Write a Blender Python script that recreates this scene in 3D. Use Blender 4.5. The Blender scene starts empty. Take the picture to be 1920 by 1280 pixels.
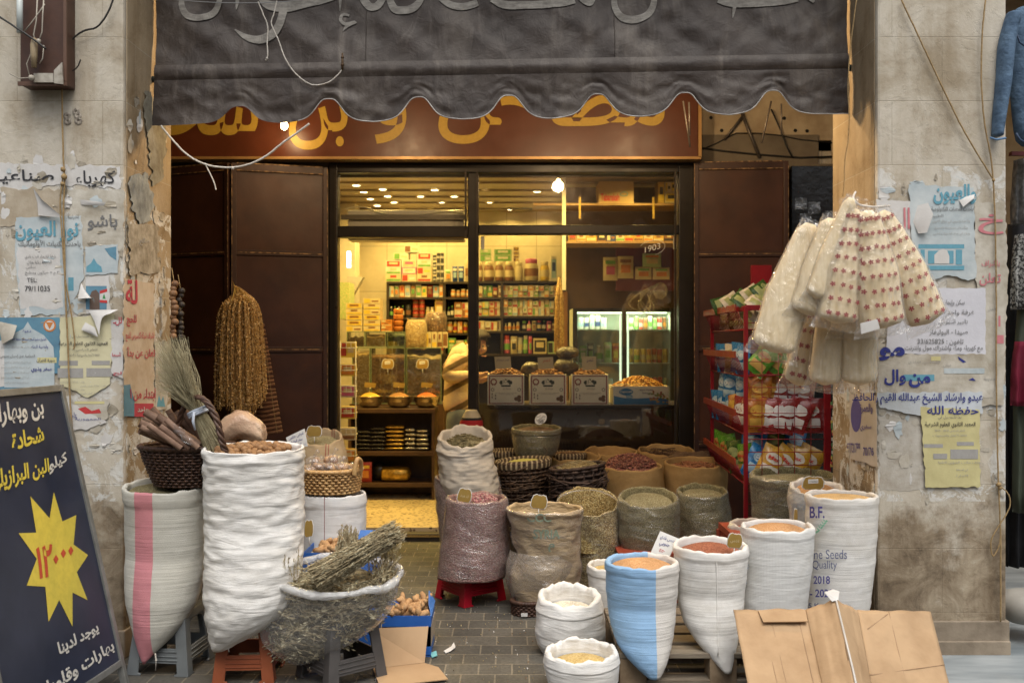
import bpy, bmesh, math, random, unicodedata
from mathutils import Vector, Matrix, noise, Euler
from mathutils.geometry import tessellate_polygon
R = math.radians
rnd = random.Random(7)
S = bpy.context.scene
COL = S.collection

# ------------------------------------------------------------------ camera, sky, sun, exposure
F = 1800.0            # focal length in photo pixels (photo is 1920 wide)
EYE = 1.45
cam = bpy.data.cameras.new('camera'); cam.sensor_width = 36; cam.lens = F / 1920 * 36
cam.clip_start = .05; cam.clip_end = 300
cam.dof.use_dof = True; cam.dof.focus_distance = 5.0; cam.dof.aperture_fstop = 2.8
co = bpy.data.objects.new('camera', cam); COL.objects.link(co)
co.location = (0, 0, EYE); co.rotation_euler = (R(90), 0, 0); S.camera = co

SUN_EL, SUN_AZ = R(62), R(165)
w = bpy.data.worlds.new('World'); S.world = w; w.use_nodes = True
wn = w.node_tree
sky = wn.nodes.new('ShaderNodeTexSky'); sky.sky_type = 'NISHITA'; sky.sun_disc = False
sky.sun_elevation = SUN_EL; sky.sun_rotation = SUN_AZ; sky.air_density = 1.0; sky.dust_density = 3.5; sky.ozone_density = .6
bg = wn.nodes['Background']; bg.inputs[1].default_value = .10
hs = wn.nodes.new('ShaderNodeHueSaturation'); hs.inputs['Saturation'].default_value = .35   # thin overcast
wn.links.new(sky.outputs[0], hs.inputs['Color']); wn.links.new(hs.outputs[0], bg.inputs[0])
sl = bpy.data.lights.new('sun', 'SUN'); sl.energy = 1.1; sl.angle = R(40); sl.color = (1, .95, .87)
so = bpy.data.objects.new('sun', sl); COL.objects.link(so)
so.rotation_euler = (R(90) - SUN_EL, 0, R(180) - SUN_AZ)
so.location = (2, -4, 9)
S.view_settings.view_transform = 'Standard'; S.view_settings.look = 'None'
S.view_settings.exposure = .95; S.view_settings.gamma = 1
S.cycles.use_denoising = True
S.cycles.max_bounces = 8; S.cycles.transparent_max_bounces = 16
S.cycles.sample_clamp_indirect = 6; S.cycles.caustics_reflective = False; S.cycles.caustics_refractive = False

# ------------------------------------------------------------------ coordinates
def W(px, py, D):
 return Vector(((px - 960) * D / F, D, EYE - (py - 640) * D / F))
def GD(py): return EYE * F / (py - 640)        # distance of the ground seen at this height of the photo
def zat(py, D): return EYE - (py - 640) * D / F
def xat(px, D): return (px - 960) * D / F
class Plane:
 def __init__(s, p, n): s.p = Vector(p); s.n = Vector(n).normalized()
 def hit(s, px, py, lift=0):
  d = Vector(((px - 960) / F, 1, -(py - 640) / F)); o = Vector((0, 0, EYE))
  t = (s.p + s.n * lift - o).dot(s.n) / d.dot(s.n)
  return o + d * t
def N3(x, y=0, z=0): return noise.noise(Vector((x, y, z)))
def lerp(a, b, t): return a + (b - a) * t
def interp(tab, x):
 if x <= tab[0][0]: return tab[0][1:]
 for a, b in zip(tab, tab[1:]):
  if x <= b[0]:
   t = (x - a[0]) / (b[0] - a[0]) if b[0] > a[0] else 0
   return tuple(lerp(p, q, t) for p, q in zip(a[1:], b[1:]))
 return tab[-1][1:]

# ------------------------------------------------------------------ materials
MATS = {}
def rgb(c): return (c[0], c[1], c[2], 1)
class NT:
 """a small node builder"""
 def __init__(s, name):
  s.m = bpy.data.materials.new(name); s.m.use_nodes = True; s.t = s.m.node_tree
  s.b = s.t.nodes['Principled BSDF']; s.out = s.t.nodes['Material Output']
  s.tc = s.t.nodes.new('ShaderNodeTexCoord')
 def n(s, kind, **kw):
  x = s.t.nodes.new(kind)
  for k, v in kw.items():
   if k.startswith('i_'): x.inputs[int(k[2:])].default_value = v
   else: setattr(x, k, v)
  return x
 def l(s, a, b): s.t.links.new(a, b)
 def coord(s, scale=(1, 1, 1), rot=(0, 0, 0)):
  mp = s.n('ShaderNodeMapping'); mp.inputs['Scale'].default_value = scale; mp.inputs['Rotation'].default_value = rot
  s.l(s.tc.outputs['Object'], mp.inputs[0]); return mp.outputs[0]
 def noise(s, scale, detail=4, rough=.55, vec=None, dist=0):
  x = s.n('ShaderNodeTexNoise'); x.inputs['Scale'].default_value = scale; x.inputs['Detail'].default_value = detail
  x.inputs['Roughness'].default_value = rough; x.inputs['Distortion'].default_value = dist
  s.l(vec if vec else s.tc.outputs['Object'], x.inputs['Vector']); return x.outputs['Fac']
 def ramp(s, fac, stops, const=False):
  x = s.n('ShaderNodeValToRGB'); cr = x.color_ramp
  if const: cr.interpolation = 'CONSTANT'
  while len(cr.elements) > 1: cr.elements.remove(cr.elements[-1])
  for i, (p, c) in enumerate(stops):
   e = cr.elements[0] if i == 0 else cr.elements.new(p)
   e.position = p; e.color = rgb(c) if len(c) == 3 else c
  s.l(fac, x.inputs[0]); return x.outputs[0]
 def mix(s, fac, a, b, mode='MIX'):
  x = s.n('ShaderNodeMix', data_type='RGBA', blend_type=mode)
  for k, v in ((0, fac), (6, a), (7, b)):
   if hasattr(v, 'is_output'): s.l(v, x.inputs[k])
   else: x.inputs[k].default_value = rgb(v) if isinstance(v, tuple) else v
  return x.outputs[2]
 def math(s, op, a, b=0, c=None):
  x = s.n('ShaderNodeMath', operation=op)
  for k, v in ((0, a), (1, b), (2, c)):
   if v is None: continue
   if hasattr(v, 'is_output'): s.l(v, x.inputs[k])
   else: x.inputs[k].default_value = v
  return x.outputs[0]
 def sep(s, vec=None):
  x = s.n('ShaderNodeSeparateXYZ'); s.l(vec if vec else s.tc.outputs['Object'], x.inputs[0]); return x.outputs
 def bump(s, h, strength=.4, dist=.01, prev=None):
  x = s.n('ShaderNodeBump'); x.inputs['Strength'].default_value = strength; x.inputs['Distance'].default_value = dist
  s.l(h, x.inputs['Height'])
  if prev: s.l(prev, x.inputs['Normal'])
  return x.outputs[0]
 def fin(s, col=None, rough=.6, normal=None, metal=0, spec=.5, alpha=None, trans=None):
  b = s.b
  if col is not None:
   if hasattr(col, 'is_output'): s.l(col, b.inputs['Base Color'])
   else: b.inputs['Base Color'].default_value = rgb(col)
  if hasattr(rough, 'is_output'): s.l(rough, b.inputs['Roughness'])
  else: b.inputs['Roughness'].default_value = rough
  b.inputs['Metallic'].default_value = metal; b.inputs['Specular IOR Level'].default_value = spec
  if normal is not None: s.l(normal, b.inputs['Normal'])
  return s.m
def mat(name, c1, c2=None, scale=6, rough=.6, bump=.15, bscale=60, metal=0, spec=.4, stretch=(1, 1, 1), bdist=.004, lo=.35, hi=.65):
 if name in MATS: return MATS[name]
 n = NT(name)
 if c2 is None: c2 = tuple(x * .78 for x in c1)
 v = n.coord(stretch)
 col = n.ramp(n.noise(scale, 5, .6, v), [(lo, c2), (hi, c1)])
 nb = n.bump(n.noise(bscale, 4, .6, v), bump, bdist) if bump else None
 rr = n.math('ADD', n.math('MULTIPLY', n.noise(scale * 2.3, 3, .5, v), .2), rough - .1)
 MATS[name] = n.fin(col, rr, nb, metal, spec)
 return MATS[name]
def emit(name, c, strength):
 if name in MATS: return MATS[name]
 n = NT(name); n.b.inputs['Emission Color'].default_value = rgb(c); n.b.inputs['Emission Strength'].default_value = strength
 MATS[name] = n.fin((.8, .8, .8), .5); return MATS[name]
def grains(name, cols, size=.004, rough=.6, bump=.6, film=False):
 """heaped seeds, spices, dried buds: cells each with a colour of its own"""
 if name in MATS: return MATS[name]
 n = NT(name)
 v = n.n('ShaderNodeTexVoronoi'); v.inputs['Scale'].default_value = 1 / size; n.l(n.tc.outputs['Object'], v.inputs['Vector'])
 wn_ = n.n('ShaderNodeTexWhiteNoise'); n.l(v.outputs['Position'], wn_.inputs[0])
 k = len(cols)
 c = n.ramp(wn_.outputs[0], [(i / k, cols[i]) for i in range(k)], True)
 big = n.ramp(n.noise(9, 3), [(.3, (.72, .72, .72)), (.7, (1.12, 1.12, 1.12))])
 c = n.mix(1, c, big, 'MULTIPLY')
 h = n.math('SUBTRACT', 1, v.outputs['Distance'])
 MATS[name] = n.fin(c, rough, n.bump(h, bump, size * .9), 0, .35 if not film else .6)
 return MATS[name]
def woven(name, c1, c2=None, size=.004, rough=.7, wrinkle=.5, wfreq=(6, 6, 45), stripes=(), dirt=.25, weave=.35, spec=.3, wdist=.012):
 """woven sack cloth: fine warp and weft, sideways creases; stripes = (x0, x1, colour) printed bands"""
 if name in MATS: return MATS[name]
 n = NT(name)
 if c2 is None: c2 = tuple(x * .82 for x in c1)
 c = n.ramp(n.noise(7, 5, .65), [(.3, c2), (.62, c1)])
 x = n.sep()
 for a, b, sc in stripes:
  m = n.math('MULTIPLY', n.math('GREATER_THAN', x[0], a), n.math('LESS_THAN', x[0], b))
  c = n.mix(m, c, sc)
 if dirt:
  d = n.ramp(n.noise(3.2, 6, .7), [(.42, (1, 1, 1)), (.72, (1 - dirt, 1 - dirt * 1.15, 1 - dirt * 1.4))])
  c = n.mix(1, c, d, 'MULTIPLY')
 w1 = n.n('ShaderNodeTexWave', wave_type='BANDS', bands_direction='Z'); w1.inputs['Scale'].default_value = .314 / size
 w2 = n.n('ShaderNodeTexWave', wave_type='BANDS', bands_direction='X'); w2.inputs['Scale'].default_value = .314 / size
 for q in (w1, w2):
  q.inputs['Distortion'].default_value = .6; n.l(n.tc.outputs['Object'], q.inputs[0])
 h = n.math('ADD', w1.outputs['Fac'], w2.outputs['Fac'])
 c = n.mix(weave, c, n.mix(n.math('MULTIPLY', h, .5), tuple(x * .62 for x in c2), c), 'MIX')
 b1 = n.bump(h, weave * .8, size * .4)
 b2 = n.bump(n.noise(1, 4, .55, n.coord(wfreq), .6), wrinkle, wdist, b1)
 MATS[name] = n.fin(c, rough, b2, 0, spec); return MATS[name]
def film(name, tint=(.9, .9, .9), haze=.035, rough=.13, bump=.8, scale=(5, 5, 16), edge=.30):
 """clear crinkled plastic"""
 if name in MATS: return MATS[name]
 n = NT(name)
 nb = n.bump(n.noise(1, 4, .6, n.coord(scale), 1.2), bump * .7, .04)
 nb = n.bump(n.noise(1, 3, .6, n.coord(tuple(x * 3.5 for x in scale)), .5), bump * .5, .008, nb)
 n.fin(tint, rough, nb, 0, .9)
 tr = n.n('ShaderNodeBsdfTransparent'); tr.inputs[0].default_value = (.97, .97, .97, 1)
 lw = n.n('ShaderNodeLayerWeight'); lw.inputs[0].default_value = .35; n.l(nb, lw.inputs['Normal'])
 f = n.math('ADD', n.math('MULTIPLY', n.math('POWER', lw.outputs['Facing'], 2.2), edge), haze)
 mx = n.n('ShaderNodeMixShader'); n.l(f, mx.inputs[0]); n.l(tr.outputs[0], mx.inputs[1]); n.l(n.b.outputs[0], mx.inputs[2])
 gl = n.n('ShaderNodeBsdfGlossy'); gl.inputs['Roughness'].default_value = rough; gl.inputs[0].default_value = (1, 1, 1, 1); n.l(nb, gl.inputs['Normal'])
 fr = n.n('ShaderNodeFresnel'); fr.inputs[0].default_value = 1.55; n.l(nb, fr.inputs['Normal'])
 m2 = n.n('ShaderNodeMixShader'); n.l(n.math('MINIMUM', n.math('MULTIPLY', fr.outputs[0], .9), .20), m2.inputs[0]); n.l(mx.outputs[0], m2.inputs[1]); n.l(gl.outputs[0], m2.inputs[2])
 n.l(m2.outputs[0], n.out.inputs[0]); MATS[name] = n.m; return n.m
def glass(name, tint=(.98, .98, .96), fac=.055, dust=.006):
 if name in MATS: return MATS[name]
 n = NT(name)
 tr = n.n('ShaderNodeBsdfTransparent'); tr.inputs[0].default_value = rgb(tint)
 gl = n.n('ShaderNodeBsdfGlossy'); gl.inputs['Roughness'].default_value = .02; gl.inputs[0].default_value = (1, 1, 1, 1)
 df = n.n('ShaderNodeBsdfDiffuse'); df.inputs[0].default_value = (.6, .58, .54, 1)
 fr = n.n('ShaderNodeFresnel'); fr.inputs[0].default_value = 1.5
 f = n.math('MULTIPLY', fr.outputs[0], fac / .04)
 mx = n.n('ShaderNodeMixShader'); n.l(f, mx.inputs[0]); n.l(tr.outputs[0], mx.inputs[1]); n.l(gl.outputs[0], mx.inputs[2])
 m2 = n.n('ShaderNodeMixShader')
 d = n.math('MULTIPLY', n.ramp(n.noise(2.5, 6, .7, n.coord((1, 1, .5)), 1.5), [(.4, (0, 0, 0)), (.8, (1, 1, 1))]), dust * 2)
 n.l(n.math('ADD', d, dust * .5), m2.inputs[0]); n.l(mx.outputs[0], m2.inputs[1]); n.l(df.outputs[0], m2.inputs[2])
 n.l(m2.outputs[0], n.out.inputs[0]); MATS[name] = n.m; return n.m
def flat(name, c, rough=.6, spec=.3, metal=0):
 """ink, print, plain coloured card"""
 if name in MATS: return MATS[name]
 n = NT(name)
 MATS[name] = n.fin(n.ramp(n.noise(35, 4, .7), [(.3, tuple(x * .85 for x in c)), (.6, c)]), rough, None, metal, spec); return MATS[name]

# ------------------------------------------------------------------ lettering: Arabic joined by its presentation forms
FORMS = {}
for cp in range(0xFE80, 0xFEFD):
 d_ = unicodedata.decomposition(chr(cp)).split()
 if d_: FORMS.setdefault(''.join(chr(int(x, 16)) for x in d_[1:]), {})[d_[0].strip('<>')] = chr(cp)
def shape(s):
 u = []; i = 0
 while i < len(s):
  if len(s[i:i+2]) == 2 and s[i:i+2] in FORMS: u.append(s[i:i+2]); i += 2
  else: u.append(s[i]); i += 1
 out = []
 for k, c in enumerate(u):
  if c not in FORMS: out.append(c); continue
  f = FORMS[c]
  pj = k > 0 and 'initial' in FORMS.get(u[k-1], {}) and 'final' in f
  nj = k + 1 < len(u) and 'initial' in f and 'final' in FORMS.get(u[k+1], {})
  out.append(f['medial' if pj and nj else 'final' if pj else 'initial' if nj else 'isolated'])
 if not any(c in FORMS for c in u): return ''.join(out)
 res = []; run = []
 for c in out:
  if (c.isascii() and (c.isalnum() or c in '/.-')) or '\u0660' <= c <= '\u0669': run.append(c)
  else: res = [c] + run + res; run = []
 return ''.join(run + res)
_tc = bpy.data.curves.new('lettering', 'FONT'); _tc.size = 1; _to = bpy.data.objects.new('lettering', _tc); COL.objects.link(_to)
GL = {}
def _eval(s, off):
 _tc.body = s; _tc.offset = off
 bpy.context.view_layer.update()
 dg = bpy.context.evaluated_depsgraph_get()
 me = bpy.data.meshes.new_from_object(_to.evaluated_get(dg))
 r = [v.co.copy() for v in me.vertices], [tuple(p.vertices) for p in me.polygons]
 bpy.data.meshes.remove(me); return r
def glyph(c, off):
 k = (c, off)
 if k not in GL:
  v, f = _eval(c, off)
  bar = max(p.x for p in _eval('|', 0)[0])
  adv = max(p.x for p in _eval(c + '|', 0)[0]) - bar
  GL[k] = (v, f, adv)
 return GL[k]
TXT = {}
def text(s, off=0.0):
 """verts (x, y, layer), faces, ink box"""
 k = (s, off)
 if k in TXT: return TXT[k]
 x = 0; V = []; Fc = []
 for i, c in enumerate(shape(s)):
  v, f, a = glyph(c, off)
  b = len(V); V += [(p.x + x, p.y, i % 2) for p in v]; Fc += [tuple(q + b for q in g) for g in f]
  x += a
 bb = (min(p[0] for p in V), min(p[1] for p in V), max(p[0] for p in V), max(p[1] for p in V))
 TXT[k] = (V, Fc, bb); return TXT[k]

# ------------------------------------------------------------------ mesh builder
class MB:
 def __init__(s): s.v = []; s.f = []; s.m = []; s.s = []
 def add(s, V, Fc, mi=0, smooth=False, M=None):
  b = len(s.v)
  s.v += [(M @ Vector(p)) if M else Vector(p) for p in V]
  for f in Fc: s.f.append(tuple(i + b for i in f)); s.m.append(mi); s.s.append(smooth)
  return s
 def box(s, c, d, mi=0, M=None, rz=0):
  c = Vector(c); x, y, z = d[0] / 2, d[1] / 2, d[2] / 2
  rot = Matrix.Rotation(rz, 3, 'Z') if rz else None
  V = [Vector((i * x, j * y, k * z)) for i in (-1, 1) for j in (-1, 1) for k in (-1, 1)]
  V = [(rot @ p if rot else p) + c for p in V]
  return s.add(V, [(0, 1, 3, 2), (4, 6, 7, 5), (0, 4, 5, 1), (2, 3, 7, 6), (0, 2, 6, 4), (1, 5, 7, 3)], mi, False, M)
 def bx(s, a, b, mi=0):
  return s.box([(p + q) / 2 for p, q in zip(a, b)], [abs(q - p) for p, q in zip(a, b)], mi)
 def hexa(s, P, mi=0):   # eight corners: near face then far face, each counter-clockwise
  return s.add(P, [(0, 1, 2, 3), (7, 6, 5, 4), (0, 4, 5, 1), (1, 5, 6, 2), (2, 6, 7, 3), (3, 7, 4, 0)], mi)
 def rings(s, Rg, mi=0, capa=False, capb=False, closed=True, smooth=True):
  n = len(Rg[0]); V = [p for r in Rg for p in r]; Fc = []
  for i in range(len(Rg) - 1):
   for j in range(n if closed else n - 1):
    k = (j + 1) % n
    Fc.append((i*n + j, i*n + k, (i+1)*n + k, (i+1)*n + j))
  if capa: Fc.append(tuple(range(n))[::-1])
  if capb: Fc.append(tuple((len(Rg) - 1) * n + j for j in range(n)))
  return s.add(V, Fc, mi, smooth)
 def tube(s, P, r, n=6, mi=0, caps=True, flatk=1):
  P = [Vector(p) for p in P]; Rg = []
  up = Vector((0, 0, 1))
  prev = None
  for i, p in enumerate(P):
   t = (P[min(i+1, len(P)-1)] - P[max(i-1, 0)])
   t = t.normalized() if t.length > 1e-9 else Vector((0, 0, 1))
   if prev is None:
    a = t.cross(up)
    if a.length < .05: a = t.cross(Vector((0, 1, 0)))
   else: a = prev - t * prev.dot(t)
   if a.length < 1e-6: a = t.cross(Vector((1, 0, 0)))
   a.normalize(); prev = a; b = t.cross(a)
   rr = r[i] if isinstance(r, (list, tuple)) else r
   Rg.append([p + a * math.cos(2*math.pi*k/n) * rr + b * math.sin(2*math.pi*k/n) * rr * flatk for k in range(n)])
  return s.rings(Rg, mi, caps, caps)
 def grid(s, fn, nu, nv, mi=0, smooth=True):
  Rg = [[fn(i / nu, j / nv) for i in range(nu + 1)] for j in range(nv + 1)]
  return s.rings(Rg, mi, closed=False, smooth=smooth)
 def lathe(s, c, prof, n=20, mi=0, smooth=True):
  c = Vector(c)
  return s.rings([[c + Vector((r * math.cos(2*math.pi*k/n), r * math.sin(2*math.pi*k/n), z)) for k in range(n)] for r, z in prof], mi, True, True, smooth=smooth)
 def ball(s, c, r, mi=0, n=8, m=6, M=None):
  c = Vector(c); r = r if isinstance(r, (tuple, list)) else (r, r, r)
  Rg = []
  for j in range(m + 1):
   a = math.pi * (j / m - .5); ca = max(math.cos(a), .02)
   Rg.append([Vector((r[0]*ca*math.cos(2*math.pi*k/n), r[1]*ca*math.sin(2*math.pi*k/n), r[2]*math.sin(a))) for k in range(n)])
  Rg = [[(M @ p if M else p) + c for p in q] for q in Rg]
  return s.rings(Rg, mi, True, True)
 def poly(s, P, mi=0):
  P = [Vector(p) for p in P]
  return s.add(P, tessellate_polygon([P]), mi)
 def plate(s, P, off, mi=0):     # a polygon with a thickness vector
  P = [Vector(p) for p in P]; n = len(P); off = Vector(off)
  t = tessellate_polygon([P])
  s.add(P + [p + off for p in P], list(t) + [tuple(i + n for i in f[::-1]) for f in t] + [(i, (i+1) % n, (i+1) % n + n, i + n) for i in range(n)], mi)
  return s
 def letters(s, txt, fn, mi=0, off=0.0):
  """fn(u, v, layer) puts the ink box (0..1, 0..1) on its surface"""
  V, Fc, bb = text(txt, off); wd, ht = max(bb[2] - bb[0], 1e-6), max(bb[3] - bb[1], 1e-6)
  return s.add([fn((x - bb[0]) / wd, (y - bb[1]) / ht, l) for x, y, l in V], Fc, mi)
 def letters_px(s, txt, q, plane, mi=0, off=0.0, lift=.003):
  """q: box (x0, y0, x1, y1) or four corners bl, br, tr, tl in photo pixels, laid on a real plane"""
  if len(q) == 4 and not isinstance(q[0], (tuple, list)):
   x0, y0, x1, y1 = q; q = ((x0, y1), (x1, y1), (x1, y0), (x0, y0))
  Q = [plane.hit(x, y) for x, y in q]; nn = plane.n
  def fn(u, v, l):
   return lerp(lerp(Q[0], Q[1], u), lerp(Q[3], Q[2], u), v) + nn * (lift + l * .0006)
  return s.letters(txt, fn, mi, off)
 def build(s, name, mats, parent=None, label=None, cat=None, group=None, kind=None, bev=0, loc=None, sub=0, crease=0):
  me = bpy.data.meshes.new(name)
  if loc is None:
   if parent is not None: loc = parent_loc(parent)
   else:
    xs = [p.x for p in s.v]; ys = [p.y for p in s.v]; zs = [p.z for p in s.v]
    loc = Vector(((min(xs) + max(xs)) / 2, (min(ys) + max(ys)) / 2, min(zs)))
  loc = Vector(loc)
  me.from_pydata([tuple(p - loc) for p in s.v], [], s.f)
  me.polygons.foreach_set('material_index', s.m); me.polygons.foreach_set('use_smooth', s.s)
  for m in (mats if isinstance(mats, (list, tuple)) else [mats]): me.materials.append(m)
  me.update()
  o = bpy.data.objects.new(name, me); COL.objects.link(o)
  if parent is not None:
   o.parent = parent; o.location = loc - parent_loc(parent)
  else: o.location = loc
  o['_w'] = tuple(loc)
  tag(o, label, cat, group, kind)
  if bev:
   b = o.modifiers.new('bevel', 'BEVEL'); b.width = bev; b.segments = 2; b.limit_method = 'ANGLE'; b.angle_limit = R(40)
  if crease:
   at = me.attributes.new('crease_edge', 'FLOAT', 'EDGE')
   for i, e in enumerate(me.edges): at.data[i].value = 1. if max(e.vertices) < crease else 0.
   at = me.attributes.new('crease_vert', 'FLOAT', 'POINT')
   for i in range(crease): at.data[i].value = 1.
  if sub:
   b = o.modifiers.new('sub', 'SUBSURF'); b.levels = sub; b.render_levels = sub
  return o
def parent_loc(p): return Vector(p['_w'])
USED = {}
def tag(o, label=None, cat=None, group=None, kind=None):
 if label: o['label'] = label
 if cat: o['category'] = cat
 if group: o['group'] = group
 if kind: o['kind'] = kind
def thing(name, label, cat, loc, group=None):
 o = bpy.data.objects.new(name, None); COL.objects.link(o); o.location = loc; o['_w'] = tuple(Vector(loc))
 o.empty_display_size = .1
 tag(o, label, cat, group); return o
def copy_tree(o, parent=None, loc=None, rot=None, label=None, group=None, scale=None):
 c = o.copy(); COL.objects.link(c); c.parent = parent
 if loc is not None: c.location = loc
 if rot is not None: c.rotation_euler = rot
 if scale is not None: c.scale = scale
 if label: c['label'] = label
 if group: c['group'] = group
 for ch in o.children: copy_tree(ch, c)
 return c
ORD = 'first second third fourth fifth sixth seventh eighth ninth tenth eleventh twelfth thirteenth fourteenth fifteenth sixteenth seventeenth eighteenth nineteenth twentieth'.split()
# ------------------------------------------------------------------ large structure
D1, D1B = 4.39, 4.99          # front and back of the street pillars
XL, XR = -1.776, 1.671        # inner faces of the two pillars
DS = 7.14                     # shop front
FL = .08                      # shop floor

def paving_mat():
 n = NT('concrete_paver')
 x = n.sep(); cb = n.n('ShaderNodeCombineXYZ'); n.l(x[0], cb.inputs[0]); n.l(x[1], cb.inputs[1])
 nz = n.noise(3, 3);
 br = n.n('ShaderNodeTexBrick', offset=.5, squash=1); n.l(cb.outputs[0], br.inputs[0])
 br.inputs['Scale'].default_value = 1; br.inputs['Brick Width'].default_value = .148; br.inputs['Row Height'].default_value = .135
 br.inputs['Mortar Size'].default_value = .0045; br.inputs['Mortar Smooth'].default_value = .3; br.inputs['Bias'].default_value = -.2
 br.inputs[1].default_value = (.098, .093, .083, 1); br.inputs[2].default_value = (.058, .056, .051, 1); br.inputs[3].default_value = (.19, .17, .135, 1)
 d = n.ramp(n.noise(2.2, 6, .7), [(.3, (.6, .58, .55)), (.7, (1.25, 1.22, 1.15))])
 c = n.mix(1, br.outputs[0], d, 'MULTIPLY')
 g = n.ramp(n.noise(60, 3, .7), [(.35, (.75, .75, .75)), (.7, (1.2, 1.2, 1.2))])
 c = n.mix(1, c, g, 'MULTIPLY')
 h = n.math('ADD', n.math('MULTIPLY', br.outputs['Fac'], -1), n.math('MULTIPLY', n.noise(90, 4, .7), .35))
 return n.fin(c, n.ramp(n.noise(5, 4), [(.3, (.55,) * 3), (.7, (.8,) * 3)]), n.bump(h, .55, .004), 0, .35)
g = MB(); g.add([(-20, -20, 0), (20, -20, 0), (20, 20, 0), (-20, 20, 0)], [(0, 1, 2, 3)])
g.build('pavement', paving_mat(), kind='structure', loc=(0, 0, 0))
# pale marble slabs round the right pillar
mbl = mat('marble_step', (.33, .36, .37), (.14, .165, .18), 3, .35, .1, 30, stretch=(.5, 2.2, 1))
g = MB(); g.bx((1.63, 4.0, 0), (4.4, 7.2, .022)); g.build('marble_pavement', mbl, kind='structure', bev=.004)

def pillar_mat(name, low, seed, inner=False):
 n = NT(name)
 x = n.sep(); cb = n.n('ShaderNodeCombineXYZ')
 n.l(n.math('ADD', x[0], n.math('MULTIPLY', x[1], 1.0)), cb.inputs[0]); n.l(n.math('ADD', x[2], .08), cb.inputs[1])
 br = n.n('ShaderNodeTexBrick', offset=.37); n.l(cb.outputs[0], br.inputs[0])
 br.inputs['Scale'].default_value = 1; br.inputs['Brick Width'].default_value = .62; br.inputs['Row Height'].default_value = .292
 br.inputs['Mortar Size'].default_value = .0022; br.inputs['Mortar Smooth'].default_value = .6
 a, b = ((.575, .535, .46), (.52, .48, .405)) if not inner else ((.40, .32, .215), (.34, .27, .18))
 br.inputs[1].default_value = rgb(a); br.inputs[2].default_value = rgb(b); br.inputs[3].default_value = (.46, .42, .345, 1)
 v = n.coord((1, 1, 1));
 off = n.n('ShaderNodeVectorMath', operation='ADD'); n.l(n.tc.outputs['Object'], off.inputs[0]); off.inputs[1].default_value = (seed, seed * 2, 0)
 st = n.ramp(n.noise(3.2, 7, .68, off.outputs[0], .4), [(.32, (.60, .54, .45)), (.50, (.90, .88, .84)), (.7, (1.05, 1.05, 1.05))])
 c = n.mix(1, br.outputs[0], st, 'MULTIPLY')
 mp = n.n('ShaderNodeMapping'); mp.inputs['Scale'].default_value = (9, 9, .8); n.l(off.outputs[0], mp.inputs[0])
 streak = n.ramp(n.noise(1, 4, .6, mp.outputs[0]), [(.44, (1, 1, 1)), (.72, (.6, .52, .42))])
 sm = n.ramp(x[2], [(0, (1, 1, 1)), (1, (.25, .25, .25))])
 c = n.mix(n.math('MULTIPLY', n.noise(2, 2, .5, off.outputs[0]), .95), c, n.mix(1, c, streak, 'MULTIPLY'))
 # weathered foot: stone stripped of its plaster, ragged upper edge
 e = n.math('ADD', x[2], n.math('MULTIPLY', n.math('SUBTRACT', n.noise(4.5, 6, .7, off.outputs[0]), .5), 1.1))
 m = n.n('ShaderNodeMapRange'); m.inputs[1].default_value = low - .1; m.inputs[2].default_value = low + .1; m.inputs[3].default_value = 1; m.inputs[4].default_value = 0
 n.l(e, m.inputs[0])
 foot = n.ramp(n.noise(7, 6, .72, off.outputs[0], .6), [(.3, (.10, .075, .05)), (.48, (.26, .205, .14)), (.62, (.36, .30, .215)), (.75, (.5, .45, .37))])
 foot = n.mix(1, foot, n.ramp(n.noise(1, 4, .6, mp.outputs[0]), [(.35, (1.05, 1.05, 1.05)), (.7, (.6, .55, .5))]), 'MULTIPLY')
 c = n.mix(m.outputs[0], c, foot)
 # torn bill residue, a band at reading height
 band = n.math('MULTIPLY', n.math('GREATER_THAN', x[2], .72), n.math('LESS_THAN', x[2], 2.25 if not inner else 2.1))
 rs = n.ramp(n.noise(5.5, 8, .74, off.outputs[0], 1.2), [(.5, (0, 0, 0)), (.53, (1, 1, 1))])
 rc = n.ramp(n.noise(11, 5, .7, off.outputs[0], 2), [(.3, (.30, .27, .22)), (.42, (.55, .53, .48)), (.58, (.64, .64, .61)), (.68, (.36, .43, .45)), (.8, (.5, .46, .38))])
 c = n.mix(n.math('MULTIPLY', n.math('MULTIPLY', rs, band), .85), c, rc)
 h = n.math('ADD', n.math('MULTIPLY', br.outputs['Fac'], -.5), n.math('ADD', n.noise(26, 6, .7, off.outputs[0]), n.math('MULTIPLY', rs, .25)))
 return n.fin(c, .8, n.bump(h, .5, .006), 0, .25)
pf = {}
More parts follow.
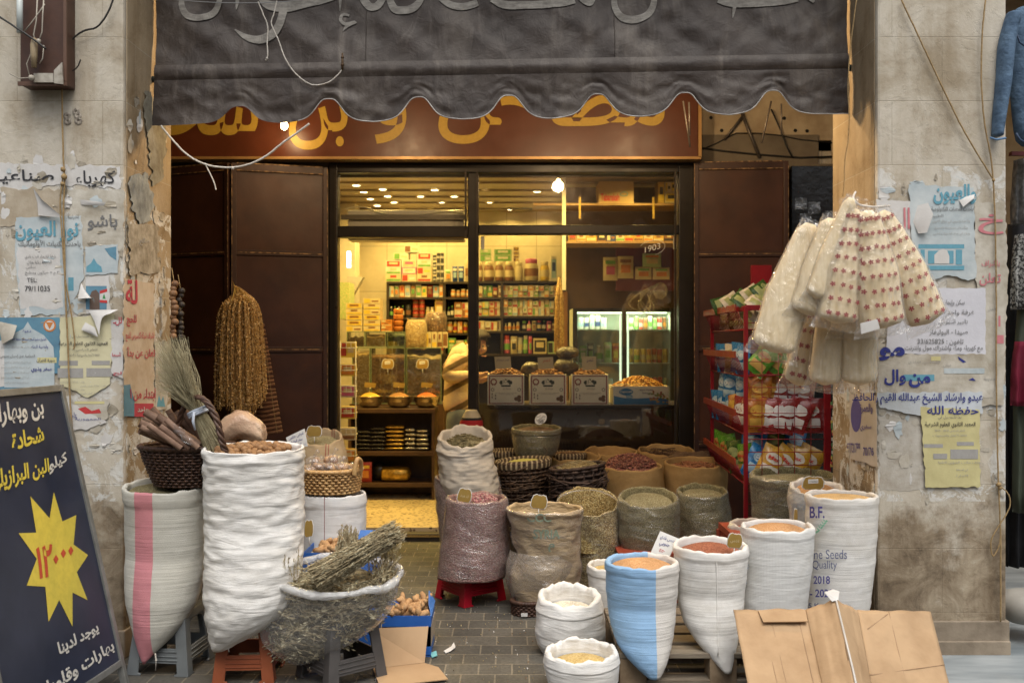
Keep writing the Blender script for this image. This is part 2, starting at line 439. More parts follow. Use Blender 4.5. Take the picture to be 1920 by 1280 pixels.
for side, (x0, x1), low, lab in (('l', (-2.75, XL), .70, 'stone pillar plastered with torn bills behind the blue price board'),
         ('r', (XR, 2.262), .62, 'stone pillar behind the hanging loofah bags with a yellow notice on it')):
 p = MB(); p.bx((x0, D1, 0), (x1, D1B, 3.7), 0)
 # chipped corner edge and plinth
 o = thing('pillar', lab, 'pillar', ((x0 + x1) / 2, D1, 0))
 p.build('shaft', pillar_mat('pillar_stone_' + ('street' if side == 'l' else 'market'), low, 3.1 if side == 'l' else 11.7), o, bev=.012)
 q = MB(); q.bx((x0 - .004, D1 - .007, 0), (x1 + .008 if side == 'l' else x1 + .012, D1B + .01, .175 if side == 'r' else .13), 0)
 if side == 'r': q.bx((x0 - .006, D1 - .014, 0), (x1 + .014, D1B + .012, .085), 0)
 q.build('plinth', mat('plinth_stone', (.30, .245, .18), (.15, .115, .08), 5, .8, .5, 40), o, bev=.006)
 # brown plaster skin on the face towards the opening
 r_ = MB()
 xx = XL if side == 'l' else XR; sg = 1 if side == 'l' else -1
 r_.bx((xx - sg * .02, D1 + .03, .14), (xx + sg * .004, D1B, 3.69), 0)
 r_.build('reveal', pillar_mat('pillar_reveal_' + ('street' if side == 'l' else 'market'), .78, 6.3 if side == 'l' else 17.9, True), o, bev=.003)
PLF = Plane((0, D1, 0), (0, -1, 0)); PLI = Plane((XL + .004, 0, 0), (1, 0, 0)); PRI = Plane((XR - .004, 0, 0), (-1, 0, 0))

# ------------------------------------------------------------------ arcade: back wall, ceiling, building above
tanw = mat('tan_plaster', (.46, .37, .25), (.28, .20, .12), 4, .8, .4, 30, lo=.3, hi=.6)
g = MB(); g.bx((-4.6, 7.22, 2.78), (4.6, 7.5, 3.6));
g.bx((-4.6, 7.22, 0), (-2.7, 7.5, 2.78)); g.bx((2.42, 7.22, 0), (4.6, 7.5, 2.78))
for k in range(26):   # drill holes and patches
 pass
g.build('shop_wall', tanw, label='stained tan plaster wall above the right shutter, with old conduit on it', cat='wall')
dk = mat('dark_plaster', (.20, .165, .12), (.12, .095, .07), 3, .85, .2, 20)
g = MB(); g.bx((-4.6, D1 + .02, 3.62), (4.6, 7.5, 3.9)); g.build('arcade_ceiling', dk, kind='structure')
g = MB(); g.bx((-4.8, D1, 0), (-4.6, 7.5, 3.6)); g.bx((4.6, D1 + .8, 0), (4.8, 7.5, 3.6)); g.build('end_light_block', dk, kind='structure')  # unseen walls added at the arcade ends to keep light out
g = MB(); g.bx((-4.8, D1 + .01, 3.71), (4.8, D1 + .4, 9)); g.build('upper_wall', mat('facade_stone', (.5, .45, .36)), kind='structure')
g = MB(); g.bx((-12, -7.6, 0), (12, -7, 5.2)); g.build('opposite_wall', mat('street_stone', (.30, .26, .21)), kind='structure')
g = MB(); g.bx((-4.6, D1 + .1, 0), (-2.76, D1 + .25, 3.6)); g.build('left_light_block', dk, kind='structure')  # unseen wall added across the open left bay against light leaking in

# conduits, wires and holes on the tan wall
wire = mat('black_cable', (.02, .018, .016), rough=.5, bump=0)
def wall_line(name, label, pts, r, m, cat='cable', D=7.2, group=None):
 b = MB(); b.tube([W(x, y, D) for x, y in pts], r, 6); return b.build(name, m, label=label, cat=cat, group=group)
rod = mat('grey_steel', (.16, .14, .12), (.08, .06, .05), 20, .5, .1, 60, metal=.6)
wall_line('brace_rod', 'steel brace rod slanting down right across the tan wall above the shutter', [(1388, 205), (1424, 296)], .012, rod, 'rod', 7.19)
wall_line('brace_rod', 'steel brace rod slanting down left across the tan wall, lower left one', [(1395, 215), (1358, 262)], .010, rod, 'rod', 7.19)
wall_line('brace_rod', 'thin rod dropping from the last awning notch over the tan wall', [(1446, 190), (1428, 268)], .006, rod, 'rod', 6.0)
wall_line('brace_rod', 'short upright rod beside the thin rod over the tan wall', [(1465, 195), (1465, 252)], .006, rod, 'rod', 6.0)
wall_line('brace_rod', 'thin wire rod hanging before the right end of the brown shop sign', [(1281, 190), (1294, 276)], .006, rod, 'rod', 6.0)
wall_line('brace_rod', 'shorter wire rod hanging beside the right end of the brown shop sign', [(1292, 192), (1293, 254)], .006, rod, 'rod', 6.0)
wall_line('cable', 'dark cable sagging along the foot of the tan wall', [(1317, 278), (1360, 284), (1420, 290), (1500, 296), (1560, 294)], .008, wire)
wall_line('cable', 'thin cable looping across the middle of the tan wall', [(1318, 280), (1345, 268), (1380, 250), (1420, 250), (1462, 254), (1500, 262), (1560, 268)], .005, wire)
wall_line('cable', 'cable dropping steeply from the last awning notch to the right shutter', [(1446, 205), (1462, 240), (1475, 275), (1486, 296)], .006, wire, D=7.18)
b = MB()
for px, py in ((1333, 221), (1353, 245), (1372, 245), (1470, 222), (1491, 245), (1513, 246), (1331, 268), (1353, 274), (1491, 275), (1463, 271), (1333, 293)):
 c = W(px, py, 7.217); b.rings([[c + Vector((r * math.cos(k * .785), -.003 if r else .0, r * math.sin(k * .785))) for k in range(8)] for r in (.014, .012, .001)], 0, capb=True)
b.build('anchor_holes', mat('hole_black', (.01, .008, .006), bump=0), kind='stuff', label='dark anchor holes drilled across the tan wall', cat='hole')

# ------------------------------------------------------------------ shop sign
brown = mat('sign_brown', (.105, .028, .012), (.08, .021, .008), 4, .34, .12, 8, bdist=.003)
gold = flat('sign_yellow', (.46, .29, .045), .4)
SY = 6.93
o = thing('shop_sign', 'long brown shop sign with bold yellow lettering, half hidden by the awning', 'sign', (0, SY, 2.78))
b = MB(); b.bx((xat(200, SY), SY, zat(296, SY)), (xat(1309, SY), SY + .12, 3.45)); b.build('sign_panel', brown, o, bev=.004)
b = MB(); b.bx((xat(200, SY), SY - .012, zat(299, SY)), (xat(1314, SY), SY + .12, zat(294, SY))); b.bx((xat(1309, SY), SY - .012, zat(296, SY) + .003), (xat(1315, SY), SY + .12, 3.45))
b.build('sign_trim', mat('brass_trim', (.42, .24, .09), rough=.35, bump=0, metal=.3), o)
PS = Plane((0, SY, 0), (0, -1, 0)); b = MB()
for t, q in (('مطاحن', (822, 128, 1246, 270)), ('و', (703, 178, 762, 270)), ('بن', (542, 168, 652, 281)), ('شحادة', (185, 128, 484, 254))):
 b = MB(); b.letters_px(t, q, PS, 0, .014, .003); b.build('sign_word', gold, o)

# ------------------------------------------------------------------ folding shutters
shut = mat('shutter_paint', (.062, .022, .011), (.040, .014, .008), 5, .42, .12, 25)
shutf = mat('shutter_frame_paint', (.05, .02, .012), (.03, .012, .008), 8, .45, .25, 40)
rust = mat('worn_edge', (.34, .20, .09), (.06, .03, .015), 30, .6, .2, 60, lo=.45, hi=.6)
def leaf(par, px0, Da, px1, Db, ztop, zs, name='shutter_leaf', m=shut):
 A = Vector((xat(px0, Da), Da, 0)); B = Vector((xat(px1, Db), Db, 0)); d = (B - A); L = d.length; d.normalize(); nrm = Vector((d.y, -d.x, 0))
 def P(u, z, k): return A + d * u + Vector((0, 0, z)) + nrm * k
 def bar(mb, u0, u1, z0, z1, k0, k1, mi=0): mb.hexa([P(u0, z0, k1), P(u1, z0, k1), P(u1, z1, k1), P(u0, z1, k1), P(u0, z0, k0), P(u1, z0, k0), P(u1, z1, k0), P(u0, z1, k0)], mi)
 b = MB()
 def dent(u, v):
  uu = u * L; z = .02 + v * (ztop - .02)
  return P(uu, z, .004 * N3(uu * 3 + px0, z * 2.5) + .002 * N3(uu * 9, z * 7, 3))
 b.grid(dent, 14, 40, 0); lf = b.build(name, m, par)
 b = MB(); fw = .034
 bar(b, 0, fw, .02, ztop, -.02, .016); bar(b, L - fw, L, .02, ztop, -.02, .016)
 for i, (z0, z1) in enumerate([(ztop - .05, ztop)] + [(z - .02, z + .02) for z in zs]): bar(b, fw, L - fw, z0, z1, -.02, .0145)
 b.build('leaf_frame', shutf, lf, bev=.003)
 b = MB()
 for z in [ztop - .052] + zs + [ztop]: bar(b, fw + .003, L - fw - .003, z - .0035, z + .0035, .0147, .0175)
 bar(b, L - .005, L, .03, ztop - .01, .0162, .019); bar(b, .0, .005, .03, ztop - .01, .0162, .019)
 b.build('worn_edge', rust, lf)
 return lf
o = thing('folding_shutter', 'dark brown folding metal shutter left of the shop door, behind the golden strands', 'shutter', (xat(430, 6.9), 6.9, 0))
leaf(o, 308, 7.08, 430, 6.86, 2.725, [2.088, 1.392, .7]); leaf(o, 434, 6.86, 614, 7.06, 2.725, [2.088, 1.392, .7])
o = thing('folding_shutter', 'dark folding metal shutter right of the shop window, behind the red snack rack', 'shutter', (xat(1390, 7), 7.0, 0))
leaf(o, 1301, 7.04, 1478, 6.98, 2.76, [2.088, 1.40, .7]);
blk = mat('black_lacquer', (.012, .012, .013), rough=.22, bump=.3, bscale=4, bdist=.02)
b = MB(); b.bx((xat(1484, 7.06), 7.06, .02), (xat(1600, 7.06), 7.12, 2.74)); b.build('door_panel', blk, label='glossy black door panel behind the loofah bags', cat='door panel', bev=.004)

# ------------------------------------------------------------------ shop front
alu = mat('black_aluminium', (.018, .013, .010), (.012, .009, .007), 6, .36, .05, 60, metal=.2)
o = thing('shopfront', 'black framed glass shopfront with open doorway and a large window', 'shopfront', (0, DS, 0))
b = MB()
X = lambda px: xat(px, DS)
Z = lambda py: zat(py, DS)
def fb(x0, x1, y0, y1, k=.05, d=0): b.bx((X(x0), DS - k + d, Z(y1)), (X(x1), DS + .06, Z(y0)))
fb(619, 635, 303, 1000); fb(878, 897.5, 326, 1000); fb(1271, 1300, 303, 1000); fb(635, 1271, 303, 326, .055)
fb(635, 878, 425, 446, .045); fb(897.5, 1271, 423, 440, .045); b.bx((X(897.5), DS - .045, FL), (X(1271), DS + .06, .2))
b.build('frame', alu, o, bev=.006)
b = MB()
for x0, x1, y0, y1 in ((630, 640, 322, 1000), (872, 884, 322, 446), (893, 903, 322, 860), (1262, 1277, 322, 860)):
 b.bx((X(x0), DS - .062, Z(y1)), (X(x0) + .014, DS - .051, Z(y0)))
b.build('glazing_bead', mat('bead_metal', (.05, .04, .032), rough=.3, bump=0, metal=.5), o)
gl = glass('window_glass')
for nm, (x0, x1, y0, y1) in (('transom_pane', (635, 878, 326, 425)), ('transom_pane', (897.5, 1271, 326, 423)), ('window_pane', (897.5, 1271, 440, 0))):
 b = MB(); z0 = Z(y1) if y1 else .2; b.bx((X(x0), DS + .005, z0), (X(x1), DS + .011, Z(y0)))
 b.build(nm, gl, o)
b = MB()
for px in (905, 1266): b.bx((X(px) - .013, DS + .012, Z(467)), (X(px) + .013, DS + .018, Z(443)))
b.build('glass_clip', mat('white_clip', (.7, .68, .62), bump=0), o)
PG = Plane((0, DS + .004, 0), (0, -1, 0)); b = MB(); wh = flat('white_marker', (.75, .72, .66))
b.letters_px('1903', ((1209, 474), (1238, 466), (1238, 455), (1209, 463)), PG, 0, 0, .002)
b.tube([PG.hit(1222 + 25 * math.cos(a), 465 - 4 * math.cos(a) + 14 * math.sin(a), .002) for a in [R(k) for k in range(-150, 90, 15)]], .002, 4)
b.build('glass_writing', wh, o)
b = MB(); b.bx((X(600), DS - .16, 0), (X(1310), DS - .065, .052)); b.build('doorstep', mat('step_dark', (.05, .04, .03), bump=.2), kind='structure', bev=.004)
b = MB(); b.bx((X(620), DS - .172, .03), (X(1300), DS - .161, .042)); b.build('threshold_strip', mat('brass_strip', (.55, .40, .18), rough=.3, bump=0, metal=.7), kind='structure')

# ------------------------------------------------------------------ shop room
def terrazzo():
 n = NT('terrazzo')
 v = n.n('ShaderNodeTexVoronoi'); v.inputs['Scale'].default_value = 34; n.l(n.coord((1, 1, 1)), v.inputs['Vector'])
 wn_ = n.n('ShaderNodeTexWhiteNoise'); n.l(v.outputs['Position'], wn_.inputs[0])
 chip = n.math('MULTIPLY', n.math('LESS_THAN', v.outputs['Distance'], .42), n.math('GREATER_THAN', wn_.outputs[0], .45))
 c = n.mix(chip, (.62, .50, .30), n.ramp(wn_.outputs[1], [(0, (.10, .07, .035)), (.6, (.25, .17, .09))]))
 return n.fin(c, .3, None, 0, .5)
RX0, RX1, RY1, CZ = -1.78, 2.3, 10.6, 2.88
b = MB(); b.bx((RX0, DS - .06, 0), (RX1, RY1, FL)); b.build('shop_floor', terrazzo(), kind='structure')
def tiles(name, c, tw, th, mort=.004):
 n = NT(name); x = n.sep(); cb = n.n('ShaderNodeCombineXYZ'); n.l(n.math('ADD', x[0], x[1]), cb.inputs[0]); n.l(x[2], cb.inputs[1])
 br = n.n('ShaderNodeTexBrick', offset=0); n.l(cb.outputs[0], br.inputs[0]); br.inputs['Scale'].default_value = 1
 br.inputs['Brick Width'].default_value = tw; br.inputs['Row Height'].default_value = th; br.inputs['Mortar Size'].default_value = mort
 br.inputs[1].default_value = rgb(c); br.inputs[2].default_value = rgb(tuple(q * .92 for q in c)); br.inputs[3].default_value = rgb(tuple(q * .55 for q in c))
 cc = n.mix(1, br.outputs[0], n.ramp(n.noise(6, 5, .7), [(.3, (.86, .84, .8)), (.6, (1, 1, 1))]), 'MULTIPLY')
 return n.fin(cc, .3, None, 0, .5)
tile = tiles('cream_tile', (.60, .52, .38), .33, .50)
b = MB(); b.bx((RX0 - .1, DS + .08, 0), (RX0, RY1, CZ)); b.bx((RX0, RY1, 0), (RX1, RY1 + .1, CZ)); b.bx((RX1, DS + .08, 0), (RX1 + .1, RY1, CZ))
b.build('room_wall', tile, kind='structure')
b = MB(); b.bx((RX0 - .1, DS + .08, CZ), (RX1 + .1, RY1 + .1, CZ + .08)); b.build('room_ceiling', mat('ceiling_board', (.30, .235, .14), (.25, .19, .11), 3, .4, .05, 20), kind='structure')
for k, yy in enumerate((8.6, 9.05, 9.45, 9.85, 10.3)):
 b = MB(); b.bx((RX0, yy, CZ - .012), (RX1, yy + .05, CZ - .002)); b.build('ceiling_joint', mat('joint_brown', (.19, .14, .08), bump=0), kind='structure')
b = MB(); b.bx((RX0, DS + .065, 2.68), (RX1, DS + .08, 3.0)); b.bx((-2.75, DS + .0, 0), (X(619), DS + .08, 3.0)); b.bx((X(1300), DS + .0, 0), (2.45, DS + .08, 2.77)); b.build('front_wall', dk, kind='structure')
# tiled corner column left of the back wall
b = MB(); b.bx((RX0, 9.9, FL), (-1.62, 10.2, CZ)); b.build('corner_column', mat('cream_paint', (.62, .55, .42)), kind='structure')

# ------------------------------------------------------------------ ceiling downlights (lit)
lamp_glow = emit('lamp_glow', (1, .84, .45), 9)
def downlight(px, py):
 D = (CZ - EYE) * F / (640 - py); x = xat(px, D)
 return x, D
spots = [(668, 346.5), (682, 359), (694.6, 372), (707.4, 384.4), (717.5, 354), (727, 367), (739, 378.6), (754.7, 391), (815, 355), (789, 367.5), (828.5, 379), (808, 391), (852, 367.5), (874.7, 391), (910, 356.5), (918, 379), (955.5, 391.5), (1007, 358), (1021.5, 391.5)]
FRONT = [(600, 306), (720, 306), (850, 306), (980, 306), (1110, 306), (1240, 306), (640, 323), (740, 323), (850, 323), (960, 323), (1080, 323), (1200, 323)]
spots += FRONT
ORD += 'twenty-first twenty-second twenty-third twenty-fourth twenty-fifth twenty-sixth twenty-seventh twenty-eighth twenty-ninth thirtieth thirty-first'.split()
LAMPGROUP = 'round downlights in the shop ceiling'
first = None
for i, (px, py) in enumerate(spots):
 x, D = downlight(px, py); D = min(D, RY1 - .12)
 lab = f'lit round downlight in the shop ceiling, {ORD[i]} when counted from the left wall'
 if first is None:
  o = thing('ceiling_light', lab, 'ceiling light', (x, D, CZ), LAMPGROUP)
  b = MB(); b.rings([[Vector((x + r * math.cos(k * .3927), D + r * math.sin(k * .3927), z)) for k in range(16)] for r, z in ((.034, CZ - .004), (.036, CZ - .010), (.05, CZ - .006), (.052, CZ - .001))]); b.build('trim_ring', mat('lamp_ring', (.7, .6, .4), bump=0), o)
  b = MB(); b.lathe((x, D, CZ - .008), [(.002, -.003), (.024, -.002), (.034, 0), (.034, .005)], 14); b.build('lens', lamp_glow, o)
  first = o
 else: o = copy_tree(first, None, (x, D, CZ), label=lab)
 l = bpy.data.lights.new('downlight', 'AREA'); l.shape = 'DISK'; l.size = .07; l.energy = 2.2 if i < len(spots) - len(FRONT) else 4.4; l.color = (1, .70, .19); l.spread = R(150)
 lo = bpy.data.objects.new('downlight', l); COL.objects.link(lo); lo.location = (x, D, CZ - .02)
# ------------------------------------------------------------------ awning
AD = 4.72
AX0, AX1 = xat(291, AD), xat(1590, AD)
def tilt(x): return (x - xat(940, AD)) * .017
def awy(x, z):
 """depth of the canopy cloth: hangs from the pole, creased on the slant"""
 t = max(0, min(1, (z - 2.79) / .9))
 d = x * .62 + z * .8
 e = -x * .55 + z * .8
 s = .012 * N3(d * 5.5, e * 1.1, 4) + .008 * N3(d * 12, e * 2.2, 9) + .005 * N3(e * 13, d * 3, 1) + .0035 * N3(x * 24, z * 17, 6)
 fade = min(1, max(0, (z - 2.83) / .12))
 return AD + .10 * t + s * (.35 + .65 * fade) * 1.5
o = thing('awning', 'weathered dark grey canvas awning with scalloped valance and chalky white lettering', 'awning', (0, AD, 2.5))
canvas_ = NT('awning_canvas')
n = canvas_
c = n.ramp(n.noise(3, 6, .7), [(.3, (.024, .016, .012)), (.5, (.040, .028, .021)), (.72, (.068, .052, .041))])
dd = n.coord((5, 5, 1.2), (0, R(35), 0))
c = n.mix(n.math('MULTIPLY', n.ramp(n.noise(1.2, 5, .65, dd, .8), [(.5, (0, 0, 0)), (.75, (1, 1, 1))]), .6), c, (.18, .152, .125))
canvas_ = n.fin(c, .55, n.bump(n.noise(14, 6, .65, None, .6), .5, .012), 0, .45)
chalk = mat('faded_white_paint', (.30, .28, .245), (.17, .155, .135), 22, .7, .2, 40, stretch=(1, 1, 3))
b = MB(); zb, zt = zat(140, AD), 3.66
b.grid(lambda u, v: Vector((lerp(AX0 - .02 * v, AX1 + .012 * v, u), awy(lerp(AX0, AX1, u), lerp(zb, zt, v)), lerp(zb, zt, v) + tilt(lerp(AX0, AX1, u)))), 170, 60, 0)
# seams
for px in (685, 1153):
 x = xat(px, AD); b.tube([(x, awy(x, z) - .002, z + tilt(x)) for z in [zb + k * .02 for k in range(44)]], .0022, 4, 0)
PA = Plane((0, AD, 0), (0, -1, 0))
def onaw(p, k=.006): return Vector((p.x, awy(p.x, p.z - tilt(p.x)) - k, p.z))
def aw_letters(t, q, off=.03):
 x0, y0, x1, y1 = q
 def fn(u, v, l):
  p = PA.hit(lerp(x0, x1, u), lerp(y1, y0, v)); return onaw(p, .007 + .0008 * l)
 b.letters(t, fn, 1, off)
def stroke(pts, wd):   # one brush stroke, pixels
 P = []; m = len(pts)
 for k in range((m - 1) * 6 + 1):
  i = min(k // 6, m - 2); t = k / 6 - i
  p0, p1, p2, p3 = pts[max(i-1, 0)], pts[i], pts[i+1], pts[min(i+2, m-1)]
  P.append([.5 * (2*p1[j] + (p2[j]-p0[j])*t + (2*p0[j]-5*p1[j]+4*p2[j]-p3[j])*t*t + (3*p1[j]-p0[j]-3*p2[j]+p3[j])*t**3) for j in (0, 1, 2)])
 Lf, Rt = [], []
 for i, p in enumerate(P):
  a, c_ = P[max(i-1, 0)], P[min(i+1, len(P)-1)]; dx, dy = c_[0]-a[0], c_[1]-a[1]; q = math.hypot(dx, dy) or 1
  h = p[2] * wd / 2
  Lf.append(onaw(PA.hit(p[0] - dy/q*h, p[1] + dx/q*h))); Rt.append(onaw(PA.hit(p[0] + dy/q*h, p[1] - dx/q*h)))
 b.rings([Lf, Rt], 1, closed=False, smooth=False)
# the feet of the painted words that reach into view, brush-written
stroke([(338, -30, .5), (337, 5, .8), (348, 26, 1), (370, 31, 1), (395, 22, 1), (408, 0, .8), (410, -30, .5)], 13)
stroke([(444, -30, .6), (442, 0, .5), (441, 16, .1)], 14)
stroke([(482, -14, .5), (500, 6, 1), (530, 10, 1.2), (570, 2, 1), (610, -4, .5), (640, -12, .3)], 17)
stroke([(530, 8, 1), (525, 40, 1.1), (508, 65, 1.2), (485, 74, 1.1), (460, 68, .8), (438, 53, .15)], 14)
stroke([(637, -30, .6), (636, 0, .4), (635, 17, .1)], 13)
stroke([(653, 26, .7), (641, 24, 1), (637, 34, 1), (645, 42, 1), (662, 39, 1.1), (665, 37, .8)], 6)
stroke([(665, 38, .9), (650, 45, 1), (641, 56, .2)], 6)
stroke([(675, -14, 1), (690, 8, 1), (705, 8, 1), (716, -10, .8)], 15)
stroke([(728, -8, .8), (738, 12, 1), (755, 15, 1), (775, 10, 1), (788, -6, .8), (792, -30, .6)], 15)
stroke([(825, -8, .8), (845, 6, 1), (870, 8, 1), (895, 0, 1)], 14)
stroke([(922, -6, .9), (950, 7, 1), (1000, 6, 1), (1050, 3, 1), (1078, -4, 1)], 15)
stroke([(1082, -20, .9), (1095, -4, 1), (1108, 2, .9), (1116, -16, .6)], 12)
stroke([(1154, -20, .7), (1154, 8, .9), (1166, 28, 1), (1190, 34, 1.1), (1215, 25, 1), (1227, 4, .9), (1226, -22, .7)], 13)
stroke([(1350, -6, .9), (1375, 2, 1), (1420, 2, 1.1), (1470, -2, 1), (1500, -8, .9)], 15)
stroke([(1382, -10, 1), (1379, 15, .7), (1376, 31, .1)], 9)
stroke([(1515, -12, .8), (1530, 0, .6)], 9)
b.build('canopy', [canvas_, chalk], o)
# pole pocket and pole
b = MB()
def band(z0, z1, bulge, seed, rows=8, off=0):
 return lambda u, v: Vector((lerp(AX0, AX1, u), AD - off - bulge * math.sin(math.pi * v) - .003 * N3(u * 40, v * 3, seed), lerp(z0, z1, v) + tilt(lerp(AX0, AX1, u))))
b.grid(band(zat(141, AD), zat(112, AD), .011, 2, 8, .006), 120, 8, 0)
b.build('pole_pocket', canvas_, o)
b = MB(); b.tube([(AX0 - .025, AD + .012, zat(137, AD) + tilt(AX0)), (AX1 + .02, AD + .012, zat(137, AD) + tilt(AX1))], .016, 10)
b.build('pole', mat('pole_steel', (.10, .12, .11), rough=.5, bump=0, metal=.5), o)
b = MB(); zv = zat(141, AD); zbot = zat(226, AD)
notch = (450, 617, 785, 954, 1120, 1283, 1447)
def vbot(x):
 h = 0
 for i, q in enumerate(notch):
  d = abs(x - xat(q, AD)); h = max(h, (.118 if i else .088) / (1 + (d / .074) ** 3.2))
 return zbot + h + .004 * N3(x * 9, 1)
def vy(x, v):
 s = .012 * N3(x * 2.2, v * 1.2, 30) + .007 * N3(x * 5 + v * 2, v * 2, 31) + .0045 * N3(x * 11 - v * 3, v * 3.5, 35) + .002 * N3(x * 26, v * 7, 2)
 return AD - .012 + s * min(1, v * 2.2) * 1.5
b.grid(lambda u, v: (lambda x: Vector((x - .012 * v * (1 if u < .004 else 0), vy(x, v), lerp(zv, vbot(x), v) + tilt(x))))(lerp(AX0, AX1, u)), 620, 18, 0)
b.build('valance', canvas_, o)
b = MB()
xs = [lerp(xat(560, AD), AX1, k / 460) for k in range(461)]
b.tube([(x, vy(x, 1) - .002, vbot(x) + tilt(x)) for x in xs], .0028, 5)
b.build('valance_trim', mat('white_trim', (.5, .48, .45), (.2, .19, .18), 14, bump=0), o)

# ------------------------------------------------------------------ ropes and strings
rope = mat('white_rope', (.62, .58, .52), (.42, .38, .32), 60, .8, .4, 150)
twine = mat('jute_twine', (.36, .25, .12), (.24, .16, .07), 60, .9, .4, 150)
def cat(pts, k=8):
 out = []
 for i in range(len(pts) - 1):
  p0, p1, p2, p3 = [Vector(pts[max(0, min(len(pts) - 1, j))]) for j in (i-1, i, i+1, i+2)]
  for q in range(k):
   t = q / k; out.append(.5 * (2*p1 + (p2-p0)*t + (2*p0-5*p1+4*p2-p3)*t*t + (3*p1-p0-3*p2+p3)*t**3))
 out.append(Vector(pts[-1])); return out
def line_px(name, label, px, D, r, m, cat_='rope', n=6, knots=()):
 b = MB(); P = cat([W(x, y, d if len(q) else D) for x, y, *q in px for d in (q or [D])])
 P = [p + Vector((.0015 * N3(i * .7, 3), .0015 * N3(i * .7, 8), .0015 * N3(i * .8, 5))) for i, p in enumerate(P)]
 b.tube(P, r, n)
 for kx, ky, kr in knots: b.ball(W(kx, ky, D) + Vector((0, -r, 0)), kr, 0)
 return b.build(name, m, label=label, cat=cat_)
AR = AD - .03
line_px('rope', 'white rope sagging under the left end of the awning valance', [(302, 236), (318, 256), (345, 285), (370, 302), (400, 312), (437, 314), (470, 307), (500, 292), (530, 268), (556, 250), (580, 232)], 4.66, .005, rope, knots=((437, 316, .008),))
line_px('rope', 'frayed rope end dangling from the sagging white rope', [(384, 306), (390, 318), (396, 330), (402, 344), (405, 356)], 4.66, .003, rope)
line_px('cord', 'pale cord knotted on the awning, hanging in a loop to the black hook', [(519, 2), (514, 25), (509, 45), (522, 75), (535, 110), (556, 140), (585, 159), (615, 155), (634, 140), (642, 130)], AR, .0032, rope)
line_px('cord', 'short pale cord with knotted tail hanging down the awning', [(484, 4), (494, 28), (502, 50), (501, 80), (502, 104), (498, 114)], AR, .0032, rope, knots=((501, 110, .006),))
line_px('cord', 'thin wire stretched across the top left of the awning', [(325, 0), (380, 4), (440, 6), (510, 5), (560, 1), (590, -3)], AR, .002, mat('grey_wire', (.3, .3, .3), bump=0))
line_px('cord', 'cord dangling beside the right edge of the awning', [(1606, 0), (1598, 60), (1592, 120), (1590, 170), (1592, 215), (1590, 262), (1584, 300), (1582, 350), (1580, 368)], 4.5, .0028, twine)
b = MB(); b.tube([W(642, 100, AR), W(642, 118, AR), W(642, 132, AR)], [.004, .006, .005], 6); b.ball(W(642, 108, AR), .008); b.ball(W(642, 122, AR), .009)
b.build('hook', mat('hook_iron', (.10, .06, .03), bump=0, metal=.5), label='small dark hook on the awning holding the looped cord', cat='hook')
# left pillar twine
pts = [(116, 155), (117, 230), (119, 300), (121, 340), (119, 400), (121, 470), (123, 560), (127, 640), (130, 720), (135, 800), (146, 900), (152, 960), (165, 1000), (178, 1040), (185, 1060)]
line_px('twine', 'jute twine tied down the face of the left pillar beside the sign board', pts, D1 - .02, .0042, twine, 'twine', knots=((119, 318, .012), (121, 332, .014), (118, 345, .010), (183, 1048, .009)))
line_px('twine', 'loose second strand of twine hanging over the torn bills', [(119, 325), (113, 380), (117, 450), (122, 520), (134, 590), (140, 640), (138, 655)], D1 - .024, .0032, twine, 'twine')
# right pillar cords
line_px('cord', 'straight cord running diagonally down the right pillar', [(1690, 0), (1730, 85), (1770, 170), (1810, 250), (1862, 336)], D1 - .02, .0035, twine, 'cord')
line_px('twine', 'twine hanging down the right pillar to a looped knot', [(1848, 0), (1842, 60), (1840, 150), (1846, 230), (1857, 290), (1862, 336), (1866, 420), (1868, 560), (1868, 700), (1870, 820), (1872, 905), (1876, 1000), (1876, 1165)], D1 - .022, .0035, twine, 'twine', knots=((1872, 908, .012), (1874, 914, .010), (1862, 338, .008)))
line_px('twine', 'twine loop hanging from the knot on the right pillar', [(1872, 908), (1890, 925), (1894, 945), (1886, 965), (1870, 990), (1858, 1015), (1862, 1042), (1874, 1020), (1876, 990)], D1 - .022, .003, twine, 'twine')

# ------------------------------------------------------------------ brown box with wiring on the left pillar
o = thing('junction_box', 'rusty brown metal box with wires and insulators at the top of the left pillar', 'junction box', (xat(78, 4.3), 4.34, 2.6))
bb = mat('box_brown', (.075, .032, .018), (.045, .02, .012), 8, .5, .2, 30)
b = MB(); b.bx((xat(33, 4.28), 4.30, zat(158, 4.28)), (xat(121, 4.28), 4.388, 3.4)); b.build('box_body', bb, o, bev=.006)
b = MB(); b.bx((xat(33, 4.28) - .004, 4.288, zat(158, 4.28) - .004), (xat(121, 4.28) + .004, 4.2985, zat(152, 4.28))); b.bx((xat(117, 4.28), 4.288, zat(151, 4.28)), (xat(121, 4.28) + .004, 4.2985, 3.4)); b.build('box_lip', mat('box_edge', (.13, .07, .045), bump=.2), o)
b = MB(); c0 = W(68, 100, 4.28)
b.tube([c0 + Vector((0, -.02, .06)), c0 + Vector((0, -.02, .03)), c0 + Vector((0, -.02, -.02)), c0 + Vector((0, -.02, -.07))], [.010, .016, .015, .011], 10)
b.build('insulator', mat('ceramic', (.34, .26, .15), (.2, .15, .09), 12, .3, .1), o)
b = MB(); b.ball(W(72, 78, 4.27), .012); b.ball(W(59, 146, 4.27), .013); b.tube([W(66, 78, 4.27), W(63, 65, 4.27), W(68, 40, 4.27), W(70, 0, 4.27)], .003, 5)
b.tube([W(72, 80, 4.27), W(79, 60, 4.27), W(80, 30, 4.27), W(82, 0, 4.27)], .003, 5); b.tube([W(56, 146, 4.27), W(50, 120, 4.27), W(58, 100, 4.27), W(62, 85, 4.27)], .0025, 5); b.tube([W(56, 146, 4.27), W(35, 147, 4.27), W(18, 138, 4.27)], .0025, 5)
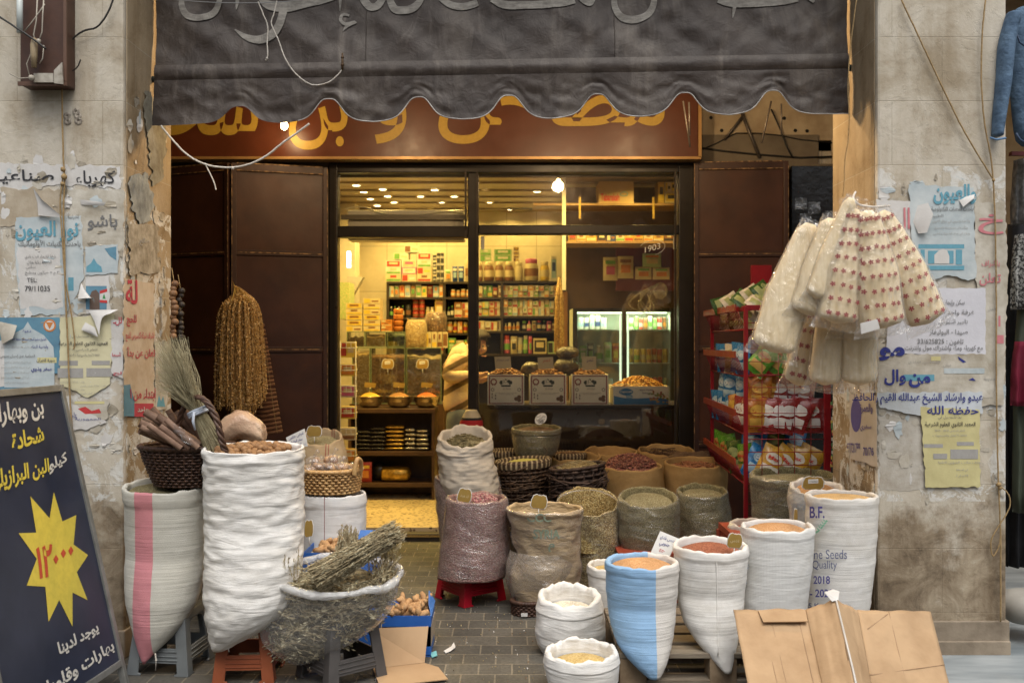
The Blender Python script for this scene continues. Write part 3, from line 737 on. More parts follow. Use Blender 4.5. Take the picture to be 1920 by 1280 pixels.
b.tube([W(44, 62, 4.27), W(60, 42, 4.27), W(76, 20, 4.27), W(84, 8, 4.27)], .003, 5); b.tube([W(82, 85, 4.27), W(80, 110, 4.27), W(74, 120, 4.27)], .0025, 5)
b.build('wiring', mat('dirty_wire', (.42, .38, .31), bump=0), o)
b = MB(); b.plate([W(101, 156, 4.27), W(118, 158, 4.27), W(116, 117, 4.27), (W(101, 132, 4.27))], (0, .008, 0)); b.bx((xat(64, 4.28), 4.275, zat(155, 4.28)), (xat(101, 4.28), 4.287, zat(138, 4.28))); b.build('bracket', mat('bracket_grey', (.42, .39, .33), (.2, .17, .13), 20), o)
b = MB(); b.tube([W(37, -20, 4.25), W(37, 62, 4.25)], [.013, .013], 12); b.build('conduit_pipe', mat('pale_conduit', (.55, .60, .58), bump=0, rough=.4), label='pale plastic conduit pipe ending beside the brown metal box', cat='pipe')
line_px('cable', 'black cable running from the brown box up over the pillar', [(121, 92), (140, 70), (158, 58), (180, 52), (195, 36), (206, 16), (213, -4)], D1 - .03, .0042, wire, 'cable')
line_px('cable', 'short stub of black cable below the brown box', [(120, 128), (132, 134), (145, 126), (151, 112)], D1 - .03, .003, wire, 'cable')
line_px('cable', 'stiff dark wire crossing the brown box diagonally', [(-5, 29), (30, 52), (60, 72), (86, 92)], 4.24, .005, wire, 'cable')
b = MB()
for px, py in ((126, 218), (146, 217), (127, 228), (147, 227), (143, 210)):
 c = W(px, py, D1 - .001); b.rings([[c + Vector((r * math.cos(k * .628), -q, r * math.sin(k * .628))) for k in range(10)] for r, q in ((.018, .0005), (.016, .003), (.005, .0035), (.0045, .001))], 0, capb=True)
b.build('wall_anchors', mat('anchor_grey', (.42, .37, .30), (.1, .08, .06), 60), kind='stuff', label='small plugged anchor holes on the left pillar', cat='hole')
# ------------------------------------------------------------------ blue price board (stands side-on, leaning)
o = thing('sandwich_board', 'dark blue sandwich board with white and yellow writing and a yellow star', 'sign board', (-1.66, 3.7, 0))
navy = mat('board_navy', (.028, .034, .058), (.019, .024, .042), 5, .38, .1, 12)
ycol = flat('board_yellow', (.62, .50, .07), .45); wcol = flat('board_white', (.60, .58, .52), .45); rcol = flat('board_red', (.48, .07, .03), .45)
alf = mat('board_frame_alu', (.33, .33, .31), (.24, .24, .22), 14, .4, .1, 60, metal=.6)
Fb = Vector((-1.643, 4.05, .087)); ud = Vector((-.088, -1, 0)).normalized(); upd = Vector((-.23, .02, 1)).normalized(); bn = upd.cross(ud).normalized()
if bn.x < 0: bn = -bn
BH, BW = 1.21, .80
def BP(a, h, k=0): return Fb + ud * (BW - a) + upd * h + bn * k      # a: 0 near edge .. BW far edge
def bbar(b, a0, a1, h0, h1, k0, k1, mi=0): b.hexa([BP(a0, h0, k1), BP(a1, h0, k1), BP(a1, h1, k1), BP(a0, h1, k1), BP(a0, h0, k0), BP(a1, h0, k0), BP(a1, h1, k0), BP(a0, h1, k0)], mi)
b = MB(); bbar(b, .02, BW - .01, .01, BH - .01, -.008, 0); b.build('board_panel', navy, o)
b = MB()
for q in ((0, .034, -.10, BH, -.018, .010), (BW - .018, BW + .006, -.088, BH, -.018, .010), (.034, BW - .018, 0, .026, -.018, .009), (.034, BW - .018, BH - .028, BH, -.018, .009)): bbar(b, *q)
b.ball(BP(.017, .30, .010), .006); b.ball(BP(.017, .9, .010), .006)
b.build('board_frame', alf, o, bev=.002)
for a in (.02, BW - .01):
 b = MB(); t = BP(a, BH - .03, -.02); f = Vector((t.x - .27, t.y, 0)); s_ = Vector((0, .014, 0)); q = Vector((.012, 0, 0))
 b.hexa([f - s_ - q, f - s_ + q, t - s_ + q, t - s_ - q, f + s_ - q, f + s_ + q, t + s_ + q, t + s_ - q]); b.build('rear_leg', alf, o)
PB = Plane(Fb, bn); b = MB()
def bt(t, q, mi, off=.03): b.letters_px(t, q, PB, mi, off, .0022)
# corners: bl, br, tr, tl as they lie on the panel
bt('بن وبهارات', ((-30, 808), (83, 786), (78, 745), (-34, 759)), 1); bt('شحادة', ((22, 846), (83, 826), (78, 796), (20, 812)), 0)
bt('كيلو', ((92, 890), (128, 868), (122, 846), (90, 860)), 1); bt('البن البرازيلي', ((-16, 938), (93, 898), (90, 858), (-20, 882)), 0)
bt('يوجد لدينا', ((112, 1234), (186, 1188), (180, 1164), (106, 1204)), 1); bt('بهارات وقلوبات', ((62, 1330), (216, 1222), (208, 1198), (56, 1294)), 1)
star = [(57, 930), (93, 971), (101, 922), (117, 977), (143, 965), (138, 1020), (165, 1040), (144, 1072), (164, 1124), (136, 1110), (136, 1174), (111, 1124), (91, 1165), (85, 1099), (50, 1097), (69, 1047), (35, 999), (68, 998)]
b.add([PB.hit(x, y, .0016) for x, y in star], tessellate_polygon([[PB.hit(x, y) for x, y in star]]), 0)
b.letters_px('١٢', ((70, 1086), (98, 1080), (96, 1018), (66, 1026)), PB, 2, .03, .003)
for x, y in ((105, 1048), (119, 1037), (133, 1032)): b.add([PB.hit(x + i, y + j, .003) for i, j in ((-5, 0), (0, 9), (5, -1), (0, -9))], [(0, 1, 2, 3)], 2)
b.build('board_lettering', [ycol, wcol, rcol], o)

# ------------------------------------------------------------------ bills, notices and torn paper on the pillars
pw = mat('paper_white', (.62, .61, .59), (.50, .48, .45), 7, .8, .5, 25); po = mat('paper_old', (.56, .53, .46), (.34, .30, .23), 8, .85, .6, 25)
pblue = mat('paper_blue', (.12, .27, .36), (.09, .19, .27), 8, .6, .3, 25); ppale = mat('paper_pale_blue', (.52, .56, .56), (.36, .42, .44), 6, .8, .4, 25)
pyel = mat('paper_yellow', (.60, .55, .28), (.50, .45, .22), 7, .8, .4, 25); pyel2 = mat('paper_yellow_right', (.58, .53, .27), (.46, .41, .2), 7, .8, .4, 25)
ink = flat('ink_black', (.035, .035, .04)); inkg = flat('ink_grey', (.17, .17, .17)); inkf = flat('ink_faded', (.34, .33, .31)); pink = flat('ink_crimson', (.45, .06, .09)); pinkl = flat('ink_pink', (.55, .20, .22))
inkb = flat('ink_blue', (.035, .045, .22)); inkp = flat('ink_violet', (.10, .09, .28)); tealm = flat('ink_teal', (.13, .33, .42)); redm = flat('ink_red', (.5, .05, .05)); skin_ = flat('photo_dark', (.13, .09, .07))
LIFT = [0]
def ragged(P, amp, seed, k=5, sides=None):
 out = []
 m = len(P)
 for i in range(m):
  a, c = P[i], P[(i+1) % m]
  out.append(a)
  if sides is None or i in sides:
   L = math.hypot(c[0]-a[0], c[1]-a[1]); q = max(2, int(L / k)); nx, ny = -(c[1]-a[1])/L, (c[0]-a[0])/L
   for j in range(1, q):
    t = j / q; d = amp * (noise.noise(Vector((seed + i * 7.3, j * .37, 0))) * 1.6 + rnd.uniform(-.35, .35))
    out.append((lerp(a[0], c[0], t) + nx * d, lerp(a[1], c[1], t) + ny * d))
 return out
def bill(name, label, plane, outline, mats, lines=(), shapes=(), cat='bill', lift=None, curl=0):
 """paper: outline in pixels on a real plane; shapes: (points, material); lines: (text, box, material, weight)"""
 if lift is None: LIFT[0] += 1; lift = .002 + LIFT[0] * .0004
 b = MB()
 P = [plane.hit(p[0], p[1], lift + (p[2] if len(p) > 2 else 0)) for p in outline]
 b.plate([p for p in P], plane.n * -.0012, 0)
 for kk, (pts, mi) in enumerate(shapes): b.add([plane.hit(p[0], p[1], lift + .0006 + kk * .00025) for p in pts], tessellate_polygon([[plane.hit(p[0], p[1]) for p in pts]]), mi)
 for t, q, mi, *wgt in lines: b.letters_px(t, q, plane, mi, wgt[0] if wgt else 0, lift + .0028)
 return b.build(name, mats, label=label, cat=cat)
def rect(x0, y0, x1, y1): return [(x0, y0), (x1, y0), (x1, y1), (x0, y1)]
L = PLF
bill('notice', 'torn white strip on the left pillar reading electrical and industrial works in black Arabic', L, ragged([(-5, 306), (224, 312), (226, 352), (110, 346), (-5, 362)], 3, 1), [pw, ink], [('كهرباء', (142, 320, 217, 352), 1, .012), ('صناعية', (-16, 318, 102, 345), 1, .012)])
bill('notice', 'stained paper under the torn electrical strip, with one grey Arabic word', L, ragged([(128, 356), (232, 356), (232, 470), (150, 470), (132, 420)], 3, 2), [po, inkg], [('باشو', (165, 402, 221, 432), 1, .015), ('للدراسة', (128, 402, 148, 412), 1)])
bill('notice', 'torn brown backing paper beside the twine on the left pillar', L, ragged([(0, 352), (112, 356), (116, 405), (70, 420), (0, 425)], 4, 3), [mat('paper_brown', (.46, .40, .31), (.33, .27, .19), 9, .9, .7, 25)])
bill('poster', 'pale blue opticians poster with outlined Arabic heading on the left pillar', L, ragged([(30, 408), (152, 404), (158, 520), (125, 590), (38, 590), (28, 470)], 2, 4), [ppale, tealm, inkg, pw], [('نور العيون', (30, 414, 148, 452), 1, .03), ('باحدث تكنيات الأوتوماتيك', (36, 450, 152, 464), 2, .012)], [([(128, 520), (138, 520), (138, 545), (128, 545)], 1)])
bill('notice', 'white flat to let notice with a telephone number on the left pillar', L, ragged([(32, 463, ), (112, 466), (118, 575), (95, 580), (60, 574), (38, 578)], 2, 5, 4), [pw, inkg, ink], [('شقة للايجار قرب نادي', (48, 478, 106, 486), 1), ('الضيعة بناية هلال', (52, 488, 98, 496), 1), ('سكني', (50, 498, 68, 505), 1), ('٣ م + صالون ومطبخ', (48, 508, 112, 516), 1), ('TEL:', (52, 521, 71, 529), 2, .004), ('79/11035', (48, 536, 95, 546), 2, .004)])
bill('poster', 'pale poster with a blue mosque dome in its corner, on the left pillar', L, ragged([(160, 462), (221, 458), (221, 512), (160, 516)], 1.5, 6), [ppale, tealm, pblue], shapes=[([(162, 510), (162, 500), (170, 494), (176, 484), (182, 494), (190, 500), (192, 510)], 1), ([(196, 466), (218, 462), (218, 488), (206, 480)], 2)])
bill('poster', 'torn campaign poster with a dark portrait and flag on the left pillar', L, ragged([(160, 520), (205, 516), (206, 585), (162, 588)], 2, 7), [pw, pblue, skin_, redm, flat('flag_green', (.05, .25, .08))], shapes=[([(161, 536), (200, 536), (200, 580), (161, 580)], 1), ([(168, 580), (168, 556), (172, 546), (180, 543), (186, 550), (187, 580)], 2), ([(187, 546), (201, 542), (201, 568), (187, 566)], 0), ([(187, 545), (201, 541), (201, 547), (187, 551)], 3), ([(187, 562), (201, 563), (201, 568), (187, 567)], 3), ([(192, 560), (195, 550), (198, 560)], 4)])
bill('poster', 'bright blue religious poster with a white arch and round emblem on the left pillar', L, rect(-6, 595, 112, 700) + [(60, 730), (-6, 730)], [pblue, ppale, inkb, flat('emblem_orange', (.55, .20, .05)), pyel, inkg, pw], [('دعوة', (44, 618, 60, 624), 2), ('الشيخ سليم أنيس سوسان حفظه الله', (24, 632, 88, 640), 2, .008), ('وقضية البناء', (60, 646, 92, 654), 2), ('دورة الفرآن', (70, 671, 104, 679), 5, .02), ('سفر وذوي', (60, 688, 98, 698), 2, .02)],
  [([(8, 726), (8, 650), (24, 626), (44, 616), (52, 603), (60, 616), (82, 628), (100, 650), (102, 672), (102, 726)], 1), ([(70, 670), (106, 670), (106, 680), (70, 680)], 4), ([(93 + 12 * math.cos(k * .524), 610 + 12 * math.sin(k * .524)) for k in range(12)], 3), ([(93 + 9 * math.cos(k * .524), 610 + 9 * math.sin(k * .524)) for k in range(12)], 6), ([(86, 604), (100, 604), (93, 617)], 3)])
bill('notice', 'white lawyer notice with small print pasted over the blue poster', L, ragged([(-6, 640), (30, 636), (72, 640), (64, 700), (48, 724), (-6, 724)], 1.5, 9), [pw, inkg, inkf], [('المحامية هدى إحسان مخزومي', (2, 664, 67, 672), 1, .012)] + [('في ما يلي وقد تم الاتفاق بين الجميع', (4 + k % 2 * 6, 648 + k * 9.5, 62 - k, 653 + k * 9.5), 2) for k in (0, 3, 4, 5, 6, 7)])
bill('poster', 'cream religious college notice with grey boxes on the left pillar', L, ragged([(112, 596), (214, 588), (206, 720), (165, 745), (112, 720)], 2, 10), [mat('paper_cream', (.62, .58, .38), (.54, .50, .32), 7, .8, .4, 25), ink, inkg, inkf], [('المعهد الثانوي للعلوم الشرعية', (112, 640, 203, 650), 1, .015), ('بما للتحصيل في', (136, 628, 178, 634), 2), ('للعام الدراسي ٢٠١٩', (130, 653, 184, 659), 2), ('لكافة الأعمار والمستويات العلمية', (128, 662, 188, 668), 2)] + [('هاتف : ٧٢٣٤٥٦ - المكتب الشرعي', (112 + 40 * (k % 2), 714 + 7 * k, 160 + 40 * (k % 2), 719 + 7 * k), 3) for k in range(4)], [(rect(110, 676, 146, 685), 3), (rect(172, 676, 206, 684), 3), (rect(108, 690, 156, 708), 3), (rect(162, 690, 210, 706), 3)])
bill('poster', 'torn strip with red and green flag marks low on the left pillar', L, ragged([(134, 752), (205, 750), (200, 786), (138, 790)], 3, 11), [po, redm, inkb, pyel], [('الجمهورية', (142, 782, 190, 788), 2)], [([(146, 766), (160, 762), (172, 770), (186, 766), (190, 774), (160, 776)], 1), (rect(140, 752, 196, 757), 3)])
bill('paper_scrap', 'white strip of torn paper below the flag strip on the left pillar', L, ragged([(110, 756), (134, 756), (200, 792), (160, 806), (112, 800)], 3, 12), [pw, inkb], [('عاجل', (130, 772, 146, 786), 1)])
def flap(label, pts, m=pw, mi2=None, plane=L):
 b = MB(); P = [plane.hit(x, y, .006 + k) for x, y, k in pts]
 c = sum(P, Vector()) / len(P) + plane.n * .004
 b.add(P + [c], [(i, (i + 1) % len(P), len(P)) for i in range(len(P))], 0, True)
 return b.build('paper_scrap', m, label=label, cat='paper scrap', sub=2, crease=len(P))
flap('large white torn flap curling below the electrical strip on the left pillar', [(62, 352, 0), (78, 374, .03), (118, 408, .02), (72, 404, .012), (70, 380, .004)])
flap('white torn flap curling out over the dome poster on the left pillar', [(152, 530, .002), (146, 560, .02), (176, 558, .035), (178, 568, .02), (160, 545, .0)])
flap('white crumpled paper corner over the campaign portrait on the left pillar', [(166, 582, .004), (222, 580, .012), (206, 588, .03), (190, 592, .02), (186, 628, .04), (176, 600, .012)])
flap('small white curled scrap over the cream college notice', [(152, 618, .01), (160, 604, .002), (178, 614, .02), (184, 632, .03), (170, 626, .012)])
flap('peeled curl of white paper at the right end of the electrical strip', [(150, 374, .002), (198, 380, .02), (194, 386, .014), (152, 384, .0)])
flap('cream torn flake at the left edge of the blue religious poster', [(-4, 602, .004), (32, 610, .02), (24, 634, .03), (4, 645, .01)], po)
# bill round the corner, red lettering across the inner face
bill('poster', 'torn pilgrimage poster with crimson Arabic lettering on the left pillar inner face', PLI, ragged([(232, 520), (288, 532), (290, 770), (232, 780)], 2.5, 20), [mat('paper_reveal', (.54, .46, .36), (.42, .33, .23), 6, .85, .5, 25), pink, pblue, pw], [('لة', (232, 524, 254, 570), 1, .02), ('للحج', (234, 590, 252, 612), 1, .02), ('باشراف شركة اكسبرس للحج', (232, 622, 286, 640), 1, .012), ('تعلن عن بدأ', (233, 650, 287, 672), 1, .02), ('ابتداء من ١', (240, 728, 288, 752), 1, .02), ('جاحد', (254, 762, 274, 774), 3, .02)], [(rect(252, 756, 288, 781), 1), ([(232, 722), (244, 720), (252, 752), (252, 780), (232, 780)], 2)])
bill('paper_scrap', 'torn red lettered end of the pilgrimage poster on the front of the left pillar', L, ragged([(208, 600), (231, 600), (231, 710), (210, 700)], 2, 21), [pw, pink], [('للـ', (214, 594, 230, 610), 1, .02), ('أسعا', (212, 660, 230, 668), 1, .02), ('لح', (214, 696, 230, 704), 1, .02)])
bill('paper_scrap', 'grey green flaking paint patch high on the inner face of the left pillar', PLI, ragged([(272, 170), (300, 190), (312, 260), (308, 330), (286, 350), (280, 280), (270, 220)], 5, 23), [mat('flaking_paint', (.26, .25, .20), (.15, .13, .09), 14, .8, .7, 30)], cat='paint patch')
bill('paper_scrap', 'blue grey torn poster remnant on the inner face of the left pillar', PLI, ragged([(246, 330), (272, 322), (288, 370), (280, 415), (262, 420), (246, 390)], 5, 24), [mat('torn_blue', (.30, .32, .31), (.13, .14, .14), 16, .8, .7, 30)])
bill('paper_scrap', 'scratched grey poster remnant with a dark oval above the crimson lettering', PLI, ragged([(240, 420), (296, 420), (300, 510), (244, 516)], 4, 25), [mat('torn_grey', (.40, .36, .29), (.20, .17, .12), 18, .85, .7, 30), inkf], [('صالح', (258, 446, 276, 460), 1, .02)])
bill('paper_scrap', 'pale notice strip beside the dried twigs on the inner face of the left pillar', PLI, ragged([(291, 640), (314, 640), (314, 765), (292, 770)], 2, 26), [po, inkf, tealm], [('ملاحظة هامة', (294, 660 + 16 * k, 310, 668 + 16 * k), 1) for k in range(5)] , [([(294, 762), (298, 740), (302, 752), (306, 742), (310, 762)], 2)])

# right pillar
bill('notice', 'white sheet with large pink Arabic letters at the top of the right pillar bills', L, ragged([(1642, 374), (1712, 378), (1704, 470), (1690, 520), (1650, 440)], 2, 30), [pw, pinkl], [('ال', (1676, 390, 1704, 442), 1, .02)])
bill('notice', 'old cream sheet with a pink Arabic letter at the right edge of the right pillar', L, ragged([(1826, 380), (1884, 380), (1890, 520), (1880, 760), (1836, 760)], 2.5, 31), [po, pinkl, pink, inkf], [('خ', (1832, 402, 1880, 440), 1, .02), ('باشراف', (1838, 488, 1872, 502), 1, .01), ('تعلن', (1834, 512, 1874, 536), 1, .02), ('تحميل', (1850, 574, 1866, 584), 3), ('بمدينة', (1842, 706, 1866, 714), 3)], [(rect(1872, 592, 1876, 612), 1), (rect(1868, 628, 1882, 644), 1)])
bill('poster', 'pale blue opticians poster with an arched building on the right pillar', L, ragged([(1704, 346), (1826, 352), (1830, 520), (1815, 526), (1780, 516), (1745, 526), (1712, 505)], 2, 32), [ppale, tealm, inkg, pw, inkf], [('والعيون', (1748, 346, 1828, 384), 1, .035), ('باحدث المعدات التكنولوجية', (1744, 388, 1822, 398), 2, .01), ('الطبية', (1744, 402, 1766, 409), 2), ('والاختصاصيين في مجال العيون', (1746, 412, 1816, 420), 4), ('وبأسعار مدروسة للجميع', (1750, 424, 1812, 431), 4), ('وذلك في مركز البصريات الطبي', (1748, 436, 1816, 442), 4)], [(rect(1722, 458, 1808, 466), 1), (rect(1726, 468, 1734, 496), 1), (rect(1792, 468, 1804, 496), 1), (rect(1740, 470, 1788, 494), 1), ([(1752, 494), (1752, 478), (1760, 470), (1768, 466), (1776, 470), (1780, 480), (1780, 494)], 3), (rect(1722, 498, 1808, 506), 1)])
flap('white torn curl on the opticians poster of the right pillar', [(1718, 386, .002), (1740, 380, .02), (1750, 402, .035), (1738, 436, .03), (1722, 438, .012), (1712, 415, .004)], pw)
flap('curled white paper edge beside the heading of the right opticians poster', [(1796, 372, .002), (1828, 364, .01), (1826, 372, .03), (1806, 388, .02)], pw)
bill('notice', 'white room to let notice with typed Arabic lines on the right pillar', L, ragged([(1672, 540), (1848, 540), (1848, 664), (1660, 664)], 1.2, 34), [mat('paper_lilac', (.60, .60, .64), (.54, .54, .58), 7, .8, .4, 25), inkg, ink], [('سكن وإيجار', (1768, 562, 1806, 574), 1, .006), ('غرفة واحدة', (1768, 581, 1824, 592), 1, .006), ('تأجير أسبوعي', (1758, 598, 1812, 610), 1, .006), ('صيدا - البوليفار', (1740, 617, 1812, 629), 1, .006), ('تلفون : 33/625825', (1718, 635, 1804, 647), 1, .006), ('مع كهرباء وماء واشتراك مول وانترنت', (1694, 647, 1840, 660), 1, .006)])
bill('poster', 'torn election poster with dark blue Arabic words on the right pillar', L, ragged([(1646, 640), (1662, 664), (1846, 664), (1864, 720), (1862, 745), (1646, 748)], 2, 35), [po, inkb, ppale, pyel, inkf, tealm], [('مو', (1646, 650, 1694, 676), 1, .05), ('وال', (1656, 692, 1696, 722), 1, .03), ('من', (1702, 700, 1742, 726), 1, .04), ('المجلس البلدي', (1700, 676, 1760, 682), 4), ('بيان', (1766, 680, 1780, 688), 4)], [(rect(1694, 702, 1752, 714), 5), (rect(1746, 668, 1764, 676), 3), ([(1796, 668), (1812, 678), (1806, 680), (1798, 674)], 1), ([(1816, 712), (1824, 708), (1830, 714)], 1), (rect(1770, 690, 1846, 700), 2)])
bill('poster', 'strip of blue outlined Arabic script below the election poster on the right pillar', L, ragged([(1644, 736), (1842, 734), (1842, 776), (1720, 778), (1650, 764)], 2, 36), [mat('paper_bluish', (.52, .56, .60), (.42, .44, .44), 7, .8, .4, 25), inkb], [('عبدو وارشاد الشيخ عبدالله القيم والحافظ', (1596, 736, 1840, 758), 1, .018), ('حفظه الله', (1736, 760, 1832, 776), 1, .018)])
bill('poster', 'yellow religious college notice low on the right pillar', L, ragged([(1726, 762), (1836, 768), (1838, 912), (1736, 914), (1732, 850)], 2, 37), [pyel2, ink, inkg, inkf], [('المعهد الثانوي للعلوم الشرعية', (1732, 790, 1826, 802), 1, .012), ('بما للتحصيل في', (1756, 778, 1800, 786), 2), ('للعام الدراسي 2018 - 2019', (1750, 804, 1806, 810), 3), ('لكافة الأعمار والمستويات', (1746, 812, 1810, 818), 3), ('هاتف مكتب الشؤون العامة', (1756, 863, 1836, 869), 3), ('في المنطقة', (1790, 877, 1812, 883), 3), ('الادارة', (1790, 888, 1812, 894), 3)], [(rect(1732, 832, 1768, 839), 3), (rect(1794, 828, 1826, 835), 3), (rect(1782, 842, 1834, 860), 3), (rect(1750, 850, 1776, 860), 3)])
bill('notice', 'pale notice with violet seal and phone numbers inside the right pillar', PRI, ragged([(1592, 738), (1643, 742), (1645, 876), (1593, 858)], 1.5, 38), [mat('paper_dim', (.50, .47, .44), (.42, .38, .33), 7, .85, .4, 25), inkp, po], [('والعمرة', (1618, 756, 1642, 776), 1, .02), ('سفري', (1618, 796, 1640, 808), 1, .02), ('97/731799', (1594, 830, 1618, 848), 1, .01), ('70/76', (1624, 838, 1644, 854), 1, .01)], [([(1605 + 10 * math.cos(k * .39), 778 + 32 * math.sin(k * .39)) for k in range(16)], 1), ])
bill('paper_scrap', 'grey paste residue patch under the yellow notice on the right pillar', L, ragged([(1646, 780), (1728, 780), (1740, 905), (1735, 918), (1650, 920)], 4, 39), [mat('paste_residue', (.50, .475, .42), (.34, .30, .24), 10, .9, .7, 30)], cat='paper scrap', lift=.0012)
# ------------------------------------------------------------------ sacks
G_SACK = 'sacks of spices and grain before the shop'
class Sack:
 def __init__(s, name, label, D, sil, rim, body, fill=None, kd=.85, fd=.03, heap=.03, roll=.016, cuff=0, cuffw=.012, wob=(.006, 7, 9), film_m=None, rimwob=.008, shift=(), ntheta=72, rows=56, cat='sack', fill_name='contents', sq=1.0, group=G_SACK, fillscale=.94, lumps=None, extra=None, seedv=None, collar=0, rimrows=None):
  roll *= .72; k_ = 1 if 'wrinkled' in label or 'crumpled' in label or film_m else .5; wob = (wob[0] * k_,) + tuple(wob[1:])
  sd = seedv if seedv is not None else (hash(label) % 97) * 1.0; sd = sum(ord(c) for c in label) % 97
  s.D = D; s.sil = sil; s.kd = kd
  zt = None
  x0, x1 = sil[0][1], sil[0][2]; rx0 = (x1 - x0) / 2 * D / F; ry0 = rx0 * kd
  zf = EYE - (rim[0] - 640) * (D - ry0) / F; zb = EYE - (rim[1] - 640) * (D + ry0) / F
  s.zc, s.zd = (zf + zb) / 2, (zb - zf) / 2
  zbot = zat(sil[-1][0], D); s.zbot = zbot
  tab = []
  for q in sil:
   z = zat(q[0], D); tab.append((z, xat((q[1] + q[2]) / 2, D), (q[2] - q[1]) / 2 * D / F))
  top = tab[0][0]
  tab = [(lerp(zbot, s.zc, (z - zbot) / (top - zbot)), x, r) for z, x, r in tab][::-1]
  s.tab = tab; H = s.zc - zbot; s.H = H
  sh = list(shift) or [(0, 0), (1, 0)]
  Rg = []; s.prof = []
  for i in range(rows + 1):
   v = i / rows; v = v ** .9
   z = zbot + H * v; x, r = interp(tab, z)
   # soften the polyline
   xa, ra = interp(tab, z - H * .03); xb, rb = interp(tab, z + H * .03)
   if 0 < i < rows: x, r = (x * 2 + xa + xb) / 4, (r * 2 + ra + rb) / 4
   yy = D + interp(sh, v)[0]
   s.prof.append((z, x, r, yy))
   ring = []
   for k in range(ntheta):
    a = 2 * math.pi * k / ntheta; ca, sa = math.cos(a), math.sin(a)
    d = wob[0] * (N3(ca * wob[1] * .5 + sd, sa * wob[1] * .5, z * wob[2]) + .6 * N3(ca * wob[1] + sd, sa * wob[1], z * wob[2] * 2.3))
    d *= min(1, r / .06)
    e = 0
    if cuff and z > s.zc - cuff:
     e = cuffw * min(1, (z - (s.zc - cuff)) / .006) * (1 + .4 * N3(ca * 3 + sd, sa * 3, 5))
    rr = r + d + e
    zz = z + s.zd * sa * v ** 2.2
    if cuff: zz += .012 * N3(ca * 2 + sd, sa * 2, 9) * v ** 6
    ring.append(Vector((x + rr * ca, yy + rr * kd * sa, zz)))
   Rg.append(ring)
  zt, xt, rt, yt = s.prof[-1]
  rt = rt + (cuffw if cuff else 0)
  # rolled rim
  nr = 6
  rad = []
  for q in range(1, nr + 1):
   t = math.pi * q / nr
   ring = []
   for k in range(ntheta):
    a = 2 * math.pi * k / ntheta; ca, sa = math.cos(a), math.sin(a)
    rl = roll * (1 + .45 * N3(ca * 3.3 + sd, sa * 3.3, 2) + .2 * N3(ca * 9 + sd, sa * 9, 4))
    wz = rimwob * (N3(ca * 2.2 + sd, sa * 2.2, 7) + .5 * N3(ca * 6 + sd, sa * 6, 1))
    rr = rt - rl * (1 - math.cos(t))
    ring.append(Vector((xt + rr * ca, yt + rr * kd * sa, zt + s.zd * sa + wz * math.sin(t / 2) + rl * 1.15 * math.sin(t))))
   Rg.append(ring)
  # soft fold of the rim meets the inside
  ri = rt - 2.0 * roll
  for q in range(1, 5):
   t = q / 4
   Rg.append([Vector((xt + (ri * (1 - .03 * t)) * math.cos(a) , yt + ri * (1 - .03 * t) * kd * math.sin(a), zt + s.zd * math.sin(a) + rimwob * .6 * N3(math.cos(a) * 2.2 + sd, math.sin(a) * 2.2, 7) - t * (fd + .05))) for a in [2 * math.pi * k / ntheta for k in range(ntheta)]])
  s.top = (xt, yt, zt, ri)
  o = thing(name, label, cat, (s.prof[0][1], s.prof[0][3], zbot), group); s.o = o
  b = MB(); b.rings(Rg, 0, True, False); s.b = b; s.body = body
  if extra: extra(s, b)
  m = [body] if not isinstance(body, list) else body
  b.build('sack_body', m, o)
  if film_m:
   b = MB()
   FR = []
   for i, ring in enumerate(Rg[2:rows + 1 + nr]):
    c = sum(ring, Vector()) / len(ring)
    FR.append([p + Vector(((p - c).x, (p - c).y, 0)).normalized() * (.004 + .004 * N3(p.x * 14, p.y * 14, p.z * 30 + sd)) for p in ring])
   b.rings(FR, 0, False, False); b.build('plastic_liner', film_m, o)
  if fill:
   b = MB(); n2 = 40; RR = []
   for q in range(13):
    t = 1 - q / 12; ring = []
    for k in range(n2):
     a = 2 * math.pi * k / n2; ca, sa = math.cos(a), math.sin(a)
     rr = ri * fillscale * t
     z = zt + s.zd * sa * t - fd + heap * (1 - t * t) + .006 * N3(xt + rr * ca * 9, rr * sa * 9, sd) * (1.4 - t)
     ring.append(Vector((xt + rr * ca, yt + rr * kd * sa, z)))
    RR.append(ring)
   b.rings(RR, 0, False, True); s.fz = lambda u, v_: zt + s.zd * v_ - fd + heap * (1 - u * u - v_ * v_)
   if lumps: lumps(b, s)
   b.build(fill_name, fill if isinstance(fill, list) else [fill], o)
 def front(s, px, py, lift=.004):
  """point on the near side of the sack under this pixel"""
  z = zat(py, s.D)
  for _ in range(3):
   i = 0
   P = s.prof
   zz = min(max(z, P[0][0]), P[-1][0])
   for i in range(len(P) - 1):
    if P[i][0] <= zz <= P[i+1][0]: break
   t = (zz - P[i][0]) / max(P[i+1][0] - P[i][0], 1e-6)
   x, r, yy = [lerp(P[i][k], P[i+1][k], t) for k in (1, 2, 3)]
   X = xat(px, s.D); c = max(-.985, min(.985, (X - x) / max(r, .01)))
   y = yy - (r + lift) * s.kd * math.sqrt(1 - c * c) - .002
   z = zat(py, y);
  return Vector((x + r * 1.02 * c if abs(c) > .98 else xat(px, y), y, z))
 def letters(s, b, t, q, mi, off=0.0, lift=.006):
  x0, y0, x1, y1 = q
  b.letters(t, lambda u, v, l: s.front(lerp(x0, x1, u), lerp(y1, y0, v), lift) - Vector((0, l * .0008, 0)), mi, off)
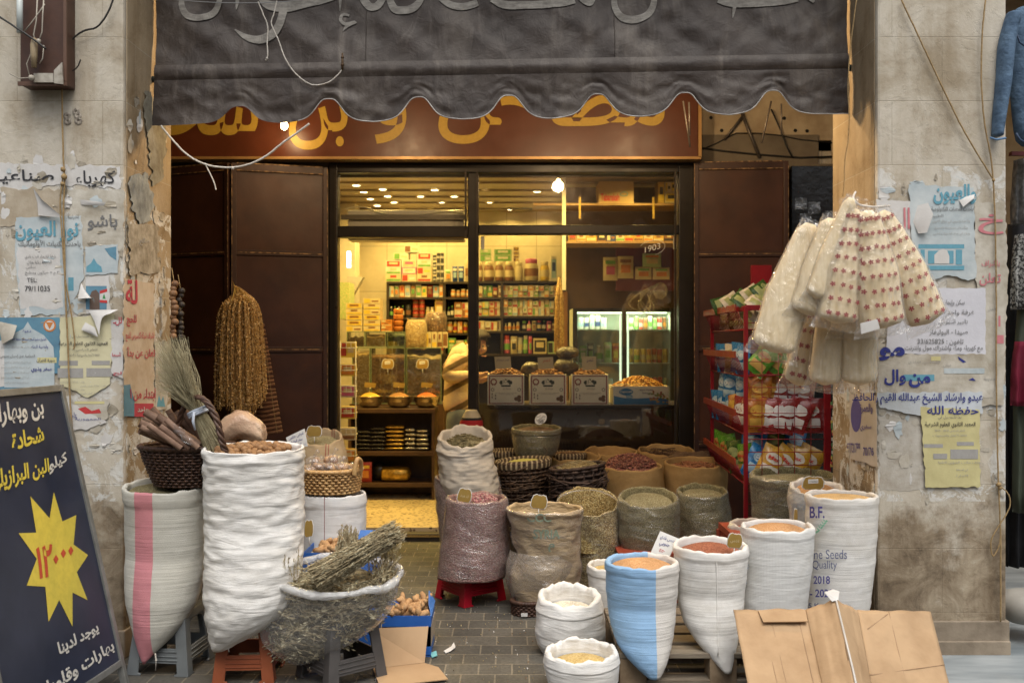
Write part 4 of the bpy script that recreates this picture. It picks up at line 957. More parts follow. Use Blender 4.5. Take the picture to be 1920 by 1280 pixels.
def seeds(n_, size, mi=0, spread=.86, jit=.4, flatk=1.0, elong=1.0, up=.0):
 """loose pieces lying on the heap"""
 def f(b, s):
  xt, yt, zt, ri = s.top
  for _ in range(n_):
   r = math.sqrt(rnd.random()) * spread; a = rnd.uniform(0, 2 * math.pi); u, v = r * math.cos(a), r * math.sin(a)
   c = Vector((xt + ri * u, yt + ri * s.kd * v, s.fz(u, v) + size * .25 + up))
   q = size * rnd.uniform(1 - jit, 1 + jit)
   b.ball(c, (q * elong, q, q * flatk), mi, 6, 4, Euler((rnd.uniform(-1, 1), rnd.uniform(-1, 1), rnd.uniform(0, 6))).to_matrix())
 return f
def sticks(n_, ln, rr, mi=0, spread=.85, up=.01):
 def f(b, s):
  xt, yt, zt, ri = s.top
  for _ in range(n_):
   r = math.sqrt(rnd.random()) * spread; a = rnd.uniform(0, 6.28); u, v = r * math.cos(a), r * math.sin(a)
   c = Vector((xt + ri * u, yt + ri * s.kd * v, s.fz(u, v) + rnd.uniform(0, up))); w_ = rnd.uniform(0, 6.28); l = ln * rnd.uniform(.5, 1)
   d = Vector((math.cos(w_) * l, math.sin(w_) * l, rnd.uniform(-.15, .25) * l))
   b.tube([c - d / 2, c + Vector((0, 0, l * .06)), c + d / 2], rr * rnd.uniform(.7, 1.2), 4, mi)
 return f
# cloths
pp_white = woven('cloth_white', (.74, .73, .70), (.66, .64, .60), .003, .6, .22, (2, 2, 80), dirt=.24, weave=.25, spec=.35)
pp_wrinkly = woven('cloth_wrinkled', (.78, .77, .745), (.70, .69, .66), .0026, .6, .55, (5, 5, 30), dirt=.2, weave=.2, spec=.35, wdist=.013)
pp_grey = woven('cloth_grey_pink', (.55, .54, .485), (.48, .47, .42), .003, .65, .25, (2, 2, 75), [(-.043, .042, (.58, .20, .24))], dirt=.12, weave=.35)
pp_blue = woven('cloth_blue', (.68, .66, .62), (.60, .57, .53), .003, .6, .30, (1.6, 1.6, 80), [(-1, .008, (.23, .43, .68))], dirt=.12, weave=.3)
pp_grid = woven('cloth_checked', (.68, .68, .66), (.60, .60, .58), .006, .62, .22, (3, 3, 45), dirt=.2, weave=.22)
pp_cream = woven('cloth_cream', (.60, .545, .46), (.48, .43, .35), .003, .65, .35, (5, 5, 34), dirt=.16, weave=.25)
pp_lined = woven('cloth_red_lined', (.70, .70, .70), (.62, .62, .62), .004, .65, .3, (3, 3, 24), [(-.022, -.018, (.25, .08, .08))], dirt=.1, weave=.35)
burlap = woven('burlap', (.50, .325, .14), (.36, .225, .09), .0055, .9, .55, (9, 9, 9), dirt=.3, weave=.6, spec=.1)
burlap2 = woven('burlap_pale', (.48, .37, .23), (.36, .26, .15), .005, .9, .5, (9, 9, 16), [(.04, .046, (.3, .08, .06)), (.055, .06, (.3, .08, .06))], dirt=.2, weave=.5, spec=.1)
kraft = mat('kraft_paper', (.46, .34, .19), (.34, .24, .13), 6, .7, .9, 9, stretch=(1, 1, 2.2), bdist=.03)
clear = film('clear_plastic'); clear2 = film('clear_plastic_crinkled', haze=.05, rough=.12, bump=1.0, scale=(6, 6, 9), edge=.4)
milky = film('milky_plastic', (.78, .75, .70), .28, .3, .7, (6, 6, 12), .55)
g_thyme = grains('ground_thyme', [(.20, .17, .085), (.14, .12, .055), (.27, .235, .125), (.11, .09, .04)], .0035, .8)
g_sage = grains('dried_sage', [(.25, .22, .12), (.19, .165, .08), (.31, .275, .165), (.16, .13, .06)], .004, .8)
g_rose = grains('dried_rosebuds', [(.34, .12, .13), (.25, .07, .085), (.42, .22, .20), (.30, .18, .14), (.45, .30, .26)], .0085, .7)
g_rosebag = grains('rosebuds_behind_plastic', [(.23, .115, .10), (.185, .088, .08), (.26, .15, .13), (.21, .13, .105), (.27, .18, .15)], .0085, .55, film=True)
g_mauve = grains('mauve_pods', [(.34, .22, .19), (.28, .17, .15), (.42, .31, .26), (.25, .17, .13)], .008, .6)
g_herb = grains('camomile', [(.42, .31, .12), (.28, .19, .07), (.50, .41, .20), (.20, .14, .05)], .006, .7)
g_hib = grains('hibiscus', [(.26, .08, .06), (.20, .09, .06), (.33, .15, .09), (.15, .05, .04)], .008, .7)
g_red = grains('brown_lentils', [(.32, .13, .06), (.25, .10, .045), (.37, .17, .085)], .004, .7)
g_brown = grains('burghul_brown', [(.50, .27, .12), (.43, .22, .09), (.56, .33, .16)], .0038, .75)
g_dkbrown = grains('dark_red_lentils', [(.26, .085, .045), (.20, .06, .03), (.32, .12, .07)], .004, .7)
g_sesame = grains('sesame', [(.60, .39, .17), (.52, .33, .14), (.66, .46, .22)], .003, .75)
g_wheat = grains('wheat', [(.58, .42, .16), (.48, .33, .11), (.64, .49, .23)], .005, .7)
g_flour = grains('white_beans', [(.72, .64, .5), (.64, .56, .42)], .006, .7)
g_lent = grains('green_split_peas', [(.42, .38, .08), (.35, .31, .06), (.47, .43, .13)], .005, .6)
g_pepper = grains('clove_heap', [(.13, .075, .04), (.19, .11, .06), (.09, .05, .03)], .005, .8)
walnut = mat('walnut_shell', (.34, .19, .085), (.20, .10, .04), 30, .7, .6, 90)
stalk = mat('dry_stalk', (.24, .15, .08), (.13, .07, .035), 20, .8, .2); seedstick = mat('herb_stick', (.40, .33, .18), (.24, .18, .08), 30, .8, .2)

# left group
sA = Sack('grain_sack', 'grey woven sack with one pink stripe, standing on the grey stool', 4.28, [(908, 235, 387), (925, 236, 388), (1000, 237, 388), (1070, 240, 386), (1120, 247, 377), (1160, 262, 356), (1190, 274, 328), (1212, 284, 304), (1224, 290, 294)], (930, 896), pp_grey, g_thyme, .82, .012, .01, .014, .052, .008, (.005, 4, 14), shift=[(0, -.14), (.3, -.06), (.6, 0), (1, 0)], rimwob=.012)
b = MB(); c = W(291, 1224, 4.14); b.tube([c, c + Vector((.004, 0, -.03)), c + Vector((.001, .002, -.075))], [.004, .0025, .002], 5); b.ball(c + Vector((.004, 0, -.03)), .005); b.build('tie_string', rope, sA.o)
def walnuts(b, s):
 xt, yt, zt, ri = s.top
 for _ in range(85):
  r = math.sqrt(rnd.random()) * .84; a = rnd.uniform(0, 6.28); u, v = r * math.cos(a), r * math.sin(a); q = rnd.uniform(.013, .018)
  b.ball((xt + ri * u, yt + ri * s.kd * v, s.fz(u, v) + rnd.uniform(-.002, .012)), (q * 1.15, q, q), 0, 8, 6, Euler((rnd.uniform(0, 3), rnd.uniform(0, 3), 0)).to_matrix())
sB = Sack('walnut_sack', 'tall wrinkled white sack of walnuts standing on the orange brown stool', 4.16, [(842, 385, 567), (856, 383, 570), (900, 384, 569), (1000, 386, 570), (1060, 389, 569), (1100, 392, 562), (1140, 397, 540), (1170, 404, 500), (1192, 410, 455), (1203, 416, 434)], (854, 830), pp_wrinkly, walnut, .82, .022, .03, .011, .042, .006, (.009, 5, 26), shift=[(0, -.12), (.3, -.05), (.6, 0), (1, 0)], lumps=walnuts, fill_name='walnut_fill', rimwob=.014, rows=90)
b = MB(); c = W(424, 1204, 4.02); b.tube([c + Vector((0, 0, .01)), c + Vector((.006, 0, -.015)), c + Vector((.012, .002, -.04))], [.004, .003, .002], 5); b.build('tie_string', rope, sB.o)
sD = Sack('grain_sack', 'short white sack with thin red lines under the pale basket', 4.85, [(925, 568, 684), (935, 567, 686), (1000, 566, 686), (1080, 568, 684), (1160, 575, 676)], (936, 918), pp_lined, g_flour, .85, .03, 0, .012, .05, .005, (.005, 5, 20))
sC = Sack('nut_sack', 'open tan burlap sack with faint red stripes behind the walnut sack', 5.5, [(822, 556, 642), (840, 552, 648), (880, 545, 655), (960, 545, 660), (1110, 552, 655)], (838, 806), burlap2, g_sage, .85, .03, .015, .014, 0, 0, (.012, 5, 9), rimwob=.022)
# middle group
def rose_lumps(b, s): seeds(420, .0062, 0, .8)(b, s)
sE = Sack('rosebud_sack', 'clear plastic sack of dried rosebuds leaning on the crimson stool', 5.32, [(935, 836, 952), (960, 835, 954), (1000, 830, 956), (1040, 825, 956), (1062, 822, 950), (1078, 820, 945)], (948, 926), g_rosebag, g_rose, .8, .02, .05, .02, 0, 0, (.006, 5, 9), film_m=clear, shift=[(0, -.03), (.5, 0), (1, 0)], lumps=rose_lumps, rimwob=.015, group=G_SACK)
sF = Sack('pod_sack', 'mauve plastic sack behind the rosebuds, carrying the cream sack', 5.95, [(895, 816, 934), (930, 817, 940), (1000, 824, 946), (1078, 832, 950)], (905, 885), g_mauve, None, .8, film_m=clear2, roll=.012, wob=(.01, 4, 8))
sG = Sack('spice_sack', 'crumpled cream cloth sack standing on top of the mauve plastic sack', 5.9, [(826, 824, 922), (845, 820, 922), (880, 823, 930), (910, 826, 935), (925, 832, 936)], (842, 800), pp_cream, g_sage, .85, .05, .03, .018, .07, .007, (.012, 4, 18), lumps=sticks(160, .045, .0025), rimwob=.03)
def paper_print(s, b):
 for t, q in (('CCC', (988, 962, 1034, 978)), ('SYRIA', (1000, 992, 1050, 1010)), ('ص', (1058, 986, 1074, 1006)), ('م', (1028, 1018, 1040, 1034))): s.letters(b, t, q, 1, .03)
sH = Sack('paper_sack', 'brown paper sack in crumpled clear plastic with rolled rim', 5.2, [(950, 952, 1090), (962, 953, 1090), (990, 960, 1088), (1040, 968, 1088), (1060, 960, 1090), (1090, 956, 1086), (1130, 962, 1075), (1148, 972, 1066)], (966, 944), [kraft, flat('faded_green_print', (.24, .29, .21))], g_thyme, .85, .04, 0, .016, .018, .010, (.012, 4, 9), film_m=clear2, extra=paper_print, rimwob=.01)
sI = Sack('herb_sack', 'tall clear plastic sack of yellow camomile behind the brown paper sack', 5.55, [(938, 1046, 1160), (960, 1050, 1160), (1010, 1062, 1161), (1060, 1072, 1162), (1105, 1080, 1160)], (968, 915), g_herb, g_herb, .85, .16, .02, .010, 0, 0, (.006, 4, 8), film_m=clear2, rimwob=.02)
sJ = Sack('thyme_sack', 'rolled plastic sack of pale green herbs in front of the burlap sacks', 5.5, [(930, 1160, 1272), (950, 1158, 1274), (1000, 1160, 1274), (1032, 1166, 1272)], (956, 915), g_thyme, g_sage, .82, .02, .03, .018, 0, 0, (.006, 4, 9), film_m=clear, rimwob=.012)
sK = Sack('thyme_sack', 'plastic sack of green herbs with crumpled rim, right of the pale green herbs', 5.72, [(922, 1270, 1364), (940, 1268, 1366), (990, 1268, 1372), (1026, 1270, 1376)], (936, 908), g_thyme, g_sage, .85, .02, .02, .014, 0, 0, (.008, 4, 8), film_m=clear, rimwob=.02)
sL = Sack('hibiscus_sack', 'open burlap sack heaped with dark red hibiscus petals', 6.25, [(874, 1124, 1242), (890, 1124, 1244), (940, 1128, 1246), (1056, 1140, 1240)], (886, 862), burlap, g_hib, .9, .005, .075, .012, 0, 0, (.012, 3, 5), lumps=sticks(900, .022, .004), rimwob=.018)
sM = Sack('chilli_sack', 'open burlap sack of dried red chillies beside the heaped hibiscus', 6.3, [(868, 1246, 1363), (885, 1245, 1364), (940, 1248, 1362), (1052, 1255, 1358)], (880, 857), burlap, g_red, .9, .035, .02, .012, 0, 0, (.010, 3, 5), lumps=sticks(260, .04, .0045), rimwob=.012)
sN = Sack('spice_sack', 'half empty burlap sack behind the heaped hibiscus, by the window', 6.78, [(848, 1096, 1196), (865, 1096, 1198), (1030, 1100, 1196)], (856, 838), burlap, g_brown, .9, .09, .01, .012, 0, 0, (.012, 3, 5), rimwob=.016)
sO = Sack('spice_sack', 'folded burlap sack at the back right, under the dry twigs', 6.8, [(846, 1196, 1302), (865, 1194, 1304), (1030, 1200, 1302)], (856, 834), burlap, g_pepper, .9, .05, .02, .012, 0, 0, (.012, 3, 5), lumps=sticks(60, .16, .003, up=.03), rimwob=.022)
sP = Sack('spice_sack', 'slumped burlap sack between the twig basket and the hibiscus heap', 6.62, [(858, 1030, 1128), (872, 1030, 1130), (900, 1034, 1128)], (866, 848), burlap, g_pepper, .9, .06, .01, .012, 0, 0, (.014, 3, 5), rimwob=.02)
sZ = Sack('spice_pot', 'round plastic wrapped tub of dark cloves with an oval label', 6.45, [(803, 961, 1051), (815, 961, 1051), (835, 962, 1048), (850, 966, 1042), (860, 976, 1030)], (810, 797), g_thyme, g_pepper, .9, .012, .025, .012, .03, .006, (.003, 4, 9), film_m=clear, cat='tub')
# right group
sQ = Sack('flour_sack', 'small crumpled white sack, open and nearly empty, on the paving', 4.48, [(1118, 1010, 1126), (1140, 1005, 1134), (1180, 1004, 1136), (1205, 1008, 1134), (1224, 1020, 1128)], (1146, 1098), pp_wrinkly, g_flour, .85, .06, -.01, .024, .05, .006, (.008, 3, 7), rimwob=.03)
sR = Sack('wheat_sack', 'low white sack of golden wheat, nearest on the paving', 4.0, [(1222, 1024, 1156), (1245, 1020, 1160), (1275, 1026, 1158), (1296, 1040, 1146)], (1250, 1200), pp_wrinkly, g_wheat, .8, .045, .02, .018, .04, .006, (.009, 3, 6), rimwob=.03)
sS = Sack('burghul_sack', 'white sack half hidden behind the blue and white sack', 4.86, [(1062, 1103, 1180), (1080, 1102, 1182), (1120, 1106, 1182), (1160, 1116, 1180), (1180, 1120, 1176)], (1072, 1050), pp_white, g_wheat, .85, .02, .01, .013, .04, .006, (.006, 4, 16))
def bl_print(s, b):
 s.letters(b, 'Su', (1254, 1070, 1268, 1082), 1, .02); s.letters(b, 'A', (1262, 1092, 1268, 1102), 1, .01)
prnt = flat('print_grey_blue', (.20, .25, .33)); prnt2 = flat('print_slate', (.26, .29, .33)); prnt3 = flat('print_navy', (.07, .065, .24)); grn = flat('print_green', (.22, .45, .30))
sT = Sack('burghul_sack', 'plump sack half blue and half white, filled with brown burghul', 4.14, [(1052, 1136, 1270), (1066, 1136, 1272), (1110, 1137, 1270), (1160, 1142, 1264), (1195, 1153, 1256), (1220, 1172, 1247), (1238, 1192, 1237), (1250, 1208, 1228)], (1072, 1040), [pp_blue, prnt], g_brown, .85, .010, .03, .016, .03, .006, (.005, 3, 30), shift=[(0, -.14), (.3, -.05), (.6, 0), (1, 0)], rimwob=.012, extra=bl_print)
b = MB(); c = W(1219, 1250, 4.02); b.tube([c + Vector((0, 0, .008)), c + Vector((.012, 0, 0)), c + Vector((.018, 0, -.02))], [.003, .003, .002], 5); b.build('tie_string', twine, sT.o)
def ur_print(s, b):
 for k, t in enumerate(('Hulls', 'Prod', 'P', 'S')): s.letters(b, t, (1375, 1052 + k * 28, (1400, 1397, 1382, 1381)[k], 1066 + k * 28), 1, .01)
 b.tube([s.front(lerp(1343, 1346, k / 20) , lerp(1040, 1228, k / 20), .0) for k in range(21)], .003, 5, 0)
sU = Sack('lentil_sack', 'plump white sack of dark red lentils with a gold tag, on the pallet', 4.2, [(1024, 1264, 1400), (1040, 1264, 1402), (1090, 1266, 1398), (1130, 1270, 1392), (1165, 1280, 1383), (1195, 1302, 1372), (1220, 1327, 1361), (1236, 1342, 1354)], (1042, 1008), [pp_white, prnt2], g_dkbrown, .85, .02, .03, .015, .03, .006, (.005, 3, 26), shift=[(0, -.17), (.3, -.06), (.6, 0), (1, 0)], rimwob=.014, extra=ur_print)
b = MB(); c = W(1352, 1238, 4.06); b.plate([c + Vector((-.016, -.002, -.028)), c + Vector((-.004, -.002, -.030)), c + Vector((.004, -.002, .01)), c + Vector((-.006, -.002, .012))], (0, .003, 0)); b.tube([c + Vector((.004, 0, 0)), c + Vector((.006, 0, -.03)), c + Vector((.005, 0, -.09))], .0016, 4); b.tube([c + Vector((.006, 0, -.03)), c + Vector((.014, 0, -.09))], .0014, 4); b.build('tie_string', rope, sU.o)
sV = Sack('lentil_sack', 'white checked sack of brown lentils behind the cardboard', 4.28, [(988, 1392, 1524), (1005, 1391, 1525), (1060, 1390, 1522), (1120, 1386, 1514), (1160, 1386, 1510), (1193, 1392, 1502)], (1002, 976), pp_grid, g_brown, .8, .012, .03, .014, .03, .005, (.004, 4, 18), rimwob=.010)
def bf(s, b):
 s.letters(b, 'B.F.', (1518, 949, 1546, 971), 1, .02)
 s.letters(b, 'Sesame Seeds', (1490, 1030, 1588, 1047), 2, .0); s.letters(b, 'High Quality', (1490, 1050, 1569, 1070), 2, .0)
 s.letters(b, 'Dec - 2018', (1486, 1079, 1556, 1094), 1, .02); s.letters(b, 'Dec - 2020', (1486, 1104, 1562, 1119), 1, .02); s.letters(b, '25 Kg', (1508, 1130, 1542, 1142), 2, .02)
 for k in range(9):
  t = k / 8; x, y = lerp(1536, 1548, t), lerp(992, 976, t); sgn = 1 if k % 2 else -1
  P = [s.front(x + i, y + j, .006) for i, j in ((0, 0), (sgn * 4 - 1, -4), (sgn * 6, -2 if sgn > 0 else -6), (sgn * 3, 1))]
  b.add(P, [(0, 1, 2, 3)], 3)
 for k in range(4):
  x, y = 1522 + k * 3, 1002 - k * 2; P = [s.front(x + i, y + j, .006) for i, j in ((0, 0), (4, -4), (7, -3), (4, 1))]; b.add(P, [(0, 1, 2, 3)], 3)
 b.tube([s.front(lerp(1616, 1606, k / 20), lerp(960, 1150, k / 20), .0) for k in range(21)], .0025, 5, 0)
sW = Sack('sesame_sack', 'tall white sack printed sesame seeds, leaning on the right pillar', 4.385, [(930, 1512, 1643), (945, 1512, 1645), (1000, 1511, 1643), (1060, 1509, 1638), (1110, 1507, 1632), (1160, 1505, 1626), (1210, 1508, 1620), (1235, 1513, 1614)], (940, 921), [pp_white, prnt3, flat('print_dark_blue', (.10, .12, .22)), grn], g_sesame, .8, .006, .012, .013, .03, .005, (.005, 3, 30), extra=bf, rimwob=.012)
sX = Sack('lentil_sack', 'white sack in cloudy plastic behind the sesame sack, with a gold tag', 4.72, [(918, 1482, 1582), (935, 1480, 1584), (980, 1484, 1582), (1100, 1490, 1580), (1190, 1494, 1576)], (932, 900), [pp_white, prnt2], g_brown, .85, .012, .03, .016, 0, 0, (.006, 4, 10), film_m=milky, rimwob=.02, extra=lambda s, b: s.letters(b, 'WAYECH', (1484, 944, 1520, 956), 1, .02))
sY = Sack('herb_sack', 'wide plastic sack of grey green herbs in front of the red snack rack', 5.25, [(896, 1408, 1566), (912, 1408, 1568), (970, 1412, 1566), (1060, 1416, 1560), (1140, 1424, 1552)], (906, 880), g_thyme, g_sage, .75, .018, .012, .02, .04, .008, (.006, 4, 9), film_m=clear, rimwob=.012)
sY2 = Sack('rice_sack', 'cloudy plastic sack rim showing left of the checked white sack', 4.95, [(986, 1368, 1460), (1000, 1366, 1460), (1060, 1372, 1456), (1160, 1380, 1450)], (994, 974), mat('cloudy_bag', (.5, .44, .37), (.4, .34, .28), 9, .4, .5, 20), g_sesame, .8, .03, 0, .014, film_m=milky)
# ------------------------------------------------------------------ wicker baskets
def basket(name, label, cx, D, ztop, zbot, rt, rb, m, mh=None, kd=.85, rows=13, stakes=34, wick=.0055, tiltz=0, rim=.010, lining=None, handle=None, group='wicker baskets of spices'):
 c0 = Vector((xat(cx, D), D, 0)); H = ztop - zbot
 o = thing(name, label, 'basket', (c0.x, D, zbot), group)
 def pt(a, v, k=0):
  r = lerp(rb, rt, v ** .8) + k
  return c0 + Vector((r * math.cos(a), r * kd * math.sin(a), zbot + H * v + tiltz * math.cos(a) * v))
 b = MB()
 for i in range(rows):
  v = (i + .5) / rows; n = stakes * 4
  pts = [pt(2 * math.pi * k / n, v + .12 / rows * N3(k * .3, i, 2), wick * (1 if (k // 2 + i) % 2 else -1) * (1 if k % 2 else .55) + .002 * N3(k * .5, i * 3)) for k in range(n + 1)]
  b.tube(pts, [wick * (1 + .25 * N3(k * .2, i * 1.7, 5)) for k in range(n + 1)], 5, 0, flatk=1)
 for k in range(stakes):
  a = 2 * math.pi * (k + .5) / stakes; b.tube([pt(a, j / 6, 0) for j in range(7)], wick * .8, 5, 0)
 b.rings([[pt(2 * math.pi * k / 40, v, -.011) for k in range(40)] for v in (0, .5, 1)], 0, True, False)
 b.build('basket_weave', m, o)
 b = MB()
 for s_ in (0, math.pi):
  n = 120
  b.tube([pt(2 * math.pi * k / n, 1 + .01 * math.sin(k * .9 + s_) * .8, .006 * math.cos(k * .9 + s_)) + Vector((0, 0, .004)) for k in range(n + 1)], rim, 6, 0)
 b.build('basket_rim', m, o)
 if handle:
  b = MB(); hx, hz, hr = handle
  for s_ in (0, 2.1, 4.2):
   P = []
   for k in range(41):
    t = k / 40; a = math.pi * (1 - t)
    base = c0 + Vector((math.cos(a) * rt * hx, -.02 + .02 * math.sin(a), ztop + math.sin(a) * hz - .02))
    P.append(base + Vector((.008 * math.cos(k * .7 + s_), .008 * math.sin(k * .7 + s_), .004 * math.cos(k * .7 + s_))))
   b.tube(P, hr, 6)
  b.build('basket_handle', m, o)
 if lining:
  b = MB(); n = 60
  b.rings([[pt(2 * math.pi * k / n, v, q + .004 * N3(k * .4, v * 3, 8)) + Vector((0, 0, dz)) for k in range(n)] for v, q, dz in ((.88, .012, 0), (.94, .014, 0), (1, .014, .012), (1, 0, .022), (1, -.014, .016), (.9, -.018, 0), (.55, -.02, 0))], 0)
  b.build('cloth_lining', lining, o)
 o['_in'] = (c0.x, D, ztop, rt, kd, tiltz); return o
def heap_in(o, m, fd, heap, lumps=None, name='contents', k=.86):
 x, D, z, rt, kd, tz = o['_in']; b = MB(); RR = []
 for q in range(13):
  t = 1 - q / 12
  RR.append([Vector((x + rt * k * t * math.cos(a), D + rt * k * kd * t * math.sin(a), z - fd + heap * (1 - t * t) + tz * t * math.cos(a) + .006 * N3(t * 9 * math.cos(a), t * 9 * math.sin(a)))) for a in [2 * math.pi * j / 40 for j in range(40)]])
 b.rings(RR, 0, False, True)
 class Q: pass
 s = Q(); s.top = (x, D, z, rt * k); s.kd = kd; s.fz = lambda u, v: z - fd + heap * (1 - u * u - v * v) + tz * u
 if lumps: lumps(b, s)
 b.build(name, m, o)
wick_dark = mat('wicker_dark', (.085, .042, .026), (.040, .020, .013), 30, .5, .3, 90)
wick_light = mat('wicker_honey', (.52, .33, .14), (.34, .19, .07), 24, .45, .3, 90)
wick_brown = mat('wicker_bark', (.10, .058, .032), (.04, .022, .013), 30, .6, .4, 90)
stripe_cloth = NT('striped_lining'); n = stripe_cloth
x = n.sep(); at = n.math('ARCTAN2', x[1], x[0]); ss = n.math('SINE', n.math('MULTIPLY', at, 30))
stripe_cloth = n.fin(n.ramp(ss, [(0, (.07, .05, .032)), (.42, (.15, .105, .06)), (.5, (.36, .28, .165)), (.8, (.32, .25, .15))]), .85, n.bump(n.noise(30, 4), .4, .006), 0, .15)

bk = basket('wicker_basket', 'dark wicker basket with arched handle holding cinnamon bark, on the grey sack', 352, 4.30, zat(846, 4.1), zat(918, 4.15), .205, .135, wick_dark, kd=.8, rows=13, wick=.0052)
b = MB()
for s_ in (0, 2.1, 4.2):
 P = cat([W(330, 842, 4.22), W(334, 800, 4.2), W(346, 762, 4.17), W(366, 744, 4.13), W(388, 754, 4.09), W(406, 786, 4.06), W(416, 826, 4.05), W(424, 850, 4.06)], 8)
 b.tube([p + Vector((.008 * math.cos(k * .6 + s_), .008 * math.sin(k * .6 + s_), .003 * math.cos(k * .6 + s_))) for k, p in enumerate(P)], .0075, 6)
b.build('basket_handle', wick_dark, bk)
# cinnamon bark quills
bark = mat('cinnamon_bark', (.26, .165, .115), (.14, .08, .052), 14, .75, .4, 40, stretch=(1, 1, 1))
def quill(P, Q, r, label, group):
 P, Q = Vector(P), Vector(Q); d = (Q - P).normalized(); a = d.cross(Vector((0, 0, 1))).normalized(); c = d.cross(a)
 b = MB(); Rg = []
 for i in range(9):
  t = i / 8; p = P.lerp(Q, t) + a * .004 * math.sin(t * 3 + r * 900); row = []
  for k in range(15):      # bark curled in from both edges
   th = -.5 + 2 * math.pi * k / 14 * 1.08; rr = r * (1 + .08 * N3(t * 3, k * .4, r * 1000)) * (1 - .012 * k)
   row.append(p + (a * math.cos(th) + c * math.sin(th)) * rr)
  Rg.append(row)
 b.rings(Rg, 0, closed=False)
 Rg2 = [[p + (q - sum(row, Vector()) / len(row)) * -.16 + (q * 0) for p, q in zip(row, row)] for row in Rg]
 b.rings([list(reversed(r_)) for r_ in Rg2], 1, closed=False)
 b.rings([Rg[0], Rg2[0]], 1, closed=False); b.rings([Rg2[-1], Rg[-1]], 1, closed=False)
 return b.build('cinnamon_quill', [bark, mat('bark_inside', (.10, .055, .035), bump=0)], label=label, cat='cinnamon stick', group=group)
QG = 'cinnamon bark quills in the dark basket'
QL = 'rolled brown cinnamon bark quill lying in the dark wicker basket'
for (x0, y0, d0), (x1, y1, d1), r in (
 ((262, 806, 4.13), (336, 836, 4.24), .022), ((262, 792, 4.16), (350, 834, 4.23), .024), ((272, 772, 4.22), (366, 826, 4.24), .025), ((296, 780, 4.18), (376, 834, 4.19), .024),
 ((285, 765, 4.28), (345, 830, 4.3), .022), ((320, 775, 4.24), (356, 838, 4.27), .02), ((308, 790, 4.16), (364, 838, 4.16), .021), ((330, 772, 4.30), (382, 838, 4.3), .021), ((342, 766, 4.3), (386, 830, 4.26), .023),
 ((270, 782, 4.32), (330, 835, 4.36), .02), ((264, 800, 4.11), (345, 838, 4.16), .018), ((278, 796, 4.08), (340, 840, 4.11), .017), ((312, 786, 4.12), (372, 840, 4.12), .018), ((280, 776, 4.26), (352, 836, 4.27), .02), ((315, 768, 4.35), (350, 830, 4.38), .02), ((300, 798, 4.10), (355, 840, 4.14), .018)):
 quill(W(x0, y0, d0), W(x1, y1, d1), r * .8, QL, QG)
b = MB()
for px, py, d in ((338, 806, 4.12), (352, 822, 4.10)):
 c = W(px, py, d); b.grid(lambda u, v: c + Vector(((u - .5) * .05, -.012 - .012 * math.sin(u * 3.1) - .008 * N3(u * 4 + px, v * 4), (v - .5) * .035 - (u - .5) * .025)), 8, 8, 0)
b.build('plastic_wrap', clear2, label='crinkled clear plastic wrapping the middle cinnamon quills', cat='plastic wrap')
# bundle of dry twigs tied with a blue ribbon
straw = mat('dry_straw', (.42, .375, .235), (.25, .21, .12), 30, .8, .1)
o = thing('twig_bundle', 'bundle of thin dry straw twigs tied with a pale ribbon in the dark basket', 'twig bundle', W(395, 840, 4.15))
b = MB()
T0 = W(402, 838, 4.17); T1 = W(372, 772, 4.17)
for i in range(560):
 a = rnd.uniform(0, 6.28); q = math.sqrt(rnd.random())
 e = W(rnd.uniform(290, 348), 632 + rnd.uniform(0, 95), 4.2 + .12 * math.sin(a))
 p0 = T0 + Vector((.045 * q * math.cos(a), .03 * q * math.sin(a), rnd.uniform(-.02, .04)))
 p1 = T1 + Vector((.034 * q * math.cos(a), .03 * q * math.sin(a), 0))
 p2 = p1.lerp(e, .5) + Vector((rnd.uniform(-.012, .02), rnd.uniform(-.03, .03), rnd.uniform(-.01, .01)))
 b.tube([p0, p1, p2, e + Vector((rnd.uniform(-.02, .02), 0, rnd.uniform(-.02, .03)))], [.0014, .0014, .0011, .0006], 3, 0, False)
b.build('twigs', straw, o)
b = MB(); ax = (T1 - T0).normalized(); sx = ax.cross(Vector((0, 1, 0))).normalized()
for k_ in range(3):
 b.tube([T1 + ax * (k_ - 1) * .008 + sx * .042 * math.cos(a) + Vector((0, .040 * math.sin(a), 0)) for a in [j * .3927 for j in range(17)]], .007, 6)
b.tube([W(364, 772, 4.12), W(362, 790, 4.11), W(366, 806, 4.11)], [.006, .007, .004], 5); b.tube([W(380, 764, 4.12), W(392, 760, 4.12), W(396, 770, 4.12)], [.006, .006, .003], 5)
b.build('ribbon', mat('pale_ribbon', (.42, .47, .55), rough=.7), o)

# strings of dried limes on the pillar edge
def bead_string(name, label, px, y0, y1, D, n_, r, m, cat='string of dried limes'):
 o = thing(name, label, cat, W(px, y1, D))
 b = MB(); b.tube([W(px - 4, y0 - 30, D), W(px, y0 - 6, D), W(px, y1, D)], .002, 5); b.build('string', twine, o)
 for i in range(n_):
  y = lerp(y0, y1, i / (n_ - 1)); q = r * rnd.uniform(.85, 1.15)
  b = MB(); b.ball(W(px + rnd.uniform(-3, 3), y, D + rnd.uniform(-.01, .01)), (q, q, q * .92), 0, 12, 8); b.build('dried_lime', m, o)
bead_string('lime_string', 'string of brown dried limes hanging on the inner edge of the left pillar', 326, 532, 630, 4.86, 12, .0185, mat('dried_lime_brown', (.23, .125, .06), (.12, .06, .03), 25, .6, .4, 60))
bead_string('lime_string', 'string of nearly black dried limes hanging beside the brown ones', 338, 545, 640, 5.02, 12, .016, mat('dried_lime_black', (.045, .035, .03), (.02, .015, .013), 25, .6, .4, 60))

